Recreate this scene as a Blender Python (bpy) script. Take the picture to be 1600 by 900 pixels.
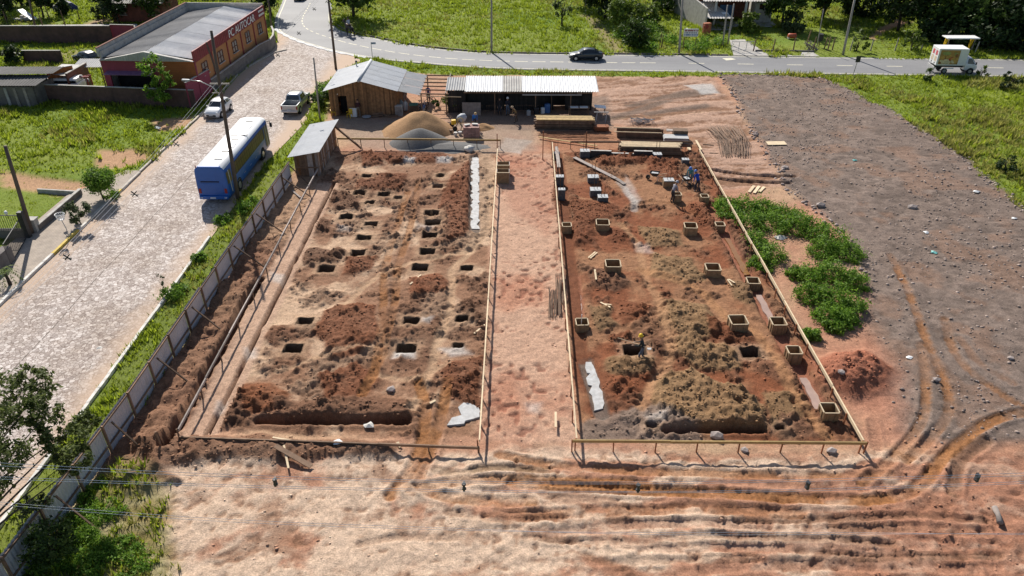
import bpy, bmesh, math, random
import numpy as np
from mathutils import Vector, Matrix
random.seed(7); rng = np.random.default_rng(7)
R = math.radians
for o in list(bpy.data.objects): bpy.data.objects.remove(o)
SC = bpy.context.scene
C = SC.collection
# ------------------------------------------------------------------ camera
CAMH, FPX, PITCH, YAW = 27.0, 1180.0, R(32.1), R(0.5)
cd = bpy.data.cameras.new('camera'); cam = bpy.data.objects.new('camera', cd); C.objects.link(cam)
cam.location = (0, 0, CAMH); cam.rotation_euler = (R(90) - PITCH, 0, YAW)
cd.sensor_width = 36; cd.lens = FPX / 1600 * 36; cd.clip_end = 6000; cd.clip_start = 0.5
SC.camera = cam
# ------------------------------------------------------------------ world and sun
SUN_EL = 39.0
SUN_DIR = Vector((-0.36, 0.93, 0)).normalized()          # towards the sun (ground plane)
w = bpy.data.worlds.new('World'); SC.world = w; w.use_nodes = True
nt = w.node_tree; nt.nodes.clear()
sky = nt.nodes.new('ShaderNodeTexSky'); sky.sky_type = 'NISHITA'; sky.sun_disc = False
sky.sun_elevation = R(SUN_EL); sky.sun_rotation = math.atan2(SUN_DIR.x, SUN_DIR.y)
bg = nt.nodes.new('ShaderNodeBackground'); bg.inputs['Strength'].default_value = 0.078
wo = nt.nodes.new('ShaderNodeOutputWorld')
nt.links.new(sky.outputs[0], bg.inputs[0]); nt.links.new(bg.outputs[0], wo.inputs[0])
sl = bpy.data.lights.new('sun', 'SUN'); sun = bpy.data.objects.new('sun', sl); C.objects.link(sun)
sl.energy = 5.0; sl.angle = R(0.5); sl.color = (1.0, 0.94, 0.85)
sd_ = Vector((SUN_DIR.x * math.cos(R(SUN_EL)), SUN_DIR.y * math.cos(R(SUN_EL)), math.sin(R(SUN_EL))))
sun.rotation_euler = sd_.to_track_quat('Z', 'Y').to_euler(); sun.location = sd_ * 200
SC.view_settings.view_transform = 'Standard'; SC.view_settings.look = 'None'
SC.view_settings.exposure = 0.38; SC.view_settings.gamma = 1.0
SC.render.engine = 'CYCLES'
SC.cycles.max_bounces = 6; SC.cycles.transparent_max_bounces = 8

# ------------------------------------------------------------------ pixel -> place
_r = Vector((math.cos(YAW), math.sin(YAW), 0)); _fh = Vector((-math.sin(YAW), math.cos(YAW), 0))
_f = _fh * math.cos(PITCH) + Vector((0, 0, -math.sin(PITCH))); _u = _fh * math.sin(PITCH) + Vector((0, 0, math.cos(PITCH)))
def G(px, py, z=0.0):
    d = _f + _r * ((px - 800) / FPX) - _u * ((py - 450) / FPX)
    t = (z - CAMH) / d.z
    return Vector((d.x * t, d.y * t, z))
def HT(base, py):                       # height above the ground at which a point over base shows at image row py
    lo, hi = -2.0, 26.0
    for _ in range(40):
        m = (lo + hi) / 2; v = Vector((base[0], base[1], m)) - Vector((0, 0, CAMH))
        yy = 450 - FPX * v.dot(_u) / v.dot(_f)
        if yy > py: lo = m
        else: hi = m
    return lo
def GX(px, py, X):                      # point on the vertical plane x = X
    d = _f + _r * ((px - 800) / FPX) - _u * ((py - 450) / FPX); t = X / d.x
    return Vector((X, d.y * t, CAMH + d.z * t))
def GY(px, py, Y):
    d = _f + _r * ((px - 800) / FPX) - _u * ((py - 450) / FPX); t = Y / d.y
    return Vector((d.x * t, Y, CAMH + d.z * t))
def PPM(px, py):                        # photo pixels per metre at a ground point
    p = G(px, py); return FPX / (p - Vector((0, 0, CAMH))).dot(_f)

# ------------------------------------------------------------------ helpers
def tag(o, label=None, cat=None, group=None, kind=None):
    if label: o['label'] = label
    if cat: o['category'] = cat
    if group: o['group'] = group
    if kind: o['kind'] = kind
    return o
def thing(name, label, cat, loc=(0, 0, 0), rz=0.0, group=None):
    o = bpy.data.objects.new(name, None); C.objects.link(o); o.empty_display_size = 0.3
    o.location = loc; o.rotation_euler = (0, 0, rz)
    return tag(o, label, cat, group)
class MB:
    def __init__(s): s.v = []; s.f = []; s.m = []
    def add(s, vs, fs, m=0):
        b = len(s.v); s.v += [tuple(x) for x in vs]; s.f += [tuple(i + b for i in f) for f in fs]; s.m += [m] * len(fs); return s
    def box(s, c, d, rz=0.0, m=0, rx=0.0, ry=0.0):
        M = Matrix.Translation(c) @ Matrix.Rotation(rz, 4, 'Z') @ Matrix.Rotation(ry, 4, 'Y') @ Matrix.Rotation(rx, 4, 'X')
        h = [x / 2 for x in d]
        vs = [M @ Vector((h[0] * i, h[1] * j, h[2] * k)) for k in (-1, 1) for j in (-1, 1) for i in (-1, 1)]
        return s.add(vs, [(0, 2, 3, 1), (4, 5, 7, 6), (0, 1, 5, 4), (2, 6, 7, 3), (0, 4, 6, 2), (1, 3, 7, 5)], m)
    def bar(s, a, b, w, h, m=0, up=(0, 0, 1)):
        a = Vector(a); b = Vector(b); d = (b - a).normalized(); up = Vector(up)
        if abs(d.dot(up)) > 0.98: up = Vector((0, 1, 0))
        x = d.cross(up).normalized() * (w / 2); y = x.cross(d).normalized() * (h / 2)
        vs = [p + x * i + y * j for p in (a, b) for (i, j) in ((-1, -1), (1, -1), (1, 1), (-1, 1))]
        return s.add(vs, [(0, 1, 2, 3), (7, 6, 5, 4), (0, 4, 5, 1), (1, 5, 6, 2), (2, 6, 7, 3), (3, 7, 4, 0)], m)
    def tube(s, pts, rad, n=8, m=0, cap=True):
        pts = [Vector(p) for p in pts]
        if not hasattr(rad, '__len__'): rad = [rad] * len(pts)
        rings = []; b = len(s.v); ref = None
        for i, p in enumerate(pts):
            d = (pts[min(i + 1, len(pts) - 1)] - pts[max(i - 1, 0)]).normalized()
            if ref is None: ref = Vector((0, 0, 1)) if abs(d.z) < 0.9 else Vector((1, 0, 0))
            x = d.cross(ref).normalized(); y = x.cross(d).normalized(); ref = y
            for k in range(n):
                a = 2 * math.pi * k / n; s.v.append(tuple(p + (x * math.cos(a) + y * math.sin(a)) * rad[i]))
        for i in range(len(pts) - 1):
            for k in range(n):
                k2 = (k + 1) % n; s.f.append((b + i * n + k, b + i * n + k2, b + (i + 1) * n + k2, b + (i + 1) * n + k)); s.m.append(m)
        if cap:
            s.f.append(tuple(b + k for k in reversed(range(n)))); s.m.append(m)
            e = b + (len(pts) - 1) * n; s.f.append(tuple(e + k for k in range(n))); s.m.append(m)
        return s
    def cyl(s, a, b, r, n=16, m=0): return s.tube([a, b], r, n, m)
    def prism(s, poly, z0, z1, m=0):
        n = len(poly); vs = [(p[0], p[1], z0) for p in poly] + [(p[0], p[1], z1) for p in poly]
        area = sum(poly[i][0] * poly[(i + 1) % n][1] - poly[(i + 1) % n][0] * poly[i][1] for i in range(n))
        ids = list(range(n)) if area > 0 else list(range(n))[::-1]
        fs = [tuple(reversed(ids)), tuple(i + n for i in ids)]
        for i in range(n):
            a, b2 = ids[i], ids[(i + 1) % n]; fs.append((a, b2, b2 + n, a + n))
        return s.add(vs, fs, m)
    def quad(s, a, b, c, d, m=0): return s.add([a, b, c, d], [(0, 1, 2, 3)], m)
    def build(s, name, mats, parent=None, smooth=False, loc=None, rz=None, bevel=0):
        me = bpy.data.meshes.new(name); me.from_pydata(s.v, [], s.f); me.update()
        if not isinstance(mats, (list, tuple)): mats = [mats]
        for m in mats: me.materials.append(m)
        if len(mats) > 1: me.polygons.foreach_set('material_index', s.m)
        if smooth: me.polygons.foreach_set('use_smooth', [True] * len(s.f))
        o = bpy.data.objects.new(name, me); C.objects.link(o)
        if parent: o.parent = parent
        if loc is not None: o.location = loc
        if rz is not None: o.rotation_euler = (0, 0, rz)
        if bevel:
            b = o.modifiers.new('bevel', 'BEVEL'); b.width = bevel; b.segments = 2; b.limit_method = 'ANGLE'
        return o
def np_mesh(name, V, F, mats, parent=None, smooth=False, mi=None):
    V = np.asarray(V, np.float32).reshape(-1, 3); F = np.asarray(F, np.int32); k = F.shape[1]
    me = bpy.data.meshes.new(name); me.vertices.add(len(V)); me.vertices.foreach_set('co', V.ravel())
    me.loops.add(F.size); me.loops.foreach_set('vertex_index', F.ravel())
    me.polygons.add(len(F)); me.polygons.foreach_set('loop_start', np.arange(0, F.size, k, dtype=np.int32))
    me.polygons.foreach_set('loop_total', np.full(len(F), k, np.int32))
    if not isinstance(mats, (list, tuple)): mats = [mats]
    for m in mats: me.materials.append(m)
    if mi is not None: me.polygons.foreach_set('material_index', np.asarray(mi, np.int32))
    me.update(calc_edges=True)
    if smooth: me.polygons.foreach_set('use_smooth', np.ones(len(F), bool))
    o = bpy.data.objects.new(name, me); C.objects.link(o)
    if parent: o.parent = parent
    return o
def copy_tree(o, parent=None):
    c = o.copy(); C.objects.link(c); c.parent = parent
    for ch in list(o.children): copy_tree(ch, c)
    return c

# ------------------------------------------------------------------ materials
def lin(r, g, b):
    f = lambda c: (c / 255 / 12.92) if c / 255 <= 0.04045 else ((c / 255 + 0.055) / 1.055) ** 2.4
    return (f(r), f(g), f(b))
MATS = {}
def _new(name):
    m = bpy.data.materials.new(name); m.use_nodes = True; n = m.node_tree; n.nodes.clear()
    out = n.nodes.new('ShaderNodeOutputMaterial'); p = n.nodes.new('ShaderNodeBsdfPrincipled'); n.links.new(p.outputs[0], out.inputs[0])
    MATS[name] = m; return m, n, p
def nd(n, t, **kw):
    x = n.nodes.new(t)
    for k, v in kw.items():
        if k in ('operation', 'blend_type', 'data_type', 'feature', 'wave_type', 'bands_direction', 'attribute_name', 'distance', 'attribute_type', 'noise_dimensions'): setattr(x, k, v)
        else: x.inputs[k].default_value = v
    return x
def noise(n, scale, detail=4, rough=0.6, coord='Object', stretch=None):
    tc = n.nodes.new('ShaderNodeTexCoord'); t = nd(n, 'ShaderNodeTexNoise', Scale=scale, Detail=detail, Roughness=rough)
    src = tc.outputs[coord]
    if stretch:
        mp = n.nodes.new('ShaderNodeMapping'); mp.inputs['Scale'].default_value = stretch
        n.links.new(src, mp.inputs[0]); src = mp.outputs[0]
    n.links.new(src, t.inputs['Vector']); return t.outputs['Fac']
def ramp(n, fac, stops):
    r = n.nodes.new('ShaderNodeValToRGB'); e = r.color_ramp.elements
    while len(e) < len(stops): e.new(0.5)
    for i, (p, c) in enumerate(stops): e[i].position = p; e[i].color = (*c, 1) if len(c) == 3 else c
    n.links.new(fac, r.inputs[0]); return r.outputs[0]
def mul(n, a, b, fac=1.0):
    x = n.nodes.new('ShaderNodeMix'); x.data_type = 'RGBA'; x.blend_type = 'MULTIPLY'; x.inputs[0].default_value = fac
    n.links.new(a, x.inputs[6]); n.links.new(b, x.inputs[7]); return x.outputs[2]
def bump(n, p, h, strength=0.5, dist=0.02):
    b = nd(n, 'ShaderNodeBump', Strength=strength, Distance=dist); n.links.new(h, b.inputs['Height']); n.links.new(b.outputs[0], p.inputs['Normal'])
def g3(v): return (v, v, v)
def mat(name, col, rough=0.8, metal=0.0, var=0.25, scale=3.0, stretch=None, bstr=0.0, coat=0.0, island=0.0, trans=0.0, spec=None, dirt=None):
    """a coloured surface with noise-driven wear, optional per-piece tint"""
    m, n, p = _new(name)
    f = noise(n, scale, 5, 0.65, stretch=stretch)
    c0 = tuple(x * (1 - var) for x in col); c1 = tuple(min(1, x * (1 + var)) for x in col)
    c = ramp(n, f, [(0.3, c0), (0.7, c1)])
    if dirt:
        f2 = noise(n, dirt[0], 6, 0.7); d = n.nodes.new('ShaderNodeMix'); d.data_type = 'RGBA'
        rr = ramp(n, f2, [(dirt[1], g3(0)), (dirt[1] + 0.2, g3(dirt[3] if len(dirt) > 3 else 0.8))])
        n.links.new(rr, d.inputs[0]); n.links.new(c, d.inputs[6]); d.inputs[7].default_value = (*dirt[2], 1); c = d.outputs[2]
    if island:
        gi = n.nodes.new('ShaderNodeNewGeometry'); oi = n.nodes.new('ShaderNodeObjectInfo')
        ad = nd(n, 'ShaderNodeMath', operation='ADD'); n.links.new(gi.outputs['Random Per Island'], ad.inputs[0]); n.links.new(oi.outputs['Random'], ad.inputs[1])
        fr = nd(n, 'ShaderNodeMath', operation='FRACT'); n.links.new(ad.outputs[0], fr.inputs[0])
        c = mul(n, c, ramp(n, fr.outputs[0], [(0, g3(1 - island)), (1, g3(1 + island * 0.6))]))
    n.links.new(c, p.inputs['Base Color'])
    p.inputs['Roughness'].default_value = rough; p.inputs['Metallic'].default_value = metal
    if coat: p.inputs['Coat Weight'].default_value = coat; p.inputs['Coat Roughness'].default_value = 0.08
    if spec is not None: p.inputs['Specular IOR Level'].default_value = spec
    if bstr: bump(n, p, f, bstr, 0.02)
    return m
def leafmat(name, dark, light, trans=0.35):
    m, n, p = _new(name)
    gi = n.nodes.new('ShaderNodeNewGeometry')
    c = ramp(n, gi.outputs['Random Per Island'], [(0.0, dark), (0.55, tuple((a + b) / 2 for a, b in zip(dark, light))), (1.0, light)])
    f = noise(n, 0.5, 3, 0.6)
    c = mul(n, c, ramp(n, f, [(0.3, g3(0.75)), (0.7, g3(1.15))]))
    n.links.new(c, p.inputs['Base Color']); p.inputs['Roughness'].default_value = 0.6
    p.inputs['Specular IOR Level'].default_value = 0.25
    t = n.nodes.new('ShaderNodeBsdfTranslucent'); n.links.new(c, t.inputs[0])
    mx = n.nodes.new('ShaderNodeMixShader'); mx.inputs[0].default_value = trans
    out = [x for x in n.nodes if x.type == 'OUTPUT_MATERIAL'][0]
    n.links.new(p.outputs[0], mx.inputs[1]); n.links.new(t.outputs[0], mx.inputs[2]); n.links.new(mx.outputs[0], out.inputs[0])
    return m
# ------------------------------------------------------------------ ground sheet
def vnoise(x, y, seed=0):
    xi = np.floor(x).astype(np.int64); yi = np.floor(y).astype(np.int64)
    fx = x - xi; fy = y - yi; fx = fx * fx * (3 - 2 * fx); fy = fy * fy * (3 - 2 * fy)
    def h(a, b):
        n = (a * 374761393 + b * 668265263 + seed * 1442695041) & 0x7fffffff
        n = ((n ^ (n >> 13)) * 1274126177) & 0x7fffffff
        n = ((n ^ (n >> 16)) * 668265263) & 0x7fffffff
        return ((n >> 7) & 0xffff) / 65535.0
    return (h(xi, yi) * (1 - fx) + h(xi + 1, yi) * fx) * (1 - fy) + (h(xi, yi + 1) * (1 - fx) + h(xi + 1, yi + 1) * fx) * fy
def fbm(x, y, scale, octv=4, seed=0, gain=0.5):
    s = 0; a = 1; t = 0
    for i in range(octv):
        s = s + a * vnoise(x * scale + 17.3 * i, y * scale - 9.1 * i, seed + i); t += a; a *= gain; scale *= 2.03
    return s / t
def sstep(a, b, x):
    t = np.clip((x - a) / (b - a), 0, 1); return t * t * (3 - 2 * t)
def axis(segs, far):
    out = [segs[0][0]]
    for a, b, st in segs:
        k = max(1, int(round((b - a) / st))); out += list(np.linspace(a, b, k + 1)[1:])
    d = segs[-1][2]; x = out[-1]; tail = []
    while x < far: d *= 1.45; x += d; tail.append(x)
    d = segs[0][2]; x = out[0]; head = []
    while x > -far: d *= 1.45; x -= d; head.append(x)
    return np.array(head[::-1] + out + tail)
gx = axis([(-90, -40, .8), (-40, -22, .28), (-22, 22, .1), (22, 36, .17), (36, 90, .55)], 2500)
gy = axis([(14, 19, .4), (19, 56, .1), (56, 72, .13), (72, 96, .22), (96, 145, .7)], 2500)
GXX, GYY = np.meshgrid(gx, gy)                       # rows = y
SH = GXX.shape
Hh = np.zeros(SH); COL = np.zeros(SH + (3,)); GRASS = np.ones(SH); CLOD = np.zeros(SH); STONE = np.zeros(SH); TALL = np.zeros(SH); GLOSS = np.zeros(SH)
W1 = fbm(GXX, GYY, 0.35, 4, 11) - 0.5; W2 = fbm(GXX, GYY, 0.35, 4, 31) - 0.5
FINE = fbm(GXX, GYY, 2.2, 4, 51) - 0.5; BIG = fbm(GXX, GYY, 0.09, 4, 71) - 0.5; MID = fbm(GXX, GYY, 0.7, 4, 91) - 0.5; FIN2 = fbm(GXX, GYY, 4.6, 2, 131) - 0.5
def sub(x0, x1, y0, y1):
    i0 = max(0, np.searchsorted(gx, x0) - 1); i1 = np.searchsorted(gx, x1) + 1
    j0 = max(0, np.searchsorted(gy, y0) - 1); j1 = np.searchsorted(gy, y1) + 1
    return (slice(j0, j1), slice(i0, i1))
def W(pts): return [(G(*p)[0], G(*p)[1]) for p in pts]
def region(poly, soft=0.4, warp=0.6):
    """poly in world metres -> (slice, mask 0..1)"""
    P = np.array(poly); m = soft + warp + 0.2
    s = sub(P[:, 0].min() - m, P[:, 0].max() + m, P[:, 1].min() - m, P[:, 1].max() + m)
    x = GXX[s] + W1[s] * warp * 2; y = GYY[s] + W2[s] * warp * 2
    d = np.full(x.shape, 1e9); ins = np.zeros(x.shape, bool)
    for i in range(len(P)):
        ax, ay = P[i]; bx, by = P[(i + 1) % len(P)]
        ex, ey = bx - ax, by - ay; L = ex * ex + ey * ey + 1e-12
        t = np.clip(((x - ax) * ex + (y - ay) * ey) / L, 0, 1)
        d = np.minimum(d, (x - ax - t * ex) ** 2 + (y - ay - t * ey) ** 2)
        c = ((ay > y) != (by > y)); xx = (bx - ax) * (y - ay) / (by - ay + 1e-12) + ax
        ins ^= c & (x < xx)
    d = np.sqrt(d); d[ins] *= -1
    return s, sstep(soft, -soft, d)
def stroke(poly, width, warp=0.15):
    """distance to a polyline and distance along it"""
    P = np.array(poly); m = width * 2 + warp + 0.5
    s = sub(P[:, 0].min() - m, P[:, 0].max() + m, P[:, 1].min() - m, P[:, 1].max() + m)
    x = GXX[s] + W1[s] * warp * 2; y = GYY[s] + W2[s] * warp * 2
    d = np.full(x.shape, 1e9); al = np.zeros(x.shape); acc = 0
    for i in range(len(P) - 1):
        ax, ay = P[i]; bx, by = P[i + 1]; ex, ey = bx - ax, by - ay; L = math.hypot(ex, ey) + 1e-9
        t = np.clip(((x - ax) * ex + (y - ay) * ey) / (L * L), 0, 1)
        dd = np.hypot(x - ax - t * ex, y - ay - t * ey); b = dd < d
        d = np.where(b, dd, d); al = np.where(b, acc + t * L, al); acc += L
    return s, d, al
def smooth_line(pts, n=6):
    """Catmull-Rom through the points"""
    P = [np.array(p, float) for p in pts]; P = [2 * P[0] - P[1]] + P + [2 * P[-1] - P[-2]]; out = []
    for i in range(1, len(P) - 2):
        for k in range(n):
            t = k / n; a, b, c, d = P[i - 1], P[i], P[i + 1], P[i + 2]
            out.append(tuple(0.5 * ((2 * b) + (c - a) * t + (2 * a - 5 * b + 4 * c - d) * t * t + (3 * b - a - 3 * c + d) * t ** 3)))
    out.append(tuple(P[-2])); return out
def paint(s, m, col, amt=1.0):
    k = (m * amt)[..., None]; COL[s] = COL[s] * (1 - k) + np.array(col) * k
SAND = np.array((.62, .46, .34)); PINK = np.array((.46, .24, .155)); REDB = np.array((.185, .067, .031)); DKBR = np.array((.125, .064, .038))
ORNG = np.array((.37, .165, .06)); OLIV = np.array((.265, .165, .085)); GREY = np.array((.200, .153, .127)); BRWN = np.array((.30, .165, .10)); TAN = np.array((.47, .315, .20))
DGREY = np.array((.16, .132, .112)); RED2 = np.array((.33, .12, .075)); WHITE = np.array((.62, .60, .57))
# base: meadow soil under the grass
COL[:] = np.array((.185, .245, .032)); COL += (BIG[..., None] * 1.2) * np.array((.12, .07, .02)) + FINE[..., None] * np.array((.06, .05, .02))
Hh += BIG * 0.5 + MID * 0.10
Hh *= sstep(20, 60, np.abs(GXX) + np.maximum(0, GYY - 80)) * 0.7 + 0.3
# ---- the cleared earth
earthW = [(-20.4, 12), (-20.2, 30), (-19.9, 66)] + W([(500, 200), (515, 160), (530, 132), (560, 112), (620, 112), (700, 117), (800, 118), (900, 119), (1110, 120), (1140, 116), (1290, 121), (1343, 150), (1388, 172), (1478, 226), (1600, 328), (1900, 560)]) + [(60, 12)]
s, m = region(earthW, 0.35, 0.5)
e = m[..., None]; t = np.clip(0.5 + 2.1 * (fbm(GXX[s], GYY[s], 0.22, 5, 5) - .5) + 0.8 * MID[s], 0, 1)[..., None]
COL[s] = COL[s] * (1 - e) + e * (PINK * (1 - t) + TAN * t); GRASS[s] *= 1 - m
Hh[s] = Hh[s] * (1 - m) + m * (MID[s] * 0.10 + FINE[s] * 0.05); CLOD[s] += 0.03 * m
# foreground: sandy, streaked along x by machines
x0, x1, y0, y1 = -21, 60, 12, 29
s = sub(x0, x1, y0, y1); k = sstep(28.2, 27.2, GYY[s] + W1[s] * 1.5) * sstep(-21, -20, GXX[s])
wy = GYY[s] + W1[s] * 2.2 + .35 * np.sin(GXX[s] * .23); lft = sstep(2, -8, GXX[s] + W2[s] * 8)
st = (1 - lft) * fbm(GXX[s] * 0.22, wy * 1.15, 1.0, 5, 3) + lft * fbm(GXX[s] * .42, wy * .55, 1.0, 5, 4); st2 = (1 - lft * .8) * fbm(GXX[s] * 0.42, wy * 1.9, 1.0, 5, 8) + lft * .8 * fbm(GXX[s] * .8, wy * 1.0, 1.0, 5, 9)
tt = sstep(0.36, 0.60, st + 0.22 * FINE[s] + .12 * FIN2[s] - 0.12 * sstep(-2, 18, GXX[s]) + 0.08 * sstep(25, 20, GYY[s]) + 0.10 * lft)[..., None]
cc = SAND * tt + (PINK * .8 + BRWN * .2) * (1 - tt)
rr = (sstep(0.52, 0.66, st2 - 0.03 + .12 * FIN2[s]) * 0.6)[..., None]; cc = cc * (1 - rr) + (BRWN * .6 + REDB * .4) * rr
COL[s] = COL[s] * (1 - k[..., None]) + cc * k[..., None]
Hh[s] += k * (-(st2 - 0.5) * 0.10 + FINE[s] * 0.07 + FIN2[s] * .10 * (1 - .65 * lft))
spk = sstep(.66, .80, vnoise(GXX[s] * 2.3, GYY[s] * 2.6, 77) * .6 + vnoise(GXX[s] * 5.1, GYY[s] * 5.7, 78) * .4 + .25 * (st2 - .45)) * k; paint(s, spk, BRWN * .8 + DKBR * .2, .6); Hh[s] -= spk * .06
CLOD[s] += k * 0.10 * sstep(.55, .7, st2); CLOD[s] *= 1 - .4 * k
# right lower corner: redder, lumpy
s, m = region(W([(1330, 760), (1480, 700), (1620, 690), (1640, 920), (1330, 920), (1250, 850)]), 2.0, 1.5); paint(s, m, RED2 * .5 + BRWN * .6, 0.55); CLOD[s] += m * .15; Hh[s] += m * FINE[s] * .10
# ---- gravel lot
s, m = region(W([(1122, 116), (1290, 121), (1345, 150), (1392, 172), (1482, 226), (1605, 328), (1900, 560), (1750, 700), (1600, 700), (1480, 690), (1400, 690), (1380, 620), (1375, 560), (1330, 500), (1345, 420), (1310, 360), (1262, 320), (1225, 285), (1195, 235), (1165, 185), (1150, 150)]), 0.5, 0.7)
gcol = GREY * (1 + 0.9 * FINE[s][..., None] + 0.5 * MID[s][..., None]); rust = sstep(.52, .68, fbm(GXX[s], GYY[s], .5, 4, 44))[..., None] * .35
gcol = gcol * (1 - rust) + BRWN * rust
COL[s] = COL[s] * (1 - m[..., None]) + gcol * m[..., None]; GRASS[s] *= 1 - m; STONE[s] += m; Hh[s] = Hh[s] * (1 - m) + m * (MID[s] * .1 + FINE[s] * .10 + .06)
gravelM = np.zeros(SH); gravelM[s] = m
# transition soil between the right batter board and the gravel
s, m = region(W([(1355, 690), (1300, 560), (1240, 480), (1250, 400), (1345, 440), (1350, 500), (1400, 560), (1420, 690)]), 0.8, 0.8); paint(s, m, PINK * .8 + RED2 * .2, .75); STONE[s] *= 1 - .8 * m
# muddy band behind the right plot (pinkish, tracked)
s, m = region(W([(925, 122), (1110, 120), (1150, 165), (1190, 235), (1225, 290), (1100, 300), (1080, 215), (940, 190)]), 0.6, 0.5)
stx = fbm(GXX[s] * .3 + W1[s] * 1.5, GYY[s] * 1.2 - GXX[s] * .25 + W2[s] * 2, 1.0, 5, 14); tx = sstep(.36, .56, stx + .25 * FIN2[s] + .1 * FINE[s])[..., None]
cc = (PINK * .45 + TAN * .40 + np.array((.06, .06, .065))) * tx + (BRWN * .85) * (1 - tx); COL[s] = COL[s] * (1 - m[..., None]) + cc * m[..., None]; Hh[s] += m * (stx - .5) * .28
for pl in ([(960, 185), (1060, 152), (1105, 146)], [(985, 165), (1050, 148), (1100, 140)], [(1010, 178), (1075, 168), (1100, 165)]):
    s, d, al = stroke(smooth_line(W(pl)), .9, .5); m = sstep(.9, .3, d) * .9; paint(s, m, DGREY * .8, .7); CLOD[s] += m * .8
s, m = region(W([(1070, 133), (1110, 132), (1125, 145), (1095, 147)]), .3, .4); paint(s, m, WHITE * .75, .8); GLOSS[s] = np.maximum(GLOSS[s], m * .7)
for pl in ([(1095, 262), (1160, 272), (1240, 276)], [(1090, 275), (1170, 283), (1235, 286)]):
    s, d, al = stroke(W(pl), .35, .2); m = sstep(.35, .15, d); Hh[s] -= m * .25; paint(s, m, DKBR, .8)
# corridor between the plots
s, m = region(W([(752, 690), (900, 690), (866, 240), (778, 240)]), .25, .3)
t = sstep(.36, .62, fbm(GXX[s], GYY[s], .28, 4, 61) + .10 * sstep(38, 55, GYY[s]) * sstep(62, 50, GYY[s]))[..., None]
cc = (PINK * .95 + RED2 * .08) * (1 - t) + (SAND * .45 + PINK * .55) * t; COL[s] = COL[s] * (1 - m[..., None]) + cc * m[..., None]
hoof = sstep(.60, .75, vnoise(GXX[s] * 3.2, GYY[s] * 2.6, 7)) * sstep(.42, .55, fbm(GXX[s], GYY[s], .3, 3, 66)); Hh[s] -= m * hoof * .10; Hh[s] += m * FIN2[s] * .07; paint(s, m * hoof, RED2 * .75, .6)
s, m = region(W([(785, 245), (860, 245), (862, 330), (850, 370), (795, 330)]), .6, .8); paint(s, m, RED2 * .5 + PINK * .5, .5)
# ---- left plot
LP = [(283, 672), (748, 686), (776, 240), (520, 236)]
s, m = region(W(LP), .25, .3)
t = sstep(.40, .64, fbm(GXX[s], GYY[s], .38, 5, 21) + .12 * FIN2[s]); t2 = sstep(.47, .62, fbm(GXX[s], GYY[s], .55, 5, 25) + .12 * FIN2[s])
cc = (TAN * .75 + SAND * .35) * t[..., None] + (BRWN * .95) * (1 - t[..., None]); cc = cc * (1 - .65 * t2[..., None]) + DKBR * 1.2 * .65 * t2[..., None]
COL[s] = COL[s] * (1 - m[..., None]) + cc * m[..., None]; Hh[s] += m * (t2 * (FINE[s] * .35 + FIN2[s] * .25) + t2 * .08 + FIN2[s] * .08); CLOD[s] += m * t2 * .5
# ---- right plot
s, m = region(W([(903, 686), (1348, 690), (1088, 225), (868, 240)]), .25, .3)
t = sstep(.42, .60, fbm(GXX[s], GYY[s], .34, 5, 121)); t2 = sstep(.48, .62, fbm(GXX[s], GYY[s], .5, 5, 125) + .12 * FIN2[s])
cc = (BRWN * .7 + ORNG * .3) * t[..., None] + (REDB * 1.25) * (1 - t[..., None]); cc = cc * (1 - .6 * t2[..., None]) + (DKBR * 1.1) * .6 * t2[..., None]
COL[s] = COL[s] * (1 - m[..., None]) + cc * m[..., None]; Hh[s] += m * (t2 * (FINE[s] * .32 + FIN2[s] * .25) + t2 * .06 + FIN2[s] * .08); CLOD[s] += m * t2 * .5
# ---- strip between the tin fence and the plot: heaped brown earth
s, m = region([(-20.1, 24), (-19.8, 62), (-17.6, 64), (-17.4, 26.5), (-16, 25.5)], .25, .3)
paint(s, m, DKBR * .7 + BRWN * .45, .85); Hh[s] += m * (.20 + MID[s] * .5 + FINE[s] * .4) * sstep(60, 52, GYY[s]); CLOD[s] += m * .35 * sstep(58, 50, GYY[s])
s, m = region([(-20.0, 50), (-19.8, 66), (-17.3, 66), (-17.3, 50)], .8, .4); paint(s, m, TAN * .85 + PINK * .1, .7)
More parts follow.
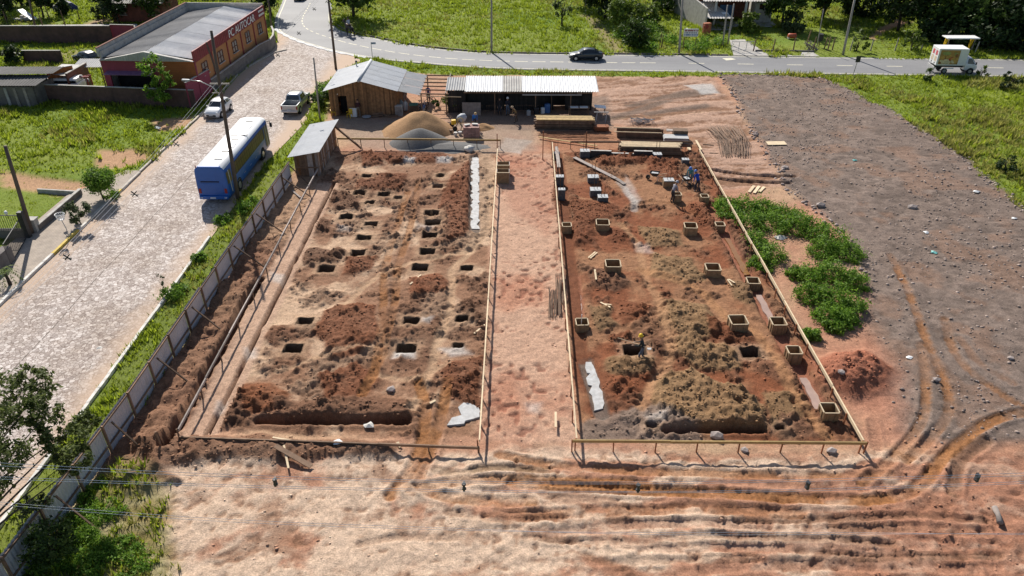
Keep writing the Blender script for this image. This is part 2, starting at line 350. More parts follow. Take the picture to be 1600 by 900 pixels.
# ---- heaps of dug clods: (pixel polygon, colour, height)
HEAPS = [
 ([(505, 490), (545, 478), (585, 480), (590, 520), (560, 560), (525, 560), (495, 520)], REDB, .30), ([(500, 590), (560, 570), (590, 600), (560, 628), (510, 628)], REDB, .25),
 ([(375, 600), (420, 597), (450, 615), (430, 645), (390, 650), (365, 630)], REDB * .9 + ORNG * .1, .35), ([(545, 405), (590, 402), (580, 425), (540, 430)], REDB, .28), ([(640, 435), (690, 428), (700, 455), (650, 462)], REDB * 1.1, .3),
 ([(560, 240), (590, 237), (600, 258), (570, 262)], REDB, .35), ([(590, 236), (690, 236), (700, 252), (610, 256)], REDB * .9, .25), ([(555, 275), (640, 272), (625, 298), (560, 300)], REDB * .7 + DKBR * .3, .25), ([(520, 300), (560, 305), (570, 325), (525, 330)], DKBR * 1.2, .3),
 ([(690, 300), (735, 250), (745, 245), (742, 300), (725, 370), (700, 378), (690, 340)], REDB, .32), ([(470, 390), (500, 385), (540, 395), (530, 412), (480, 415)], DKBR * 1.2, .3), ([(470, 330), (520, 345), (515, 360), (470, 355)], DKBR * 1.3, .3),
 ([(430, 510), (460, 508), (470, 530), (440, 540), (415, 530)], DKBR * 1.1 + REDB * .2, .3), ([(690, 570), (750, 560), (755, 640), (700, 620)], REDB * .8 + DKBR * .2, .3), ([(430, 625), (640, 625), (640, 652), (430, 652)], DKBR * 1.4, .35),
 ([(330, 640), (375, 620), (385, 665), (345, 676)], DKBR * 1.2, .3), ([(600, 490), (690, 500), (680, 560), (620, 575), (590, 540)], DKBR * 1.5, .15),
 ([(725, 470), (755, 465), (758, 500), (730, 500)], DKBR * 1.3, .2), ([(650, 330), (700, 335), (700, 380), (660, 390)], DKBR * 1.6, .15), ([(300, 690), (420, 684), (620, 690), (620, 712), (420, 716), (310, 718)], DKBR * .9 + BRWN * .35, .35),
 ([(215, 690), (300, 680), (320, 720), (240, 735)], DKBR * .9 + BRWN * .35, .4),
 # right plot
 ([(1020, 600), (1075, 580), (1150, 610), (1190, 640), (1195, 668), (1090, 672), (1030, 660), (1015, 630)], OLIV, .55), ([(945, 565), (985, 555), (1015, 565), (1010, 590), (960, 595), (940, 585)], OLIV * .8, .40), ([(1040, 470), (1100, 480), (1125, 520), (1080, 535), (1040, 510)], OLIV, .35),
 ([(1060, 530), (1150, 545), (1160, 575), (1090, 575), (1050, 560)], OLIV, .3), ([(1020, 400), (1080, 405), (1100, 440), (1060, 445), (1020, 430)], OLIV, .30), ([(1000, 355), (1060, 360), (1070, 385), (1010, 390)], OLIV * .95, .30), ([(925, 485), (955, 480), (965, 510), (935, 518)], OLIV * .8, .32),
 ([(920, 420), (960, 425), (985, 440), (960, 455), (920, 445)], DKBR * 1.4, .3), ([(930, 240), (1025, 242), (1030, 258), (935, 260)], REDB, .38), ([(1010, 255), (1062, 250), (1066, 285), (1030, 280)], REDB * 1.1, .28), ([(890, 310), (960, 322), (950, 345), (895, 350)], REDB, .25),
 ([(890, 350), (930, 345), (930, 375), (900, 385)], REDB * .9, .3), ([(950, 360), (985, 355), (985, 378), (955, 380)], REDB * .9, .26), ([(1080, 320), (1125, 325), (1135, 355), (1090, 350)], REDB, .25), ([(1140, 440), (1180, 450), (1185, 480), (1150, 470)], OLIV * .7, .25),
 ([(975, 470), (1020, 480), (1010, 500), (975, 510)], REDB, .2), ([(1015, 535), (1045, 535), (1048, 560), (1018, 562)], DKBR * .9 + REDB * .2, .35), ([(950, 530), (985, 525), (985, 545), (955, 550)], REDB, .25), ([(950, 595), (1010, 592), (1000, 620), (950, 615)], REDB * 1.2, .2),
 ([(1170, 540), (1215, 555), (1260, 600), (1230, 610), (1180, 580)], DKBR * 1.1 + REDB * .3, .3), ([(1190, 620), (1240, 615), (1260, 650), (1210, 665)], OLIV * .8, .25), ([(1220, 655), (1280, 660), (1290, 680), (1225, 680)], DKBR * 1.5, .15), ([(1150, 375), (1175, 370), (1190, 400), (1160, 400)], DKBR * 1.3, .25),
 ([(1100, 500), (1160, 510), (1200, 530), (1190, 545), (1110, 530)], REDB * .9, .2), ([(860, 300), (870, 250), (878, 300), (880, 340), (868, 340)], REDB * .9, .25),
 ([(905, 660), (1020, 640), (1100, 672), (1100, 688), (905, 688)], DGREY * 1.0 + BRWN * .2, .05),
]
for poly, col, hgt in HEAPS:
    s, m = region(W(poly), .55, .55); paint(s, sstep(.15, .6, m), col, .9)
    Hh[s] += m * hgt * (.55 + .45 * m) + m * (FINE[s] * .24 + FIN2[s] * .16 + MID[s] * .2) * min(1, hgt * 2.2); CLOD[s] = np.maximum(CLOD[s], m * (1.0 if hgt > .18 else .5))
# big red heap right of the plot
s, m = region(W([(1285, 580), (1310, 560), (1350, 556), (1378, 580), (1372, 608), (1330, 618), (1290, 605)]), .9, .4)
paint(s, sstep(.0, .4, m), RED2 * .35 + REDB * .75, .95); Hh[s] += m * .85 + m * (FINE[s] * .3 + FIN2[s] * .25); CLOD[s] = np.maximum(CLOD[s], m)
s, m = region(W([(1262, 545), (1360, 540), (1395, 600), (1385, 640), (1300, 630)]), .7, .6); paint(s, m, RED2 * .8 + PINK * .3, .45)
# beaten footpaths and wheel ruts (pixel polyline, width, colour, depth, strength)
PATHS = [
 ([(640, 640), (665, 600), (680, 560), (690, 520), (705, 480), (706, 440), (712, 415), (735, 395), (752, 370), (765, 330), (770, 270)], .55, TAN * 1.05, .05, .75), ([(760, 240), (757, 300), (750, 370), (735, 392)], 1.1, (TAN * .8 + DGREY * .3), .03, .8),
 ([(540, 480), (580, 440), (620, 420), (690, 400), (740, 392)], .5, TAN * 1.1, .04, .7), ([(430, 580), (500, 560), (545, 548), (600, 540)], .45, TAN, .04, .6), ([(1000, 640), (1015, 605), (1030, 585), (1050, 540), (1030, 470), (1010, 430), (990, 380), (970, 350)], .6, ORNG * .5 + TAN * .5, .05, .7),
 ([(1000, 420), (1080, 450), (1130, 490), (1180, 520), (1210, 560), (1250, 640), (1290, 680)], .7, ORNG * .7 + TAN * .3, .05, .7), ([(965, 285), (985, 310), (990, 330)], .6, WHITE * .6, .0, .6), ([(590, 590), (640, 590), (700, 570)], .5, TAN, .04, .6),
]
for pl, wd, col, dp, am in PATHS:
    s, d, al = stroke(smooth_line(W(pl)), wd, .35); m = sstep(wd * .75, wd * .25, d); paint(s, m, col, am); Hh[s] -= m * dp; CLOD[s] *= 1 - m * .9
# tyre tracks with tread bars
def track(pl, wd, col, dp, am, tread=.28, px=True):
    s, d, al = stroke(smooth_line(W(pl) if px else pl), wd, .06); m = sstep(wd * .62, wd * .42, d) * (.35 + .65 * sstep(.35, .55, fbm(GXX[s], GYY[s], .6, 3, 77)))
    tr = .5 + .5 * np.sin((al + np.abs(d) * .6) * 2 * math.pi / tread)
    Hh[s] += -m * dp + m * tr * .05 + sstep(wd * .35, 0, np.abs(d - wd * .72)) * .10 * am; paint(s, m, col, am); paint(s, m * tr, col * .55, am * .55); CLOD[s] *= 1 - m * .8
    STONE[s] *= 1 - m * .7
TRACKS = [
 ([(600, 430), (598, 500), (585, 580), (565, 620)], .5, ORNG * .9, .06, .6), ([(638, 300), (612, 380), (600, 430)], .5, ORNG * .7 + BRWN * .3, .06, .7), ([(655, 285), (640, 360), (622, 420), (618, 470), (602, 540), (580, 600)], .5, ORNG * .8 + BRWN * .2, .06, .6), ([(690, 260), (655, 300), (640, 340)], .6, BRWN, .05, .6),
 ([(655, 600), (665, 640), (660, 690), (640, 740), (610, 775)], .6, ORNG, .08, .8), ([(700, 600), (690, 650), (675, 700), (655, 750), (680, 772), (740, 782), (830, 785)], .6, ORNG * .95, .08, .75), ([(640, 765), (720, 752), (820, 750), (920, 755), (1010, 757)], .55, ORNG, .07, .85), ([(800, 755), (900, 762), (1050, 768), (1200, 776), (1320, 782), (1400, 776), (1440, 755), (1470, 720), (1510, 685), (1560, 655), (1640, 640)], .6, ORNG * .95, .09, .85),
 ([(780, 712), (880, 728), (1000, 737), (1150, 741), (1300, 744), (1390, 742)], .5, ORNG * .8 + PINK * .2, .06, .7), ([(760, 810), (860, 803), (960, 798), (1100, 796), (1250, 802)], .55, ORNG * .6 + PINK * .4, .08, .6), ([(830, 833), (920, 826), (1000, 818), (1200, 820)], .5, PINK * .8, .09, .5), ([(960, 850), (1060, 858), (1150, 855), (1300, 858), (1420, 868)], .5, PINK * .9, .09, .5), ([(1100, 890), (1220, 882), (1400, 884), (1520, 890)], .55, PINK * .8, .09, .5), ([(1300, 828), (1420, 826), (1540, 832)], .5, BRWN, .1, .5),
 ([(680, 735), (720, 740), (760, 732), (860, 735)], .45, OLIV * 1.0, .09, .6), ([(1345, 755), (1395, 715), (1440, 660), (1445, 600), (1438, 540)], .5, ORNG * .7 + BRWN * .3, .10, .75), ([(1415, 720), (1450, 690), (1480, 650), (1478, 610), (1450, 540), (1420, 460), (1390, 400)], .5, ORNG * .75 + BRWN * .2, .10, .75), ([(1600, 640), (1540, 600), (1495, 560), (1475, 500)], .5, ORNG * .6 + BRWN * .3, .07, .6), ([(1580, 600), (1530, 570), (1500, 530)], .5, BRWN, .05, .5), ([(1490, 770), (1500, 720), (1540, 690)], .6, BRWN * .8, .10, .7), ([(1370, 700), (1363, 660)], .5, PINK * .8, .05, .5),
 ([(940, 165), (1020, 158), (1100, 150)], .5, BRWN, .12, .5), ([(945, 185), (1040, 180), (1130, 172)], .5, TAN, .12, .5),
 ([(1010, 315), (1060, 320), (1090, 340)], .4, ORNG * .5, .05, .4),
]
TRACKS += [([(820, 840), (960, 846), (1100, 838), (1260, 842), (1400, 850)], .38, BRWN * .8, .10, .55), ([(700, 800), (790, 812), (880, 808)], .38, BRWN * .8, .09, .5), ([(1150, 812), (1280, 812), (1420, 806), (1540, 812)], .38, BRWN * .75, .10, .55), ([(900, 880), (1050, 876), (1180, 872)], .38, BRWN * .85, .09, .45), ([(1250, 862), (1400, 872), (1560, 868)], .4, BRWN * .7, .10, .55), ([(560, 850), (640, 838), (760, 842)], .38, BRWN * .9, .07, .35)]
for t_ in TRACKS: track(*t_)
# trenches (pixel polyline, width, depth)
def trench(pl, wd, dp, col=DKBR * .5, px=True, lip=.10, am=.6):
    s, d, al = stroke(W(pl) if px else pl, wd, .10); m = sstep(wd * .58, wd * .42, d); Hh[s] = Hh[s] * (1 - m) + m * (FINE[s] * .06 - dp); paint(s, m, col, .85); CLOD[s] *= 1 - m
    b = sstep(wd * .6, 0, np.abs(d - wd * .9)) * (1 - m); Hh[s] += b * lip; paint(s, b, BRWN * .7, am * .5)
s, m = region([(-17.25, 28.2), (-17.35, 60), (-15.5, 60), (-15.3, 28.6)], .15, .18); Hh[s] = Hh[s] * (1 - m) + m * (.02 + FIN2[s] * .06); CLOD[s] *= 1 - .95 * m; paint(s, m, SAND * .55 + PINK * .4, .85)
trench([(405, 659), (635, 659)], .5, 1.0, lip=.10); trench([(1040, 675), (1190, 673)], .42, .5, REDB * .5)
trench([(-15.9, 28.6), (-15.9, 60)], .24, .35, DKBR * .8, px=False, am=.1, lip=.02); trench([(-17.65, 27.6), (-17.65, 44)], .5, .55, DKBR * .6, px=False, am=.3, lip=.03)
trench([(741, 246), (741, 360)], .85, .12, DGREY, am=.2); trench([(915, 565), (940, 648)], .85, .12, DGREY, am=.2)
# (a wet seep runs along the gravel side)
RTR = [(1110, 320), (1145, 390), (1180, 455), (1205, 500), (1240, 560), (1285, 640)]
trench(RTR, .85, .22, RED2 * .7 + BRWN * .3, am=.4); trench([(897, 430), (905, 490)], .75, .16, RED2 * .6 + BRWN * .5, am=.3)
trench([(872, 242), (908, 560)], .9, .08, REDB * .9, lip=.04, am=.2)
# foundation pits: (px, py of the centre of the opening, width, depth, size)
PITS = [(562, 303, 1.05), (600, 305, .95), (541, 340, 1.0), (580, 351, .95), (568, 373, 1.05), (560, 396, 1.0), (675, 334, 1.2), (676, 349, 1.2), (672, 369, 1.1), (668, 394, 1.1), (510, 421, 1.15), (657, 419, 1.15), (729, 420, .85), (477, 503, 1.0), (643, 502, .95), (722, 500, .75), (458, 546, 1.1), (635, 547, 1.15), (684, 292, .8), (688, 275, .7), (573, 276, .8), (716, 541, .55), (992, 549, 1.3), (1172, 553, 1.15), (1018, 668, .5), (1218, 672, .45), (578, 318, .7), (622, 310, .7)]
PITW = []
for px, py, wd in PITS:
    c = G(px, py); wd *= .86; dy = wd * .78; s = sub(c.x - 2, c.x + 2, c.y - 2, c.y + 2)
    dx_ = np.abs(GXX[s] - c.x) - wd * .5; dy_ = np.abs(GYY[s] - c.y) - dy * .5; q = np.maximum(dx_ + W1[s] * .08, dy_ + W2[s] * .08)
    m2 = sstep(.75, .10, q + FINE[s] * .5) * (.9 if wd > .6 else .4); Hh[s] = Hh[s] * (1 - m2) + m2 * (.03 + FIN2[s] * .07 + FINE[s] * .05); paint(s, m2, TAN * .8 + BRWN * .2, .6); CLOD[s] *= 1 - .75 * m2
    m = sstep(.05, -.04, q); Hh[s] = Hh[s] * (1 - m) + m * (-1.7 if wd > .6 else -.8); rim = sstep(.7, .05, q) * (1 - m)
    paint(s, sstep(.17, .06, q), DKBR * .15, .98); Hh[s] += rim * .05 * (1 + 2 * FINE[s]); paint(s, rim * (.5 + MID[s]), TAN * 1.05, .35); CLOD[s] *= 1 - m; PITW.append((c, wd))  # near-black wet clay, with the shade inside the pit put into its colour
# lime and cement spills
for pl, am in (([(690, 545), (720, 540), (735, 552), (705, 556)], .6), ([(615, 552), (650, 553), (648, 560), (612, 560)], .8), ([(655, 495), (675, 499), (670, 506), (657, 504)], .6), ([(635, 249), (650, 249), (648, 255), (634, 255)], .8), ([(682, 248), (705, 247), (703, 254), (684, 254)], .7), ([(980, 275), (1000, 315), (985, 320), (970, 290)], .35), ([(985, 380), (1010, 385), (1020, 400), (990, 395)], .3), ([(790, 215), (830, 220), (810, 240), (780, 235)], .7), ([(650, 350), (680, 355), (670, 362), (650, 360)], .3), ([(530, 352), (550, 352), (545, 362), (530, 360)], .35), ([(820, 630), (845, 630), (840, 645), (825, 642)], .4), ([(420, 428), (445, 430), (440, 442), (425, 440)], .5), ([(380, 545), (400, 545), (398, 560), (383, 558)], .5), ([(335, 628), (352, 630), (345, 650), (333, 648)], .5), ([(1005, 655), (1040, 650), (1035, 662), (1010, 664)], .4)):
    s, m = region(W(pl), .25, .35); paint(s, m, WHITE, am)
# yard round the sheds: greyish trodden ground and aggregate
s, m = region(W([(520, 180), (700, 190), (830, 200), (840, 235), (780, 240), (560, 232), (545, 215)]), .8, .6); paint(s, m, DGREY * 1.3 + TAN * .25, .7)
s, m = region(W([(700, 150), (950, 150), (960, 205), (830, 205), (700, 195)]), .5, .4); paint(s, m, DGREY * .9 + BRWN * .2, .7)
s, m = region(W([(840, 205), (960, 205), (1080, 215), (1070, 235), (860, 240)]), .6, .5); paint(s, m, ORNG * .4 + RED2 * .55, .7)
# aggregate and sand heaps are things of their own; flatten the soil below
for cx, cy, rr_ in ((655, 200, 5), (656, 222, 4)):
    c = G(cx, cy); s = sub(c.x - rr_, c.x + rr_, c.y - rr_, c.y + rr_); Hh[s] *= .3
# ---- grass at the lower left and by the fence
s, m = region([(-20.4, 12), (-20.2, 25.8), (-19.2, 26.6), (-17.8, 25.9), (-16.2, 24.6), (-15.2, 22.5), (-14.2, 20.5), (-13.6, 12)], .7, .9)
GRASS[s] = np.maximum(GRASS[s], m * sstep(.34, .48, fbm(GXX[s], GYY[s], .5, 4, 222) + .12 * m)); paint(s, m, (.17, .19, .045), .65); CLOD[s] *= 1 - m; TALL[s] += m
# strip verge between kerb and tin fence
s, m = region([(-23.0, 12), (-23.0, 63), (-20.2, 63), (-20.7, 12)], .15, .2); paint(s, m, np.array((.16, .185, .04)), .6)
GRASS[s] *= 1 - m * (1 - sstep(.26, .42, fbm(GXX[s], GYY[s], .55, 3, 230)))
# bare red patches in the left lot
for pl in ([(150, 235), (215, 232), (245, 245), (200, 262), (150, 262)], [(238, 185), (300, 180), (300, 200), (245, 205)], [(0, 268), (140, 285), (210, 292), (150, 310), (0, 290)], [(120, 290), (210, 285), (190, 315), (130, 300)]):
    s, m = region(W(pl), .5, .6); paint(s, m, PINK * .8 + TAN * .3, .85); GRASS[s] *= 1 - m * .95; Hh[s] -= m * .1
# kept lawns, far paths
s, m = region(W([(905, 20), (920, 30), (935, 55), (960, 84), (985, 84), (955, 50), (930, 22)]), .9, .8); paint(s, m, TAN * .7, .6); GRASS[s] *= 1 - .75 * m
s, m = region(W([(1355, 58), (1400, 30), (1425, 34), (1380, 50), (1365, 62)]), .6, .5); paint(s, m, PINK * .9 + TAN * .2, .9); GRASS[s] *= 1 - m
s, m = region(W([(120, 42), (160, 28), (175, 33), (150, 45)]), .5, .4); paint(s, m, TAN, .9); GRASS[s] *= 1 - m
s, m = region(W([(40, 80), (150, 78), (150, 95), (60, 96)]), 1.0, 1.2); paint(s, m, TAN * .6 + np.array((.05, .08, 0)), .6); GRASS[s] *= 1 - .5 * m
# keep the sheet below the made surfaces
def sink(poly, soft=.3, z=-.12):
    P = np.array(poly); s = sub(P[:, 0].min() - 1, P[:, 0].max() + 1, P[:, 1].min() - 1, P[:, 1].max() + 1)
    ss, m = region(poly, soft, 0.0); Hh[ss] = Hh[ss] * (1 - m) + m * z; GRASS[ss] *= 1 - sstep(.3, .8, m); CLOD[ss] *= 1 - m
STREET = [(-33.5, 4), (-23.1, 4), (-23.1, 64)] + [tuple(G(*p)[:2]) for p in ((478, 190), (485, 165), (500, 140), (520, 120), (545, 104), (565, 95), (553, 86.5), (520, 80), (490, 72), (460, 62), (433, 48), (434, 64), (425, 75), (405, 92), (375, 115))] + [(-33.5, 80)]
sink(STREET)
ROAD_FAR = [(521, -60), (520, -20), (519, 15), (522, 38), (545, 51), (600, 62), (650, 71.5), (725, 80), (800, 83.5), (900, 84.5), (1050, 86), (1200, 88), (1400, 90.5), (1620, 93), (1900, 97)]
ROAD_NEAR = [(465, -60), (450, -20), (438, 10), (430, 30), (433, 48), (460, 62), (490, 72), (520, 80), (553, 86.5), (600, 93.5), (650, 98), (720, 104), (800, 108), (900, 110), (1050, 112), (1200, 114.5), (1400, 117.5), (1620, 120.5), (1900, 125)]
far_w = smooth_line(W(ROAD_FAR), 6); near_w = smooth_line(W(ROAD_NEAR), 6)
sink(far_w + near_w[::-1])
for poly in ([(-37.5, 30), (-33.2, 30), (-33.2, 62.5), (-37.5, 59)],): sink(poly, .2)
for poly in (W([(1140, 62), (1165, 62), (1200, 88), (1145, 88)]),): sink(poly, .2)
# vertices, colours
Hh += FINE * .03
H_ = Hh.astype(np.float32)
def ground_z(x, y):
    i = int(np.clip(np.searchsorted(gx, x), 1, len(gx) - 1)); j = int(np.clip(np.searchsorted(gy, y), 1, len(gy) - 1))
    tx = (x - gx[i - 1]) / (gx[i] - gx[i - 1]); ty = (y - gy[j - 1]) / (gy[j] - gy[j - 1])
    return float((H_[j - 1, i - 1] * (1 - tx) + H_[j - 1, i] * tx) * (1 - ty) + (H_[j, i - 1] * (1 - tx) + H_[j, i] * tx) * ty)
def samp(A, x, y):
    i = np.clip(np.searchsorted(gx, x), 0, len(gx) - 1); j = np.clip(np.searchsorted(gy, y), 0, len(gy) - 1); return A[j, i]
soil, n, p = _new('soil')
at = nd(n, 'ShaderNodeAttribute', attribute_name='albedo'); tc = n.nodes.new('ShaderNodeTexCoord')
f1 = noise(n, 5.0, 7, 0.72); f2 = noise(n, 13.0, 6, 0.75); f3 = noise(n, 1.1, 5, 0.65)
c = mul(n, at.outputs['Color'], ramp(n, f1, [(0.25, g3(.62)), (0.75, g3(1.30))])); c = mul(n, c, ramp(n, f2, [(0.28, g3(.58)), (0.72, g3(1.36))])); c = mul(n, c, ramp(n, f3, [(0.25, (.85, .82, .80)), (0.75, (1.12, 1.12, 1.12))]))
n.links.new(c, p.inputs['Base Color']); p.inputs['Specular IOR Level'].default_value = .2
gl = nd(n, 'ShaderNodeAttribute', attribute_name='gloss'); mr = n.nodes.new('ShaderNodeMapRange'); mr.inputs[3].default_value = .95; mr.inputs[4].default_value = .25
n.links.new(gl.outputs['Fac'], mr.inputs[0]); n.links.new(mr.outputs[0], p.inputs['Roughness'])
ad = nd(n, 'ShaderNodeMath', operation='MULTIPLY_ADD'); ad.inputs[1].default_value = .45; n.links.new(f1, ad.inputs[0]); n.links.new(f2, ad.inputs[2])
bump(n, p, ad.outputs[0], 1.0, .06)
V = np.stack([GXX, GYY, Hh], -1).reshape(-1, 3); ny, nx = SH
idx = np.arange(ny * nx).reshape(ny, nx); F = np.stack([idx[:-1, :-1], idx[:-1, 1:], idx[1:, 1:], idx[1:, :-1]], -1).reshape(-1, 4)
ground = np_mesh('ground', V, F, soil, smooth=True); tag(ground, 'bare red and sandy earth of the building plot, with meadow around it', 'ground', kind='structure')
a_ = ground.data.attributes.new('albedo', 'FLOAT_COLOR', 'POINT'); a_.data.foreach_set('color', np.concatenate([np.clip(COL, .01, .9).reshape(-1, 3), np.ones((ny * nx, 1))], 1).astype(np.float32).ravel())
a_ = ground.data.attributes.new('gloss', 'FLOAT', 'POINT'); a_.data.foreach_set('value', GLOSS.astype(np.float32).ravel())
# ------------------------------------------------------------------ shared materials
M = {}
M['conc'] = mat('concrete', (.42, .40, .37), .9, var=.2, scale=2, bstr=.3, dirt=(1.2, .5, (.22, .19, .16), .6))
M['concw'] = mat('pale_concrete', (.60, .60, .60), .85, var=.18, scale=3, bstr=.25, dirt=(1.5, .52, (.33, .27, .22), .6))
M['kerbw'] = mat('kerb_white', (.62, .60, .56), .85, var=.2, scale=2.5, dirt=(2, .5, (.35, .29, .24), .7))
M['kerby'] = mat('kerb_yellow', (.58, .42, .08), .8, var=.2, scale=3, dirt=(2, .55, (.3, .24, .15), .7))
M['dash'] = mat('road_paint', (.66, .62, .48), .8, var=.25, scale=4, dirt=(3, .52, (.25, .25, .25), .7))
M['wood'] = mat('plank_new', (.50, .36, .20), .8, var=.25, scale=1.5, stretch=(1, 1, 8), bstr=.2, island=.3)
M['woodp'] = mat('plank_pale', (.66, .52, .34), .8, var=.15, scale=3, bstr=.15, island=.15)
M['woody'] = mat('plank_yellow', (.34, .23, .09), .8, var=.25, scale=3, bstr=.2, island=.3)
M['woodd'] = mat('plank_weathered', (.20, .125, .08), .88, var=.35, scale=2.5, bstr=.3, island=.45)
M['woodo'] = mat('plank_orange', (.26, .135, .06), .85, var=.4, scale=3, bstr=.3, island=.5)
M['woodg'] = mat('plank_grey', (.34, .29, .26), .9, var=.3, scale=3, bstr=.3, island=.4)
M['stake'] = mat('stake_red', (.26, .09, .035), .85, var=.25, scale=4, island=.3)
M['pole'] = mat('pole_wood', (.115, .085, .07), .9, var=.3, scale=3, stretch=(4, 4, .4), bstr=.3)
M['polec'] = mat('pole_concrete', (.33, .30, .27), .9, var=.2, scale=2, bstr=.2)
M['metal'] = mat('zinc_sheet', (.40, .42, .45), .62, 0, var=.10, scale=1.2, dirt=(.8, .55, (.40, .39, .38), .5))
M['metald'] = mat('weathered_sheet', (.42, .42, .42), .75, 0, var=.25, scale=1.0, dirt=(1.0, .5, (.24, .22, .2), .6))
M['fibro'] = mat('fibre_cement', (.50, .48, .45), .85, var=.15, scale=.8, dirt=(.6, .45, (.30, .28, .26), .6))
M['fibrod'] = mat('old_fibre_cement', (.11, .105, .10), .9, var=.3, scale=.8, dirt=(.7, .55, (.2, .19, .17), .6))
M['whiteroof'] = mat('white_roof', (.80, .80, .80), .7, var=.06, scale=2)
M['tin'] = mat('fence_tin', (.54, .55, .59), .5, .2, var=.12, scale=1.0, dirt=(.9, .56, (.35, .30, .27), .5))
M['black'] = mat('black_board', (.018, .017, .017), .8, var=.4, scale=3, island=.4)
M['tar'] = mat('bitumen_black', (.025, .026, .03), .55, var=.4, scale=4)
M['rubber'] = mat('rubber', (.018, .018, .018), .85, var=.3, scale=8)
M['steel'] = mat('rebar', (.16, .085, .05), .75, .3, var=.4, scale=10, island=.4)
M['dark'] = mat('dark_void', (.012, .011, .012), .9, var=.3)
M['chrome'] = mat('bright_metal', (.6, .6, .6), .3, .8, var=.1)
M['glass'] = mat('car_glass', (.02, .023, .027), .08, 0, var=.2, spec=.7)
M['pane'] = mat('window_glass', (.025, .026, .028), .15, 0, var=.5, spec=.6)
M['lampr'] = mat('tail_lamp', (.30, .015, .012), .3, var=.1); M['lampw'] = mat('head_lamp', (.7, .7, .7), .15, var=.1); M['plate'] = mat('number_plate', (.6, .6, .62), .5, var=.05)
M['yellow'] = mat('yellow_paint', (.72, .45, .02), .5, var=.12); M['red'] = mat('red_paint', (.30, .03, .03), .6, var=.2); M['blue'] = mat('blue_plastic', (.06, .15, .35), .5, var=.2)
M['brickr'] = mat('brick_red', (.16, .055, .035), .9, var=.35, scale=2.5, bstr=.3, dirt=(.7, .5, (.06, .035, .03), .7))
M['white'] = mat('white_paint', (.78, .78, .77), .5, var=.05)
M['offwhite'] = mat('off_white_plaster', (.55, .53, .49), .85, var=.12, scale=1)
M['wire'] = mat('aluminium_wire', (.62, .63, .66), .5, 0, var=.1); M['wired'] = mat('dark_cable', (.03, .03, .035), .6, var=.2)
def brickmat(name, c1, c2, mortar, scale, bw=.5, rh=.25, coord='Object', rot=None):
    m, n, p = _new(name); tc = n.nodes.new('ShaderNodeTexCoord'); mp = n.nodes.new('ShaderNodeMapping')
    if rot: mp.inputs['Rotation'].default_value = rot
    n.links.new(tc.outputs[coord], mp.inputs[0]); b = n.nodes.new('ShaderNodeTexBrick'); n.links.new(mp.outputs[0], b.inputs['Vector'])
    b.inputs['Color1'].default_value = (*c1, 1); b.inputs['Color2'].default_value = (*c2, 1); b.inputs['Mortar'].default_value = (*mortar, 1)
    b.inputs['Scale'].default_value = scale; b.inputs['Brick Width'].default_value = bw; b.inputs['Row Height'].default_value = rh; b.inputs['Mortar Size'].default_value = .015
    c = mul(n, b.outputs[0], ramp(n, noise(n, 1.2, 5, .65), [(.3, g3(.75)), (.7, g3(1.15))])); n.links.new(c, p.inputs['Base Color']); p.inputs['Roughness'].default_value = .9
    bump(n, p, b.outputs['Fac'], -.4, .02); return m
# asphalt
m, n, p = _new('asphalt'); c = ramp(n, noise(n, .25, 5, .6, stretch=(.3, 1, 1)), [(.3, (.165, .165, .175)), (.7, (.235, .235, .24))]); c = mul(n, c, ramp(n, noise(n, 14, 4, .7), [(.3, g3(.8)), (.7, g3(1.15))]))
n.links.new(c, p.inputs['Base Color']); p.inputs['Roughness'].default_value = .75; M['asphalt'] = m
# irregular cobbles
m, n, p = _new('cobbles'); tc = n.nodes.new('ShaderNodeTexCoord')
v = nd(n, 'ShaderNodeTexVoronoi', feature='DISTANCE_TO_EDGE', Scale=4.4, Randomness=1.0); v2 = nd(n, 'ShaderNodeTexVoronoi', feature='F1', Scale=4.4, Randomness=1.0)
n.links.new(tc.outputs['Object'], v.inputs['Vector']); n.links.new(tc.outputs['Object'], v2.inputs['Vector'])
sp = n.nodes.new('ShaderNodeSeparateColor'); n.links.new(v2.outputs['Color'], sp.inputs[0])
c = ramp(n, sp.outputs[0], [(0, (.31, .255, .23)), (.5, (.46, .40, .365)), (1, (.62, .565, .53))])
j = ramp(n, v.outputs['Distance'], [(.0, (.42, .36, .32)), (.10, g3(1))]); c = mul(n, c, j)
c = mul(n, c, ramp(n, noise(n, .22, 6, .7), [(.3, (.74, .67, .60)), (.6, g3(1.05))])); c = mul(n, c, ramp(n, noise(n, 1.6, 5, .7), [(.3, g3(.85)), (.7, g3(1.12))]))
# ochre dust lying in along the gutters
gx_ = n.nodes.new('ShaderNodeSeparateXYZ'); n.links.new(tc.outputs['Object'], gx_.inputs[0])
dm = nd(n, 'ShaderNodeMath', operation='ADD'); dm.inputs[1].default_value = 28.3; n.links.new(gx_.outputs[0], dm.inputs[0]); da = nd(n, 'ShaderNodeMath', operation='ABSOLUTE'); n.links.new(dm.outputs[0], da.inputs[0])
dn = nd(n, 'ShaderNodeMath', operation='MULTIPLY_ADD'); dn.inputs[1].default_value = 2.2; n.links.new(noise(n, .5, 5, .65), dn.inputs[0]); n.links.new(da.outputs[0], dn.inputs[2])
dr = n.nodes.new('ShaderNodeMapRange'); dr.inputs[1].default_value = 4.6; dr.inputs[2].default_value = 6.2; n.links.new(dn.outputs[0], dr.inputs[0])
dmx = n.nodes.new('ShaderNodeMix'); dmx.data_type = 'RGBA'; n.links.new(dr.outputs[0], dmx.inputs[0]); n.links.new(c, dmx.inputs[6]); dmx.inputs[7].default_value = (.46, .33, .235, 1); c = dmx.outputs[2]
n.links.new(c, p.inputs['Base Color']); p.inputs['Roughness'].default_value = .85; bump(n, p, j, .5, .03); M['cobble'] = m
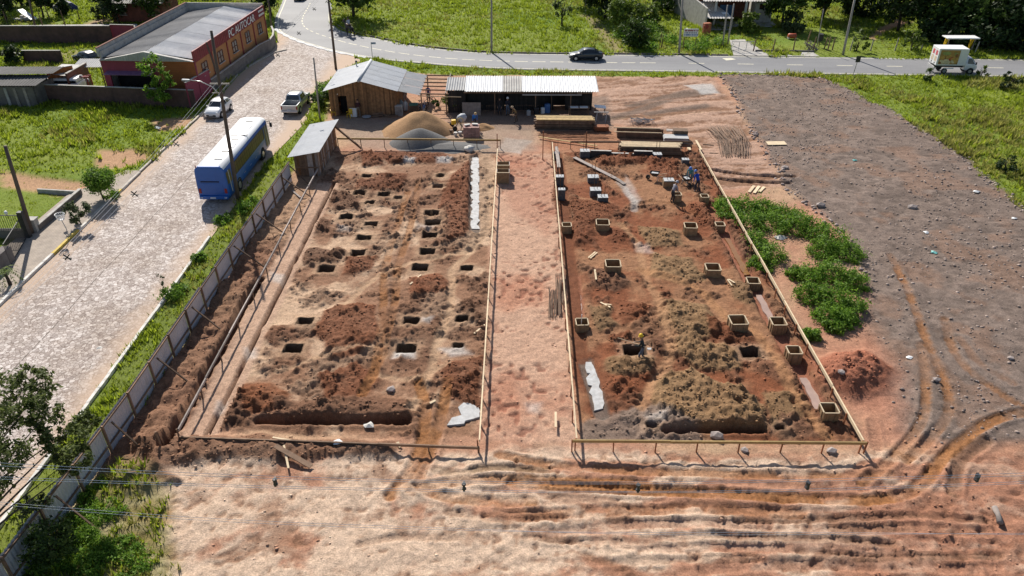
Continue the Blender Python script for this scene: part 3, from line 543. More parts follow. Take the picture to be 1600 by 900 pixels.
M['paver'] = brickmat('pavers', (.42, .35, .28), (.36, .30, .25), (.2, .17, .15), 2.2)
M['brickwall'] = brickmat('brick_wall', (.20, .075, .05), (.14, .05, .035), (.13, .09, .08), 2.0, rot=(R(90), 0, 0))
# ------------------------------------------------------------------ road, street, kerbs
def resample(P, N):
    P = np.array(P); L = np.concatenate([[0], np.cumsum(np.hypot(*np.diff(P, axis=0).T))]); t = np.linspace(0, L[-1], N)
    return np.stack([np.interp(t, L, P[:, 0]), np.interp(t, L, P[:, 1])], 1)
def strip(name, A, B, z, mt, parent=None):
    n_ = len(A); V = np.concatenate([np.c_[A, np.full(n_, z)], np.c_[B, np.full(n_, z)]]); F = [(i + n_, i + 1 + n_, i + 1, i) for i in range(n_ - 1)]
    return np_mesh(name, V, F, mt, parent)
ra = resample(far_w, 200); rb = resample(near_w, 200)
road = strip('road', ra, rb, 0.0, M['asphalt']); tag(road, 'grey asphalt road curving past the site', 'road', kind='structure')
for e_, o_ in ((0.045, .02), (0.955, -.02)):
    strip('edge_line', ra * (1 - e_) + rb * e_, ra * (1 - e_ - o_) + rb * (e_ + o_), .006, M['dash'], road)
DL = smooth_line(W([(486, 3), (480, 14), (474, 25), (472, 33), (475, 41), (484, 47.5), (500, 54), (525, 62), (545, 67.5), (570, 73), (600, 79), (640, 85), (680, 89.5), (720, 92.5), (760, 94.5), (800, 95.8), (850, 96.5), (900, 97.2), (950, 97.8), (1010, 98.2), (1080, 98.8), (1145, 99.8), (1215, 101), (1285, 102), (1350, 103), (1425, 104), (1620, 107)]), 8)
DL = np.array(DL); Ld = np.concatenate([[0], np.cumsum(np.hypot(*np.diff(DL, axis=0).T))])
def on_line(s_): return Vector((np.interp(s_, Ld, DL[:, 0]), np.interp(s_, Ld, DL[:, 1]), 0))
s_ = 1.0
while s_ < Ld[-1] - 3:
    p0 = on_line(s_); right = p0.x > 15; ln = 2.0 if right else (1.7 if p0.x > -28 else 1.0); a = p0; b = on_line(s_ + ln); d = (b - a).normalized(); nn = Vector((-d.y, d.x, 0)) * .10
    zz = Vector((0, 0, .008)); MB().quad(a - nn + zz, b - nn + zz, b + nn + zz, a + nn + zz).build('dash', M['dash'], road)
    s_ += 6.2 if right else (2.3 if p0.x > -28 else 1.8)
mb = MB(); pts = W([(1128, 91), (1143, 90.5), (1150, 93), (1135, 94.5)]); mb.add([(p[0], p[1], .008) for p in pts], [(0, 1, 2, 3)]); mb.build('lime_spill', M['dash'], road)
from mathutils.geometry import tessellate_polygon
def flat_poly(name, poly, z, mt, parent=None):
    vs = [Vector((p[0], p[1], z)) for p in poly]; tr = tessellate_polygon([vs]); mb = MB()
    fs = []
    for t in tr:
        a, b, c = (vs[i] for i in t); fs.append(tuple(t) if (b - a).cross(c - a).z > 0 else tuple(reversed(t)))
    return mb.add(vs, fs).build(name, mt, parent)
street = flat_poly('cobbled_street', STREET, -.016, M['cobble']); tag(street, 'pale irregular cobbled side street beside the fence', 'street', kind='structure')
mb = MB()
for i in range(70): mb.box((-28.9 + .05 * math.sin(i * .7), 8 + i * 1.05, -.012), (.05, .9, .01))
mb.build('course_joint', mat('joint_dark', (.16, .13, .11), .9), street)
# gutter between cobbles and asphalt
gl_ = smooth_line(W([(430, 44), (433, 48), (460, 62), (490, 72), (520, 80), (553, 86.5), (572, 90)]), 8); ga = resample(gl_, 50); 
mb = MB()
for i in range(49):
    a, b = Vector((*ga[i], 0)), Vector((*ga[i + 1], 0)); mb.bar(a + Vector((0, 0, -.02)), b + Vector((0, 0, -.02)), .55 + .2 * math.sin(i * 1.3), .10)
tag(mb.build('concrete_gutter', M['concw']), 'white concrete gutter where the cobbles meet the asphalt', 'gutter', kind='structure')
def kerb(name, pts, mt, w_=.18, h=.16, label=''):
    root = thing(name, label, 'kerb'); root['kind'] = 'structure'; L = 0
    for a, b in zip(pts[:-1], pts[1:]):
        a = Vector((*a[:2], 0)); b = Vector((*b[:2], 0)); ln = (b - a).length; k = max(1, int(ln / 1.2))
        for i in range(k):
            q0 = a.lerp(b, i / k); q1 = a.lerp(b, (i + .985) / k); jx = Vector((random.uniform(-.02, .02), 0, random.uniform(-.02, .01)))
            mm = mt(q0) if callable(mt) else mt
            MB().bar(q0 + jx + Vector((0, 0, h / 2 - .06)), q1 + jx + Vector((0, 0, h / 2 - .06)), w_, h + .1).build('kerbstone', mm, root)
    return root
M['kerbg'] = mat('kerb_grey', (.45, .40, .34), .9, var=.25, scale=2, bstr=.3)
kerb('kerb', [(-23.15, 10), (-23.15, 36), (-23.2, 50)], M['kerbw'], label='low white kerb on the fence side of the cobbled street')
yk = lambda q: M['kerby'] if (G(80, 405).y < q.y < G(120, 366).y or G(176, 316).y < q.y < G(186, 306).y) else (M['kerbw'] if q.y < 52 else M['kerbg'])
kerb('kerb', [(-33.6, 30), (-33.6, 62)], yk, .2, .18, 'painted white and yellow kerb beside the paved sidewalk')
kl = [(-33.7, 62.2), (-33.7, 80)] + [tuple(G(*p)[:2]) for p in ((375, 112), (405, 95), (430, 82), (448, 78))]
kerb('kerb', kl, M['kerbg'], .2, .14, 'grey stone kerb beside the meadow and the orange workshop')
# far side kerb of the road (dark grass edge)
fk = [tuple(p) for p in resample(smooth_line(W([(522, 36), (545, 49.5), (600, 60.8), (650, 70.5), (725, 79), (800, 82.8), (900, 83.8), (1050, 85.2), (1138, 86.5)]), 5), 30)]
kerb('kerb', fk, mat('kerb_dark', (.17, .14, .12), .9), .2, .16, 'dark kerb along the far side of the asphalt road')
# sidewalk with pavers
SW = [(-37.6, 28), (-33.7, 28), (-33.7, 62.3), (-35.0, 62.3), (-37.6, 57)]
tag(flat_poly('sidewalk', SW, .10, M['paver']), 'beige paved sidewalk beside the white and yellow kerb', 'sidewalk', kind='structure')
dv = W([(1140, 62), (1166, 62), (1202, 87), (1146, 87)]); tag(flat_poly('driveway', dv, .03, M['conc']), 'pale concrete driveway leading to the far grey garage', 'driveway', kind='structure')
tag(flat_poly('sidewalk', W([(1146, 80.5), (1270, 82), (1281, 89), (1149, 87.3)]), .06, M['conc']), 'grey concrete sidewalk in front of the far lawn', 'sidewalk', kind='structure')
# ------------------------------------------------------------------ vegetation
M['grass'] = leafmat('grass_blades', (.14, .20, .015), (.44, .52, .045), .5)
M['grassdry'] = leafmat('dry_grass_blades', (.20, .20, .04), (.48, .46, .12), .45)
M['weed'] = leafmat('weed_leaves', (.07, .16, .018), (.26, .42, .05), .45)
M['leafd'] = leafmat('leaf_dark', (.012, .028, .008), (.05, .085, .02), .25)
M['leafm'] = leafmat('leaf_mid', (.025, .05, .01), (.10, .16, .03), .3)
M['leafl'] = leafmat('leaf_light', (.05, .09, .012), (.20, .27, .04), .35)
M['leafg'] = leafmat('leaf_greygreen', (.035, .055, .02), (.13, .17, .07), .35); M['leafo'] = leafmat('leaf_olive', (.045, .065, .015), (.17, .21, .06), .4)
M['bark'] = mat('bark', (.055, .042, .034), .95, var=.35, scale=5, bstr=.5)
def tufts(name, X, Y, Z, size, nb, mt, label, cat, width=.35, parent=None, lean=.5):
    n_ = len(X); k = n_ * nb
    bx = np.repeat(X, nb); by = np.repeat(Y, nb); bz = np.repeat(Z, nb); s = np.repeat(size, nb) * rng.uniform(.6, 1.2, k)
    a = rng.uniform(0, 2 * np.pi, k); r0 = s * rng.uniform(0, .45, k); ox = np.cos(a) * r0; oy = np.sin(a) * r0
    ln = s * rng.uniform(.2, 1, k) * lean; tx = np.cos(a) * ln; ty = np.sin(a) * ln; px_ = -np.sin(a) * s * width * .5; py_ = np.cos(a) * s * width * .5
    V = np.empty((k, 3, 3)); V[:, 0] = np.c_[bx + ox + px_, by + oy + py_, bz - .03]; V[:, 1] = np.c_[bx + ox - px_, by + oy - py_, bz - .03]; V[:, 2] = np.c_[bx + ox + tx, by + oy + ty, bz + s]
    o = np_mesh(name, V.reshape(-1, 3), np.arange(k * 3).reshape(-1, 3), mt, parent)
    if label: tag(o, label, cat, kind='stuff')
    return o
def frustum_pts(N, y0, y1):
    y = np.sqrt(rng.uniform(y0 * y0, y1 * y1, N)); x = rng.uniform(-1, 1, N) * (y * .60 + 13); return x, y
gxs, gys = [], []
for y0, y1, dens in ((19, 60, 13), (60, 100, 9), (100, 165, 5)):
    area = (y1 - y0) * 2 * (.60 * (y0 + y1) / 2 + 13); x, y = frustum_pts(int(area * dens), y0, y1)
    k = rng.uniform(0, 1, len(x)) < samp(GRASS, x, y); gxs.append(x[k]); gys.append(y[k])
gX = np.concatenate(gxs); gY = np.concatenate(gys)
keep = ~((gX < -37.5) & (gY < 45) & (gY > 36)) 
gX, gY = gX[keep], gY[keep]; gZ = samp(Hh, gX, gY)
patch = fbm(gX, gY, .18, 4, 300); patch2 = fbm(gX, gY, .6, 3, 310)
sz = .12 + .16 * sstep(.45, .68, patch2) + .0012 * gY; sz *= np.where(gY > 96, 1.1, 1.0)
sz = sz + .10 * np.clip(samp(TALL, gX, gY), 0, 1); rf = (gX > 30) & (gY < 97); ll = (gX < -33) & (gY < 96)                # rough meadows
sz = np.where(rf | ll, sz * (1.0 + .75 * sstep(.42, .65, patch)), sz)
lawn = ((gX > 36) & (gY > 100) & (gY < 116) & (gX < 50)) | ((gX < -37) & (gY < 62)); sz = np.where(lawn, sz * .4, sz)
dry = (rng.uniform(0, 1, len(gX)) < np.where(rf, sstep(.42, .62, patch) * .75, sstep(.52, .70, patch) * .6))
tufts('grass', gX[~dry], gY[~dry], gZ[~dry], sz[~dry], 6, M['grass'], 'bright green grass of the meadows and verges', 'grass', .36, lean=.9)
tufts('dry_grass', gX[dry], gY[dry], gZ[dry], sz[dry], 6, M['grassdry'], 'yellowish dry grass mixed into the meadows', 'grass', .34, lean=.9)
# leafy weeds: rounded clumps of small leaves
def leafcloud(c, r, N, size, flat=.0, jit=.16, seed=0):
    """N leaf quads in clumps through an ellipsoid; returns (V,F)"""
    g = np.random.default_rng(seed); nc = max(5, int(N / 45)); u = g.normal(size=(nc, 3)); u /= np.linalg.norm(u, axis=1)[:, None]
    cc = u * (g.uniform(.25, 1.0, nc) ** .5)[:, None] * np.array(r); cr = g.uniform(.6, 1.3, nc) * jit * max(r)
    i = g.integers(0, nc, N); d = g.normal(size=(N, 3)) * .6; P = cc[i] + d * cr[i][:, None] + np.array(c)
    n_ = g.normal(size=(N, 3)) + np.array((0, 0, .7)) + (P - np.array(c)) / np.array(r) * .6; n_ /= np.linalg.norm(n_, axis=1)[:, None]
    t = np.cross(n_, g.normal(size=(N, 3))); t /= np.linalg.norm(t, axis=1)[:, None]; b = np.cross(n_, t); s = size * g.uniform(.6, 1.4, N)[:, None]
    V = np.stack([P - t * s, P - b * s * .45, P + t * s, P + b * s * .45], 1).reshape(-1, 3); return V, np.arange(N * 4).reshape(-1, 4)
wv, wf, off = [], [], 0
for k_, (px, py, r_, h_) in enumerate([(1135, 318, 1.3, .6), (1165, 320, 1.5, .8), (1195, 325, 1.6, .9), (1225, 335, 1.6, 1.0), (1170, 345, 1.6, .8), (1205, 352, 1.7, .9), (1240, 352, 1.8, 1.1), (1270, 362, 1.6, 1.0), (1180, 375, 1.4, .7), (1200, 395, 1.5, .8), (1190, 412, 1.1, .6), (1300, 378, 1.6, 1.1), (1325, 395, 1.4, .9), (1285, 390, 1.4, .8), (1265, 430, 1.4, .9), (1300, 428, 1.6, 1.0), (1335, 440, 1.3, .9), (1265, 460, 1.4, 1.0), (1300, 465, 1.5, 1.1), (1330, 480, 1.2, .8), (1290, 490, 1.2, .9), (1320, 500, 1.0, .8), (1268, 522, .7, .45), (1302, 508, .8, .5), (1240, 425, .8, .5), (1140, 330, 1.2, .5)]):
    c = G(px, py + 6); V_, F_ = leafcloud((c.x, c.y, .25 * h_), (r_ * .82, r_ * .8, h_ * 1.1), 1900, .085, jit=.24, seed=500 + k_); V_[:, 2] = np.abs(V_[:, 2]); wv.append(V_); wf.append(F_ + off); off += len(V_)
tag(np_mesh('weed_patch', np.concatenate(wv), np.concatenate(wf), M['weed']), 'dense bright green weeds between the right plot and the gravel', 'weeds', kind='stuff')
wv, wf, off = [], [], 0
ug = random.Random(12)
UG = [(ug.uniform(-20.2, -14.5), ug.uniform(18.5, 25.8), ug.uniform(.3, .7), ug.uniform(.15, .4)) for _ in range(110)]
UG = [u_ for u_ in UG if u_[0] < -20.6 + (27.0 - u_[1]) * .75 and not (-18.6 < u_[0] < -16 and 22 < u_[1] < 23.2)]
for k_, (x_, y_, r_, h_) in enumerate(UG):
    V_, F_ = leafcloud((x_, y_, ground_z(x_, y_) + .05), (r_, r_, h_), int(900 * r_), .06, jit=.32, seed=700 + k_); V_[:, 2] = np.abs(V_[:, 2]); wv.append(V_); wf.append(F_ + off); off += len(V_)
tag(np_mesh('undergrowth', np.concatenate(wv), np.concatenate(wf), M['weed']), 'leafy green undergrowth inside the foot of the tin fence', 'weeds', kind='stuff')
wv, wf, off = [], [], 0
for k_, (px, py, r_, h_) in enumerate([(430, 160, 1.4, .9), (505, 152, 1.2, .9), (506, 142, 1.2, .6), (395, 320, .8, .6), (388, 330, .8, .7), (265, 465, .8, .6), (280, 455, .6, .4), (350, 345, .7, .4), (310, 405, .5, .3), (980, 60, 2, 1.2), (1010, 50, 2.2, 1.4), (1040, 65, 2, 1.0), (1085, 76, 2.0, .9), (1110, 70, 2.0, .8), (1010, 75, 2, .7), (1100, 30, 2.2, 1.0), (175, 308, .7, .5)][1:]):
    c = G(px, py); V_, F_ = leafcloud((c.x, c.y, .1), (r_, r_, h_), 700, .10 if py > 200 else .16, jit=.32, seed=800 + k_); V_[:, 2] = np.abs(V_[:, 2]); wv.append(V_); wf.append(F_ + off); off += len(V_)
tag(np_mesh('verge_weeds', np.concatenate(wv), np.concatenate(wf), M['weed']), 'clumps of green weeds along the verges', 'weeds', kind='stuff')
def tree(name, label, base, h, cr, cz=None, rz_=None, leaves=2500, size=.22, mt='leafm', trunk=.18, lean=(0, 0), seed=1, group=None, cat='tree', lobes=None, jit=.17):
    """tapered trunk, limbs reaching into the crown, crown of leaf clumps; lobes = [(dx,dy,z,rx,rz)]"""
    bx, by = base[0], base[1]; bz = ground_z(bx, by) - .05; root = thing(name, label, cat, (bx, by, bz), 0, group); g = random.Random(seed)
    cz = cz or h * .62; rz_ = rz_ or (h - cz); lobes = lobes or [(lean[0], lean[1], cz, cr, rz_)]
    mb = MB(); top = Vector((lean[0] * .8, lean[1] * .8, cz * .9)); mid = top * .5 + Vector((g.uniform(-.2, .2), g.uniform(-.2, .2), 0))
    mb.tube([(0, 0, 0), mid * .5, mid, top * .8, top], [trunk * 1.25, trunk, trunk * .8, trunk * .55, trunk * .3], 8)
    for (dx, dy, z, rx, rzz) in lobes:
        for i in range(4 if 1 < len(lobes) < 5 else (2 if len(lobes) > 4 else 7)):
            a = g.uniform(0, 6.28); e = Vector((dx + math.cos(a) * rx * .75, dy + math.sin(a) * rx * .75, z + g.uniform(-.3, .7) * rzz)); s0 = mid.lerp(top, g.uniform(-.2, .8)); q = s0.lerp(e, .5) + Vector((0, 0, .12 * rx))
            mb.tube([s0, q, e], [trunk * .4, trunk * .25, trunk * .07], 5)
    mb.build('trunk', M['bark'], root, smooth=True)
    vs, fs, o_ = [], [], 0
    for i, (dx, dy, z, rx, rzz) in enumerate(lobes):
        V_, F_ = leafcloud((dx, dy, z), (rx, rx, rzz), int(leaves / len(lobes)), size, jit=jit, seed=seed * 31 + i); V_[:, 2] = np.maximum(V_[:, 2], .1); vs.append(V_); fs.append(F_ + o_); o_ += len(V_)
    np_mesh('crown', np.concatenate(vs), np.concatenate(fs), M[mt], root); return root
tree('street_tree', 'small round green tree on the sidewalk corner', G(163, 313), 2.9, 1.1, 1.95, .85, 5200, .10, 'weed', .07, seed=3, jit=.3)
tree('shrub', 'loose grey-green shrub beside the sidewalk kerb', G(130, 352), 2.2, 1.15, 1.35, .8, 900, .13, 'leafg', .05, seed=4, cat='shrub')
tree('young_tree', 'slender light green tree in front of the orange workshop', G(258, 170), 6.5, 1.5, 3.6, 2.6, 2600, .16, 'weed', .09, seed=5, lobes=[(0, 0, 2.2, 1.5, 1.3), (-.3, 0, 4.6, 1.2, 1.4), (.6, 0, 3.0, 1.2, .9)])
# the big leafy tree at the lower left corner
b = Vector((-22.4, 18.6, 0))
def lobe(px, py, z, rx, rz_): q = G(px, py, z); return (q.x - b.x, q.y - b.y, z, rx, rz_)
tree('leafy_tree', 'large dark leafy tree at the lower left over the tin fence', b, 8, 2, 4.6, 2, 9000, .10, 'leafo', .16, lean=(-.3, 1.5), seed=6, jit=.2, lobes=[lobe(10, 610, 5.2, 1.35, .9), lobe(45, 600, 5.2, 1.1, .8), lobe(30, 680, 5.0, 1.4, .9), lobe(-5, 730, 4.8, 1.2, .9), lobe(95, 690, 4.2, 1.0, .6), lobe(130, 660, 4.0, .7, .5), lobe(60, 640, 5.2, 1.0, .7), lobe(-20, 660, 5.5, 1.5, 1.0), lobe(115, 715, 3.8, .8, .5)])
tree('shrub', 'dark green shrub inside the near end of the tin fence', G(95, 880), 2.3, 1.1, 1.3, .9, 2600, .09, 'leafm', .05, seed=8, cat='shrub')
tree('shrub', 'twiggy shrub climbing the near end of the tin fence', G(70, 838), 2.4, .8, 1.6, .8, 1100, .08, 'leafg', .05, seed=9, cat='shrub')
tree('sapling', 'thin bare sapling on the verge beside the cobbles', G(258, 458), 1.7, .35, 1.2, .45, 110, .07, 'leafg', .02, seed=10, cat='sapling')
# trees along the top of the picture
TOP = [
 ('street_tree', 'shady tree whose trunk stands at the road bend in the meadow', (553, 27), 9.5, 5.0, 'leafm', 2600, .38),
 ('small_tree', 'small slim tree alone in the bright green meadow', (878, 40), 4.6, 1.5, 'leafg', 500, .2),
 ('garden_tree', 'dark tree behind the tall corner wall of the workshop, farther right', (424, 26), 7.0, 2.4, 'leafd', 1800, .3),
 ('garden_tree', 'dark bushy tree behind the workshop roof, nearest the grey parapet', (245, 33), 6, 2.4, 'leafm', 1800, .3),
 ('garden_tree', 'reddish brown bushy tree at the left house beside the dirt drive', (163, 30), 4.0, 1.7, 'leafg', 1000, .25), ('garden_tree', 'dark round tree left of the workshop beside the small house', (186, 36), 6.0, 2.4, 'leafd', 2000, .3),
 ('garden_tree', 'small dark tree at the top left lawn near the pole', (68, 27), 5, 2.0, 'leafd', 1400, .28), ('garden_tree', 'dark tree at the far top left corner of the lawn', (10, 30), 6, 2.6, 'leafd', 1700, .3), ('garden_tree', 'dark tree behind the blue tarp at the top left', (35, 10), 7, 3.2, 'leafd', 2000, .35), ('garden_tree', 'low dark tree at the top left between lawn and trees', (95, 24), 3.5, 1.7, 'leafd', 1000, .25),
 ('hedge_tree', 'dark tree behind the hedge beside the meadow track', (945, 28), 8, 4.0, 'leafd', 3000, .34), ('hedge_tree', 'broad dark tree at the top beside the meadow track', (915, 8), 8, 4.0, 'leafd', 2600, .36),
 ('bush', 'tall light green bush beside the meadow track', (975, 50), 5.0, 2.6, 'leafl', 2200, .26), ('bush', 'green bush at the road end of the hedge', (990, 74), 3.8, 2.0, 'leafm', 1700, .24), ('bush', 'leafy bush in the middle of the overgrown lot', (1012, 40), 3.6, 2.0, 'leafl', 1300, .24), ('bush', 'bush against the back of the overgrown lot', (1035, 20), 4, 2.4, 'leafm', 1400, .28),
 ('garden_shrub', 'round glossy shrub on the lawn beside the driveway', (1168, 50), 3.4, 1.5, 'leafl', 900, .24), ('garden_tree', 'dark broad tree right of the grey garage', (1222, 42), 8, 3.0, 'leafm', 2600, .32), ('garden_shrub', 'bluish green shrub right of the mown lawn', (1238, 50), 3, 1.8, 'leafg', 1200, .24),
 ('shade_tree', 'tree with a visible dark trunk above the dirt path', (1403, 48), 9.5, 4.0, 'leafd', 3400, .34), ('shade_tree', 'large dark tree shading the right lawn, left of the concrete pole', (1285, 28), 10, 5.0, 'leafd', 3600, .38), ('shade_tree', 'dark tree just left of the dirt path at the top', (1325, 18), 9, 4.4, 'leafd', 2800, .38),
 ('shade_tree', 'dark tree behind the dirt path at the top edge', (1375, 5), 10, 5, 'leafd', 3000, .38), ('shade_tree', 'big green tree behind the yellow shelter, left one', (1470, 52), 9, 4.6, 'leafm', 4200, .34), ('shade_tree', 'big green tree behind the yellow shelter, right one', (1530, 62), 9, 4.6, 'leafm', 4200, .34), ('shade_tree', 'big dark tree at the right edge beside the road', (1590, 70), 9, 4.6, 'leafd', 4200, .34),
 ('shade_tree', 'tall dark tree at the right edge behind the others', (1640, 50), 12, 6, 'leafd', 3600, .4), ('shade_tree', 'tall dark tree at the top right behind the shelter trees', (1500, 20), 12, 5.5, 'leafd', 3600, .4), ('shade_tree', 'tall dark tree at the top right corner', (1580, 15), 12, 6, 'leafd', 3600, .4), ('shade_tree', 'tall dark tree at the top right, nearest the dirt path', (1440, 15), 11, 5, 'leafd', 3000, .4),
 ('understory', 'dark bush under the trees behind the yellow shelter, left', (1462, 66), 3.2, 2.6, 'leafd', 1500, .3), ('understory', 'dark bush under the trees just behind the yellow shelter', (1500, 70), 3.4, 2.8, 'leafd', 1600, .3), ('understory', 'dark bush under the trees right of the yellow shelter', (1545, 76), 3.4, 2.8, 'leafd', 1600, .3), ('understory', 'dark bush under the trees at the right edge', (1590, 80), 3.2, 2.6, 'leafd', 1500, .3), ('understory', 'dark bush left of the dirt path under the trees', (1345, 22), 3.4, 3.0, 'leafd', 1500, .3),
 ('tuft_shrub', 'spiky shrub on the right verge beside the first fence posts', (1338, 80), 2.8, 1.3, 'leafl', 350, .2), ('tuft_shrub', 'spiky shrub on the right verge nearer the yellow shelter', (1424, 79), 3.2, 1.5, 'leafl', 450, .2),
 ('bush', 'small dark bush beside the shack at the left meadow', (28, 100), 2.6, 1.5, 'leafd', 1200, .2), ('bush', 'green bush on the street corner by the wooden hut', (506, 165), 2.0, 1.2, 'leafm', 1100, .13), ('weed_bush', 'spiny weed on the right meadow near the truck', (1453, 127), 2.2, .8, 'leafm', 260, .16), ('weed_bush', 'dark weed bush on the right meadow edge', (1575, 140), 2.2, 1.2, 'leafd', 500, .16), ('weed_bush', 'dark round bush on the right meadow beside the gravel', (1568, 268), 1.5, 1.0, 'leafd', 600, .12), ('weed_bush', 'weed bush on the verge ahead of the truck', (1534, 119), 1.6, .7, 'leafl', 260, .14),
]
for i, (nm, lb, (px, py), h, cr, mt_, lv, sz_) in enumerate(TOP):
    low = h < 4.2; dk = nm == 'shade_tree' and px > 1410; tree(nm, lb, G(px, py), h, cr, h * (.5 if low else (.48 if dk else .60)), h * (.48 if low or dk else .42), lv, sz_, mt_, .05 + h * .018, seed=40 + i, cat='bush' if low else 'tree', jit=.2)
# palm on the sidewalk
pb = G(17, 447); pr = thing('palm', 'young palm with arching fronds at the left edge of the sidewalk', 'palm', (pb.x, pb.y, .1))
MB().tube([(0, 0, 0), (-.05, .05, .5), (-.15, .1, 1.0)], [.13, .10, .09], 8).build('trunk', M['bark'], pr, smooth=True)
for i in range(14):
    a = i * 2.4; el = random.uniform(.3, 1.1); L_ = random.uniform(.9, 1.3); mb = MB(); q = []
    for k in range(6):
        t = k / 5; q.append(Vector((-.15 + math.cos(a) * L_ * t, .1 + math.sin(a) * L_ * t, 1.0 + L_ * (el * t - 1.1 * t * t))))
    sd = Vector((-math.sin(a), math.cos(a), 0))
    for k in range(5):
        for sgn in (-1, 1):
            for w2 in (0, .5):
                p0 = q[k].lerp(q[k + 1], w2); p1 = q[k].lerp(q[k + 1], w2 + .3); tip = p0.lerp(q[k + 1], .8) + sd * sgn * .22 * (1 - .6 * k / 5) + Vector((0, 0, -.06)); mb.add([p0, p1, tip], [(0, 1, 2)])
    mb.build('frond', M['leafl'], pr)
# ------------------------------------------------------------------ corrugated sheets, poles, wires
def corr(name, a, b, c, d, mt, parent, period=.18, amp=.025, wave='sin'):
    """corrugated sheet; a->b is the direction across the ribs, a->d along the ribs"""
    a, b, c, d = map(Vector, (a, b, c, d)); n = (b - a).cross(d - a).normalized(); k = max(4, int((b - a).length / period * 4)); V = []; F = []
    for i in range(k + 1):
        t = i / k; ph = (b - a).length * t / period * 2 * math.pi; o = n * (amp * (math.sin(ph) if wave == 'sin' else max(-.6, min(.6, 1.6 * math.sin(ph)))))
        V += [a.lerp(b, t) + o, d.lerp(c, t) + o]
    F = [(2 * i, 2 * i + 2, 2 * i + 3, 2 * i + 1) for i in range(k)]
    return MB().add(V, F).build(name, mt, parent)
def util_pole(name, label, bpx, tpx, mt, r0=.16, r1=.10, lean=0.0, extra=None, square=False):
    b = G(*bpx); t = GY(tpx[0], tpx[1], b.y + lean); root = thing(name, label, 'pole', (b.x, b.y, 0)); v = t - b
    MB().tube([(0, 0, -.3), v * .33, v * .66, v], [r0, r0 * .67 + r1 * .33, r0 * .33 + r1 * .67, r1], 4 if square else 10).build('shaft', M[mt], root, smooth=not square)
    root['top'] = list(v); return root, b, t
def wire(label, p0, p1, sag, mt='wire', r=.012, parent=None, n=14, name='overhead_wire'):
    p0, p1 = Vector(p0), Vector(p1); pts = [p0.lerp(p1, i / n) - Vector((0, 0, sag * 4 * (i / n) * (1 - i / n))) for i in range(n + 1)]
    o = MB().tube(pts, r, 4).build(name, M[mt], parent)
    if not parent: tag(o, label, 'wire')
    return o
sp_, sb, stp = util_pole('utility_pole', 'tall leaning wooden utility pole behind the blue bus', (372, 312), (330, 48), 'pole', .17, .10, .3)
q = GY(322, 66, sb.y + 1.0) - sb; v = stp - sb
MB().tube([v * .72 + Vector((0, .12, 0)), q], [.08, .06], 8).build('extension_post', M['pole'], sp_)
ca = v * .70
def vz(z): return v * (z / v.z)
MB().bar(vz(9.6) + Vector((-.75, 0, 0)), vz(9.6) + Vector((.75, 0, 0)), .1, .12).build('crossarm', M['polec'], sp_)
MB().bar(vz(8.9) + Vector((-.7, 0, 0)), vz(8.9) + Vector((.15, 0, 0)), .06, .06).build('bracket', M['polec'], sp_)
ar = [vz(8.6), vz(8.6) + Vector((-.6, .1, .75)), vz(8.6) + Vector((-1.5, .2, 1.15)), vz(8.6) + Vector((-2.3, .3, 1.2))]
la = MB().tube(ar, .035, 8).build('lamp_arm', M['chrome'], sp_, smooth=True); MB().box(ar[-1] + Vector((-.3, 0, 0)), (.6, .22, .14), ry=.05).build('lamp_head', M['metal'], la, bevel=.04)
util_pole('utility_pole', 'wooden utility pole at the left edge beside the iron gate', (50, 366), (8, 228), 'pole', .17, .12)
util_pole('utility_pole', 'dark wooden utility pole between the cobbles and the wooden hut', (525, 108), (512, -12), 'pole', .16, .12)
util_pole('service_post', 'thin concrete service post beside the pickup truck', (500, 188), (490, 90), 'polec', .10, .07)
util_pole('utility_pole', 'concrete pole alone at the far meadow edge', (768, 82), (768, -12), 'polec', .15, .11)
util_pole('utility_pole', 'concrete pole right beside the small advertising board', (1061, 84), (1067, -6), 'polec', .16, .12)
util_pole('service_post', 'thin concrete post at the gate, left of the pair', (1129, 72), (1137, 8), 'polec', .12, .09)
util_pole('service_post', 'thin concrete post at the gate, right of the pair', (1137, 69), (1147, 6), 'polec', .12, .09)
util_pole('utility_pole', 'tall concrete pole on the right verge before the dirt path', (1317, 86), (1337, -8), 'polec', .16, .12)
util_pole('service_post', 'thin leaning post left of the tall right concrete pole', (1276, 76), (1287, 14), 'polec', .07, .05)
util_pole('utility_pole', 'dark wooden pole at the top left behind the brick wall', (56, 46), (43, -10), 'pole', .16, .12)
util_pole('utility_pole', 'dark wooden pole at the corner behind the orange workshop', (425, 50), (418, -8), 'pole', .14, .1)
# street cables with spacers, running along the cobbles
A0 = sb + vz(9.6)
E1 = G(-30, 528, 9.0); E2 = G(505, -12, 9.3)
cb = thing('street_cables', 'aerial cables with spacers strung along the cobbled street', 'cables', (A0.x, A0.y, 0)); cb0 = Vector((A0.x, A0.y, 0))
for k, dx in enumerate((-.6, -.2, .25, .6)):
    o_ = Vector((dx, 0, .12 if k in (1, 2) else 0)); wire('', A0 + o_ - cb0, E1 + o_ * .5 - cb0, .35, 'wire', .008, cb, name='cable'); wire('', A0 + o_ - cb0, E2 + o_ * .4 - cb0, .4, 'wired', .006, cb, name='cable')
def spacer(parent, c, s=.22):
    mb = MB(); c = Vector(c)
    for a in (45, 135, 225, 315): mb.bar(c, c + Vector((math.cos(R(a)) * s, 0, math.sin(R(a)) * s)), .05, .05)
    mb.bar(c + Vector((-s, 0, -s * .2)), c + Vector((s, 0, -s * .2)), .04, .04); mb.build('spacer', M['wired'], parent)
for px, py in ((105, 402), (210, 303), (275, 225)): spacer(cb, G(px, py, 9.0) - cb0)
for px, py in ((434, 86), (467, 52), (491, 14)): spacer(cb, G(px, py, 9.1) - cb0)
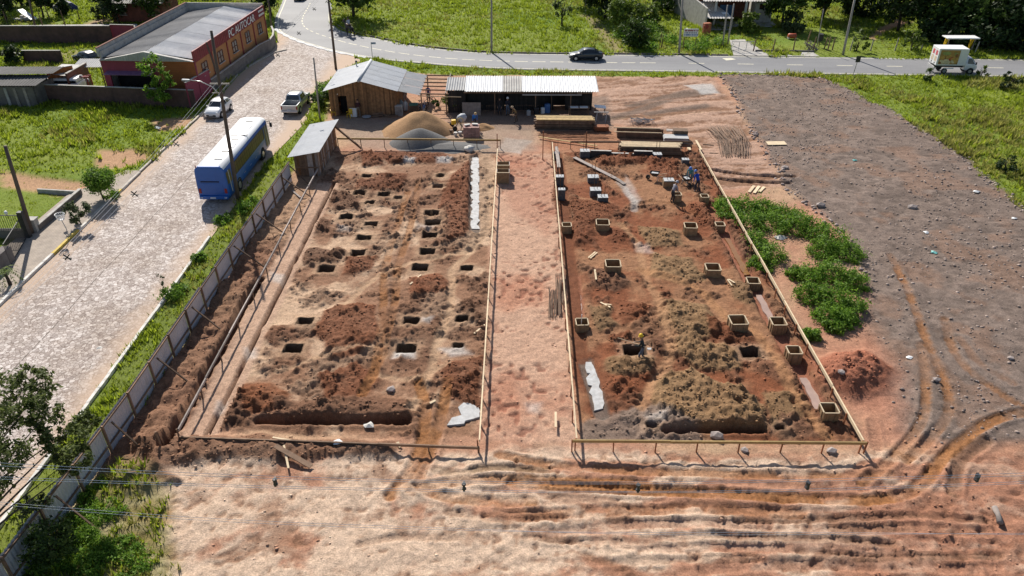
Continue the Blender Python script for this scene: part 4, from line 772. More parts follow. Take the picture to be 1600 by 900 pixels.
# the line crossing near the camera
ln_ = thing('power_line', 'bundle of bare power cables with dark spacers across the foreground', 'cables', (0, 20, 0)); l0 = Vector((0, 20, 0))
def wpx(pts, z): return [G(x, y, z) - l0 for x, y in pts]
for pts, z in (([(-200, 712), (300, 739), (700, 751), (1000, 753), (1300, 748), (1800, 733)], 8.6), ([(-200, 717), (300, 743), (700, 754), (1000, 756), (1300, 751), (1800, 738)], 8.6), ([(-200, 737), (300, 756), (700, 765), (1000, 768), (1300, 763), (1800, 745)], 8.2), ([(-200, 741), (300, 759), (700, 768), (1000, 770), (1300, 766), (1800, 748)], 8.2)):
    MB().tube([Vector((*q, 0)) if len(q) == 2 else q for q in [Vector((a[0], a[1], a[2])) for a in [np.append(np.array(t[:2]), 0) for t in smooth_line([tuple(w_)[:2] for w_ in wpx(pts, z)], 6)]]], .009, 4).build('cable', M['wire'], ln_, loc=(0, 0, z))
for pts, z in (([(-200, 768), (300, 808), (700, 825), (1000, 835), (1300, 835), (1800, 832)], 7.2), ([(-200, 772), (300, 812), (700, 828), (1000, 832), (1300, 832), (1800, 838)], 7.2)):
    MB().tube([Vector((*t, 0)) for t in smooth_line([tuple(w_)[:2] for w_ in wpx(pts, z)], 6)], .007, 4).build('thin_cable', M['wire'], ln_, loc=(0, 0, z))
for px, py in ((430, 753), (725, 760), (997, 762), (1262, 758), (1527, 746)): 
    c = G(px, py, 8.4) - l0; MB().box(c, (.07, .16, .30)).box(c + Vector((0, 0, .1)), (.14, .08, .05)).box(c - Vector((0, 0, .1)), (.14, .08, .05)).build('spacer', M['wired'], ln_)
M['fibrol'] = mat('grey_fibre_cement', (.17, .17, .175), .85, var=.2, scale=.8, dirt=(.6, .5, (.16, .15, .15), .6)); M['fibrow'] = mat('pale_fibre_cement', (.72, .70, .68), .8, var=.1, scale=.8)
# ------------------------------------------------------------------ orange workshop
ws = thing('workshop', 'orange and magenta car workshop with grey corrugated roof and lettered red fascia', 'workshop', (-45.6, 82.4, 0), R(-2.2))
WW, WL, WE, WP = 10.4, 23.5, 4.4, 5.25
M['orange'] = mat('orange_wall', (.36, .12, .035), .85, var=.15, scale=1.2, dirt=(.6, .55, (.22, .09, .05), .5)); M['orangel'] = mat('orange_side', (.42, .19, .07), .85, var=.15, scale=1.0, dirt=(.5, .55, (.24, .13, .08), .6))
M['magenta'] = mat('magenta_wall', (.26, .045, .075), .8, var=.15, scale=1); M['fascia'] = mat('red_fascia', (.22, .03, .035), .7, var=.15, scale=1.5)
MB().box((8.3, .1, WE / 2), (4.2, .2, WE)).build('front_wall', M['orange'], ws); f_ = MB(); f_.box((.35, .1, WE / 2), (.7, .2, WE)); f_.box((5.85, .1, WE / 2), (.7, .2, WE)); f_.box((3.1, .1, 3.75), (4.8, .2, 1.3)); f_.build('magenta_bay', M['magenta'], ws)
for i in range(26): MB().box((6.25 + (i % 1), -.01, .12 + i * .165), (.001, .001, .001)) if False else None
for i in range(22): MB().box((8.3, -.004, .2 + i * .195), (4.15, .02, .012)).build('brick_course', M['brickr'], ws)
MB().box((3.1, 1.6, 1.5), (4.8, .1, 3.1)).build('bay_interior', M['dark'], ws); MB().box((3.1, -.45, 3.1), (5.2, 1.0, .06), rx=.18).build('awning', mat('awning', (.20, .10, .19), .6, var=.2), ws)
cr_ = MB(); [cr_.box((1.4 + i * .9, 1.2, .5 + .3 * (i % 2)), (.6, .5, .9)) for i in range(4)]; cr_.build('machinery', M['tar'], ws)
MB().box((WW - .1, WL / 2 + .1, WE / 2), (.2, WL - .2, WE)).build('side_wall', M['orangel'], ws); MB().box((.1, WL / 2 + .1, 2.6), (.2, WL - .2, 5.2)).build('far_side_wall', M['conc'], ws); MB().box((WW / 2, WL - .1, 2.6), (WW - .4, .2, 5.2)).build('rear_wall', M['conc'], ws)
MB().box((WW + .03, WL / 2, 4.75), (.14, WL, 1.25)).build('fascia', M['fascia'], ws)
for i in range(46): MB().box((WW + .11, .3 + i * .5, 4.75), (.03, .08, 1.2)).build('fascia_rib', M['fascia'], ws)
MB().box((-.03, WL / 2, 5.15), (.16, WL, .9)).build('parapet', M['conc'], ws); MB().box((-.03, WL / 2, 5.63), (.24, WL, .06)).build('coping', M['brickr'], ws); MB().box((WW / 2, WL + .03, 5.1), (WW, .16, 1.0)).build('rear_parapet', M['conc'], ws)
for i in range(5):
    y0 = .3 + i * 4.6; y1 = y0 + 4.55
    corr('roof_sheet', (.1, y1, WE + .12), (.1, y0, WE + .12), (WW / 2, y0, WP), (WW / 2, y1, WP), M['fibrol'] if 'fibrol' in M else M['fibro'], ws, .35, .035); corr('roof_sheet', (WW - .1, y0, WE + .1), (WW - .1, y1, WE + .1), (WW / 2, y1, WP), (WW / 2, y0, WP), M['fibrow'], ws, .35, .05)
V = [(-.1, -.25, WE - .05), (WW + .1, -.25, WE - .05), (WW / 2, -.25, WP + .1), (-.1, .15, WE - .05), (WW + .1, .15, WE - .05), (WW / 2, .15, WP + .1)]
MB().add(V, [(0, 1, 2), (3, 5, 4), (0, 3, 4, 1), (1, 4, 5, 2), (2, 5, 3, 0)]).build('gable_sheet', M['fibro'], ws)
for i in range(34): x = .15 + i * .3; zt = WE + (WP - WE) * (1 - abs(x - WW / 2) / (WW / 2)) + .02; MB().box((x, -.265, (WE + zt) / 2 - .02), (.06, .03, max(.05, zt - WE))).build('gable_rib', M['metald'], ws)
for i in range(6): MB().box((WW + .03, .15 + i * 4.64, 2.05), (.12, .22, 4.1)).build('pilaster', M['magenta'] if i == 0 else M['fascia'], ws)
for i in range(5):
    y = 2.4 + i * 4.64; w_ = MB().box((WW + .01, y, 2.95), (.06, 1.5, 1.25)).build('window', M['pane'], ws); fr = MB()
    for yy in (-.75, 0, .75): fr.box((WW + .05, y + yy, 2.95), (.06, .07, 1.3))
    for zz in (-.65, 0, .65): fr.box((WW + .06, y, 2.95 + zz), (.05, 1.5, .06))
    fr.build('window_frame', M['brickr'], w_); MB().box((WW + .1, y, 2.27), (.2, 1.7, .06)).build('sill', M['conc'], w_)
def text(s, size, loc, rot, mt, parent, name='lettering', ext=.015, sx=1.0):
    cu = bpy.data.curves.new('t', 'FONT'); cu.body = s; cu.size = size; cu.extrude = ext; cu.align_x = 'LEFT'
    t = bpy.data.objects.new('t', cu); C.objects.link(t); dg = bpy.context.evaluated_depsgraph_get(); me = bpy.data.meshes.new_from_object(t.evaluated_get(dg)); bpy.data.objects.remove(t)
    o = bpy.data.objects.new(name, me); me.materials.clear(); me.materials.append(M[mt]); C.objects.link(o); o.parent = parent; o.location = loc; o.rotation_euler = rot; o.scale = (sx, 1, 1); return o
text('PC AUTOCAR', 1.25, (WW + .15, 10.2, 4.28), (R(90), 0, R(90)), 'white', ws, sx=1.18)
ti = MB()
for k in range(2):
    for j in range(4): ti.box((WW + .16, 21.2 + j * .5, 4.5 + k * .5), (.03, .34, .26))
ti.build('small_lettering', M['white'], ws)
# boundary walls round the workshop
def wall(name, label, pts, h, t, mt, cop=None, cat='wall', seg=3.0, pier=None):
    c = Vector((*pts[0][:2], 0)); root = thing(name, label, cat, c)
    for a, b in zip(pts[:-1], pts[1:]):
        a = Vector((*a[:2], 0)) - c; b = Vector((*b[:2], 0)) - c; k = max(1, round((b - a).length / seg))
        for i in range(k):
            p0, p1 = a.lerp(b, i / k), a.lerp(b, (i + 1) / k); MB().bar(p0 + Vector((0, 0, h / 2 - .15)), p1 + Vector((0, 0, h / 2 - .15)), t, h + .3).build('wall_section', M[mt], root)
            if pier: MB().box(p0 + Vector((0, 0, h / 2)), (t * 1.25, t * 1.25, h - .02)).build('pier', M[pier], root)
        if cop: MB().bar(a + Vector((0, 0, h + .035)), b + Vector((0, 0, h + .035)), t + .08, .06).build('coping', M[cop], root)
    return root
M['wallg'] = mat('stained_concrete', (.17, .15, .14), .9, var=.25, scale=1.5, dirt=(.8, .45, (.07, .06, .055), .7)); M['wallb'] = mat('stained_brick', (.12, .065, .055), .9, var=.3, scale=2, dirt=(.7, .45, (.05, .035, .03), .7))
wall('brick_wall', 'dark stained brick wall below the workshop along the left meadow', [G(55, 158), G(308, 168)], 1.9, .16, 'wallb', 'conc', pier='wallb')
wall('pink_wall', 'sloping magenta wall panel at the workshop corner beside the street', [(-35.6, 79.6), (-34.9, 84.6)], 2.7, .14, 'magenta', 'conc', seg=6)
sw_ = [(-34.9, 84.7), (-34.4, 92), (-33.9, 100)] + [tuple(G(*p)[:2]) for p in ((424, 80), (429, 73), (430, 66), (427, 58))]
wall('concrete_wall', 'grey concrete wall curving along the cobbled street below the workshop', sw_, 1.5, .16, 'wallg', 'conc', pier=None)
wall('brick_wall', 'long dark brick wall at the top left across the meadow', [G(-60, 66), G(178, 66)], 2.2, .18, 'wallb', 'conc', seg=5, pier='wallb'); wall('red_wall', 'short red wall end beside the workshop parapet', [G(178.5, 65), G(215, 66)], 2.3, .16, 'magenta', 'conc')
tag(flat_poly('lane', W([(-80, 43), (215, 40), (215, 46), (-80, 50)]), .25, M['conc']), 'pale lane behind the long brick wall', 'lane', kind='structure')
# shacks left of the workshop
sh = thing('shack', 'low shack with two dark fibre-cement roofs at the left edge', 'shack', (-56, 80, 0)); s0 = Vector((-56, 80, 0))
def L(px, py, z): return G(px, py, z) - s0
r1 = [L(-40, 117, 3.0), L(82, 115, 3.0), L(100, 104, 3.2), L(-40, 104, 3.2)]; r2 = [L(-40, 134, 2.4), L(55, 134, 2.4), L(80, 117.5, 2.7), L(-40, 117.5, 2.7)]
corr('roof_sheet', *r2, M['fibrod'], sh, .3, .03); corr('roof_sheet', *r1, M['fibrod'], sh, .3, .03)
wq = [L(-40, 134, 2.3), L(50, 134, 2.3)]; wq2 = L(80, 117.5, 2.5)
fw = MB().bar((wq[0].x, wq[0].y, 1.1), (wq[1].x, wq[1].y, 1.1), .15, 2.2).build('front_wall', M['wallg'], sh); MB().bar((wq[1].x, wq[1].y + .1, 1.1), (wq2.x, wq2.y, 1.1), .15, 2.2).build('side_wall', M['wallg'], sh)
for t_ in (.3, .52, .68, .85): q = wq[0].lerp(wq[1], t_); MB().box((q.x, q.y - .12, 1.05), (.28, .12, 2.1)).build('post', M['conc'] if t_ in (.52,) else M['woodg'], sh)
MB().bar((wq[0].x, wq[0].y + 3, 1.3), (wq[1].x, wq[1].y + 3, 1.3), .15, 2.6).build('rear_wall', M['wallg'], sh)
bs = thing('brick_annex', 'unplastered red brick annex beside the dark shack', 'annex', G(95, 140)); b0 = G(95, 140)
def Lb(px, py, z): return G(px, py, z) - b0
a1, a2 = Lb(103, 117, 2.5), Lb(134, 99.5, 2.5)
MB().bar((a1.x, a1.y, 1.3), (a2.x, a2.y, 1.3), .18, 2.6).build('brick_side', M['brickwall'], bs); MB().bar((a1.x, a1.y, 2.63), (a2.x, a2.y, 2.63), .3, .06).build('coping', M['conc'], bs)
MB().bar((a1.x - 2.2, a1.y + .1, 1.5), (a1.x - .15, a1.y + 1.9, 1.5), .18, 3.0).build('gable', M['orange'], bs); MB().bar((a1.x - 2.2, a1.y + .1, 3.03), (a1.x - .15, a1.y + 1.9, 3.03), .28, .06).build('coping', M['concw'], bs)
MB().add([(a1.x - .1, a1.y, 2.4), (a2.x - .1, a2.y, 2.4), (a2.x - 2.8, a2.y, 2.45), (a1.x - 2.5, a1.y + .4, 2.45)], [(0, 1, 2, 3)]).build('roof_slab', M['fibro'], bs); MB().bar((a2.x - 2.8, a2.y, 1.2), (a2.x - .15, a2.y, 1.2), .18, 2.4).build('rear_wall', M['brickr'], bs)
lw = G(82, 95); lwr = wall('ruined_wall', 'crumbling low wall behind the dark shack roof', [G(40, 99), G(100, 99)], 1.6, .2, 'wallb', 'conc')
o = thing('white_van_roof', 'white vehicle roof showing over the brick wall', 'van', G(105, 147)); MB().box((0, 0, 1.75), (4.0, 1.7, .5)).build('roof', M['white'], o, bevel=.15); MB().box((0, 0, .95), (4.2, 1.75, 1.1)).build('body', M['white'], o, bevel=.12); MB().box((.2, 0, 1.62), (3.4, 1.72, .3)).build('windows', M['glass'], o)
for sx in (-1.3, 1.3): MB().cyl((sx, -.9, .32), (sx, .9, .32), .32, 14).build('wheel', M['rubber'], o)
o = thing('scrap_machine', 'rusty machine frame standing behind the brick wall', 'machine', G(133, 145)); fm = MB(); [fm.bar((x, y, 0), (x, y, 1.9), .08, .08) for x in (-1, .9) for y in (-.4, .5)]; fm.bar((-1.2, -.4, 1.9), (1.2, -.4, 1.95), .09, .09); fm.bar((-1, .5, 1.6), (1, .5, 1.9), .09, .09); fm.build('frame', M['red'], o)
[MB().cyl((x, -.3, z), (x, -.1, z), .22, 12).build('pulley', M['metald'], o) for x, z in ((-.8, 1.6), (.2, 1.9), (.8, 1.5))]; 
o = thing('lean_to', 'grey sheet lean-to roof on posts beside the workshop bay', 'shelter', G(152, 132)); corr('roof_sheet', (-1.8, -.9, 2.3), (1.6, -.9, 2.3), (1.6, 1.2, 2.7), (-1.8, 1.2, 2.7), M['metald'], o, .25, .03)
[MB().box((x, y, 1.15), (.1, .1, 2.3)).build('post', M['woodd'], o) for x in (-1.6, 1.4) for y in (-.8, 1.0)]
# small house and sheet roof at the top left
def house(name, label, c, w_, d, h, wm, rm, rz=0, roofh=1.0, win=2):
    o = thing(name, label, 'house', c, rz); MB().box((0, 0, h / 2), (w_, d, h)).build('walls', M[wm], o)
    corr('roof_sheet', (-w_ / 2 - .3, -d / 2 - .4, h - .02), (w_ / 2 + .3, -d / 2 - .4, h - .02), (w_ / 2 + .3, .1, h + roofh), (-w_ / 2 - .3, .1, h + roofh), M[rm], o, .3, .04); corr('roof_sheet', (w_ / 2 + .3, d / 2 + .4, h - .02), (-w_ / 2 - .3, d / 2 + .4, h - .02), (-w_ / 2 - .3, -.1, h + roofh), (w_ / 2 + .3, -.1, h + roofh), M[rm], o, .3, .04)
    for s in (-1, 1): MB().add([(s * w_ / 2, -d / 2, h), (s * w_ / 2, d / 2, h), (s * w_ / 2, 0, h + roofh - .05)], [(0, 1, 2)]).build('gable', M[wm], o)
    for i in range(win): x = (i - (win - 1) / 2) * w_ / max(2, win) * 1.1; wn = MB().box((x, -d / 2 - .01, h * .55), (1.0, .06, 1.0)).build('window', M['pane'], o); MB().box((x, -d / 2 - .06, h * .55 - .55), (1.2, .14, .08)).build('sill', M['conc'], wn)
    MB().box((w_ * .38, -d / 2 - .01, 1.05), (.9, .06, 2.1)).build('door', M['woodd'], o); return o
house('house', 'small house with a pale sheet roof behind the workshop trees', G(218, 34) + Vector((0, 3, 0)), 8, 6, 2.8, 'brickr', 'fibro'); house('house', 'house with a light tiled roof at the top behind the workshop', G(285, -6) + Vector((0, 4, 0)), 16, 8, 3.0, 'brickr', 'fibro', win=4)
house('house', 'grey roofed cottage at the very top left among trees', G(210, 5) + Vector((0, 6, 0)), 8, 6, 2.6, 'offwhite', 'fibro')
o = thing('covered_pile', 'pile covered with blue tarpaulin among the top left trees', 'pile', G(104, 17)); V_, F_ = leafcloud((0, 0, .9), (2.2, 1.2, .7), 60, .1); mb = MB(); 
rings = [(0, 2.2, 1.4), (.7, 1.9, 1.2), (1.3, 1.2, .8), (1.7, .3, .2)]; 
for z, rx, ry in rings: mb.v += [(math.cos(a) * rx * random.uniform(.9, 1.1), math.sin(a) * ry * random.uniform(.9, 1.1), z) for a in [k * 2 * math.pi / 12 for k in range(12)]]
for i in range(3):
    for k in range(12): mb.f.append((i * 12 + k, i * 12 + (k + 1) % 12, i * 12 + 12 + (k + 1) % 12, i * 12 + 12 + k)); mb.m.append(0)
mb.f.append(tuple(36 + k for k in range(12))); mb.m.append(0); mb.build('tarpaulin', mat('blue_tarp', (.02, .03, .10), .6, var=.3), o)
o = thing('board_pile', 'white boards tipped over a rubble pile at the top left', 'pile', G(45, 32)); MB().box((0, 0, .9), (3.2, 1.0, .12), rz=-.5, ry=.35).build('board', M['white'], o); mb = MB(); [mb.box((random.uniform(-1.8, .8), random.uniform(-.6, .6), random.uniform(.1, .5)), (.7, .5, .35), rz=random.uniform(0, 3)) for _ in range(14)]; mb.build('rubble', M['conc'], o)
for i, (px, py, ph) in enumerate(((68, 43, 2.2), (78, 31, 2.2), (103, 42, 2.3), (126, 33, 1.6), (12, 37, 1.8))):
    b = G(px, py); o = tag(MB().tube([(0, 0, -.2), (-.1, 0, ph)], [.09, .07], 6).build('fence_post', M['woodd'], loc=b), ['wooden fence post on the top left lawn, second from the left', 'short post behind the others on the top left lawn', 'braced wooden fence post on the top left lawn', 'thin post near the dirt drive on the top left lawn', 'leftmost thin post on the top left lawn'][i], 'post')
# ------------------------------------------------------------------ far right houses, sign, fences
gA = G(1100, 47); gB = GY(1147, 28, gA.y); gz = HT(gA, 28); gp_ = HT(gA, 13)
ga_ = thing('garage', 'grey block garage with white sheet roof and dark open front', 'garage', gA); gw = gB.x - gA.x
V = [(0, 0, 0), (-3.2, 15, 0), (-3.2, 15, gp_ + 1.5), (0, 0, gp_)]; V += [(x + .25, y, z) for x, y, z in V]; MB().add(V, [(0, 3, 2, 1), (4, 5, 6, 7), (0, 4, 7, 3), (1, 2, 6, 5), (3, 7, 6, 2), (0, 1, 5, 4)]).build('side_wall', M['conc'], ga_)
corr('roof_sheet', (.3, -.3, gz), (gw, -.3, gz), (gw - 3.2, 14, gz + 1.6), (-2.6, 14, gz + 1.6), M['fibro'], ga_, .4, .05)
for x, y in ((.35, .22), (.42, .35), (.85, .12)): MB().box((gw * x - y * 3, 14 * y, gz + 1.6 * y + .12), (.9, .9, .05), rx=.11).build('skylight', M['white'], ga_)
MB().box((gw / 2 - 1.5, 9, 1.3), (gw, .2, 2.6)).build('rear_wall', M['dark'], ga_); MB().box((gw - .2, .1, gz / 2), (.2, .2, gz)).build('post', M['polec'], ga_); MB().box((gw * .5, 4.5, .02), (gw - .5, 9, .04)).build('floor', M['conc'], ga_)
hA = G(1177, 36); ho = thing('house', 'cream house with porch beyond the garage and the lawn', 'house', hA); hw = GY(1203, 36, hA.y).x - hA.x
MB().box((hw / 2, 3, 1.9), (hw, 6, 3.8)).build('walls', M['offwhite'], ho); MB().box((hw / 2, -.02, .8), (hw - .3, .05, 1.5)).build('plinth', M['conc'], ho)
for i in range(2): wn = MB().box((hw * .36 + i * .85, -.03, 2.4), (.7, .06, .8)).build('window', M['pane'], ho); MB().box((hw * .36 + i * .85, -.08, 1.95), (.8, .12, .06)).build('sill', M['white'], wn)
corr('roof_sheet', (-8.5, -2.2, 3.6), (hw + .4, -2.2, 3.6), (hw + .4, 5, 4.8), (-8.5, 5, 4.8), M['fibro'], ho, .4, .05); MB().box((-4.2, 3, 1.7), (8, .2, 3.4)).build('porch_wall', M['brickr'], ho); MB().box((-3.6, 2.7, 1.3), (2.2, .2, 1.6)).build('porch_car_front', M['blue'], ho)
[MB().box((x, -1.8, 1.8), (.3, .3, 3.6)).build('column', M['offwhite'], ho) for x in (-6.5, -2.0)]; MB().box((-1.5, -1.0, .06), (9, 3, .12)).build('porch_floor', M['conc'], ho)
sgb = G(1085, 79); sg = thing('advertising_board', 'white board with red and dark rows of lettering beside the concrete pole', 'sign', sgb); z0 = HT(sgb, 57); z1 = HT(sgb, 45); sw2 = 1.9
MB().box((-.75, 0, (z0 + z1) / 2), (sw2, .05, z1 - z0)).build('board', M['white'], sg); [MB().box((x, .06, z1 / 2), (.08, .08, z1)).build('post', M['woodd'], sg) for x in (.05, -1.55)]
def rowmarks(zc, h, mt, n_, x0, x1): 
    mb = MB(); x = x0
    while x < x1: w_ = random.uniform(.06, .13); mb.box((x + w_ / 2, -.035, zc), (w_, .012, h * random.uniform(.85, 1))); x += w_ + random.choice((.03, .03, .1))
    mb.build('lettering', mt, sg)
zz = z1 - z0; rowmarks(z1 - zz * .22, zz * .24, M['red'], 9, -1.6, .1); rowmarks(z1 - zz * .52, zz * .12, M['tar'], 9, -1.6, -.1); rowmarks(z1 - zz * .78, zz * .2, M['blue'], 9, -1.6, .1)
gt = thing('gate', 'low wire mesh gate across the concrete driveway', 'gate', G(1142, 80)); ge = G(1177, 80) - G(1142, 80); gm = MB()
[gm.bar((ge.x * t, ge.y * t, 0), (ge.x * t, ge.y * t, 1.3), .05, .05) for t in (0, .33, .66, 1)]; gm.bar((0, 0, 1.3), (ge.x, ge.y, 1.3), .05, .05); gm.bar((0, 0, .15), (ge.x, ge.y, .15), .05, .05); gm.build('frame', M['metald'], gt); gm = MB(); [gm.bar((ge.x * t, ge.y * t + .02, .15), (ge.x * t, ge.y * t + .02, 1.3), .012, .012) for t in np.linspace(.03, .97, 24)]; gm.build('mesh', M['metald'], gt)
FP = [(1033, 76), (995, 75), (1177, 80), (1207, 80), (1239, 80), (1260, 70), (1270, 80), (1287, 77), (1293, 80), (1300, 79), (1328, 79), (1360, 79.5), (1398, 79.5), (1438, 79.5), (1478, 78), (1517, 79), (1522, 85), (1031, 70)]
FN = ['beside the overgrown lot, right one', 'at the road end of the hedge', 'at the right side of the driveway gate', 'in the middle of the mown lawn front', 'at the right of the mown lawn front', 'dark, behind the lawn corner', 'beside the heaped sticks, left', 'beside the heaped sticks, middle', 'beside the heaped sticks, right', 'last before the tall concrete pole', 'just right of the tall concrete pole', 'second right of the tall concrete pole', 'third right of the tall concrete pole', 'fourth right of the tall concrete pole', 'behind the truck box', 'white, just above the truck cab', 'white, leaning, right of the truck', 'in the overgrown lot behind another']
for (px, py), nm in zip(FP, FN):
    b = G(px, py); tag(MB().tube([(0, 0, -.2), (random.uniform(.0, .25), 0, random.uniform(1.5, 1.9))], [.09, .075], 6).build('fence_post', M['polec'] if px > 1300 else M['woodd'], loc=b), 'fence post ' + nm, 'post', 'fence posts beyond the road')
for k, zz in enumerate((.5, 1.0, 1.4)):
    a, b = G(1320, 79), G(1600, 82); wire(['lower', 'middle', 'upper'][k] + ' wire of the fence along the right verge', (a.x, a.y, zz), (b.x, b.y, zz), .03, 'wired', .012, name='fence_wire')
lb_ = wall('garden_edging', 'dark edging wall along the front of the mown lawn', [G(1180, 80.6), G(1272, 81.6)], .25, .15, 'wallg')
o = thing('stick_heap', 'heap of grey sticks by the far verge', 'heap', G(1268, 78)); [MB().tube([(random.uniform(-1.2, 1.2), random.uniform(-.3, .3), 0), (random.uniform(-1.2, 1.2), random.uniform(-.3, .3), random.uniform(.6, 1.3))], .05, 5).build('stick', M['woodg'], o) for _ in range(14)]
o = thing('red_tank', 'small orange red tank lying beside the far lawn', 'tank', G(1237, 60)); MB().tube([(-.6, 0, .35), (-.5, 0, .35), (.5, 0, .35), (.6, 0, .35)], [.2, .34, .34, .2], 14).build('shell', mat('tank_orange', (.45, .09, .04), .5), o, smooth=True); [MB().box((x, 0, .1), (.15, .7, .2)).build('foot', M['conc'], o) for x in (-.5, .5)]
o = thing('letter_box', 'dark barrel on a post beside the leaning thin post', 'barrel', G(1279, 74)); MB().tube([(0, 0, .9), (0, 0, 1.8)], .35, 12).build('barrel', M['tar'], o); MB().box((0, 0, .45), (.1, .1, .9)).build('post', M['woodd'], o)
o = thing('rusty_machine', 'rusty orange machine standing by the garage corner', 'machine', G(1103, 54)); MB().box((0, 0, .9), (1.1, .7, 1.5), rz=.3).build('body', mat('rust_orange', (.40, .13, .06), .8, var=.3), o, bevel=.12); MB().cyl((-.2, -.45, 1.2), (-.2, -.3, 1.2), .35, 12).build('drum', M['red'], o); MB().box((-2.2, -.2, .5), (1.6, .3, .15), ry=.5).build('board', M['white'], o)
# yellow bus shelter
st_ = G(1496, 83); o = thing('bus_shelter', 'yellow framed shelter with flat white roof behind the truck', 'shelter', st_); hh = HT(st_, 59)
MB().box((0, .3, hh), (4.3, 1.6, .14)).build('roof', M['white'], o, bevel=.04)
for x in (-1.75, 1.65): f_ = MB(); f_.bar((x, .8, 0), (x - .15, -.2, hh), .14, .14); f_.bar((x, .8, 0), (x + .25, 1.0, hh), .14, .14); f_.build('support', M['yellow'], o)
MB().box((0, .95, .45), (3.2, .35, .08)).build('bench', M['conc'], o)
# street name sign and warning sign
o = thing('street_sign', 'blue street name plate on a thin post at the junction', 'sign', G(582, 91)); hh = HT(G(582, 91), 66); MB().cyl((0, 0, 0), (0, 0, hh), .04, 8).build('post', M['metal'], o); MB().box((.30, 0, hh - .12), (.62, .03, .26)).build('plate', mat('sign_blue', (.25, .32, .48), .5), o)
o = thing('road_sign', 'dark back of a road sign on the right verge', 'sign', G(1333, 117)); hh = HT(G(1333, 117), 91); MB().cyl((0, 0, 0), (.15, 0, hh), .04, 8).build('post', M['polec'], o); MB().box((.16, -.03, hh - .1), (.55, .03, .75)).build('plate', M['tar'], o)
# gate, low wall, basket at the left sidewalk
wall('retaining_wall', 'low dark retaining wall between the lawn and the sidewalk', [G(62, 362), G(128, 305)], .55, .18, 'wallg', 'conc', seg=2); wall('retaining_wall', 'end of the lawn wall turning away from the sidewalk', [G(128.5, 304), G(60, 300)], .3, .18, 'conc', None, seg=4)
gb = G(22, 372); ig = thing('iron_gate', 'black iron railing and sliding gate at the left edge', 'gate', gb)
def rail(a, b, h, z0, gap=.16, nm='railing'):
    a, b = Vector(a), Vector(b); k = max(2, int((b - a).length / gap)); mb = MB(); [mb.bar(a.lerp(b, i / k) + Vector((0, 0, z0)), a.lerp(b, i / k) + Vector((0, 0, h)), .025, .025) for i in range(k + 1)]
    mb.bar(a + Vector((0, 0, h)), b + Vector((0, 0, h)), .05, .05); mb.bar(a + Vector((0, 0, z0 + .05)), b + Vector((0, 0, z0 + .05)), .05, .05); mb.build(nm, M['tar'], ig)
pA = G(43, 372) - gb; pB = G(-30, 372) - gb; pC = G(18, 415) - gb
rail(pA, pB, 1.9, .75); MB().bar(pA + Vector((0, -.05, .35)), pB + Vector((0, -.05, .35)), .2, .8).build('plinth', M['wallg'], ig); rail(pA + Vector((.1, -.3, 0)), pC, 1.7, .1, .14, 'sliding_gate')
MB().box(pA + Vector((.15, 0, 1.1)), (.35, .35, 2.2)).build('gate_post', M['tar'], ig); MB().box(pC + Vector((-.3, -.4, .6)), (.6, 2.0, 1.3)).build('gate_pillar', M['wallg'], ig)
for t in (.25, .75): q = pA.lerp(pB, t); lp = MB().tube([(q.x, q.y, 1.95), (q.x, q.y, 2.1), (q.x, q.y, 2.25)], [.05, .13, .08], 10).build('lamp_globe', M['white'], ig, smooth=True)
o = thing('stone_pillar', 'squat grey stone pillar at the end of the low lawn wall', 'pillar', G(57, 362)); MB().box((0, 0, .5), (.55, .55, 1.1)).build('shaft', M['conc'], o, bevel=.03); MB().box((0, 0, 1.09), (.65, .65, .1)).build('cap', M['conc'], o)
bk = G(108, 372); o = thing('litter_basket', 'white wire litter basket on a thin bent post by the yellow kerb', 'basket', (bk.x, bk.y, .1)); hh = HT(bk, 345); MB().tube([(0, 0, 0), (.03, 0, hh * .5), (-.1, 0, hh)], .03, 8).build('post', M['metald'], o)
mb = MB(); n_ = 14; 
for k in range(n_): a = k * 2 * math.pi / n_; mb.bar((-.1 + math.cos(a) * .2, math.sin(a) * .2, hh), (-.1 + math.cos(a) * .33, math.sin(a) * .33, hh + .45), .03, .03)
for z, rr_ in ((.02, .21), (.22, .27), (.45, .33)): mb.tube([(-.1 + math.cos(a) * rr_, math.sin(a) * rr_, hh + z) for a in np.linspace(0, 2 * math.pi, 15)], .02, 5, cap=False)
mb.build('basket', M['white'], o); MB().tube([(-.1, 0, hh), (-.1, 0, hh + .03)], .2, 12).build('bottom', M['white'], o)
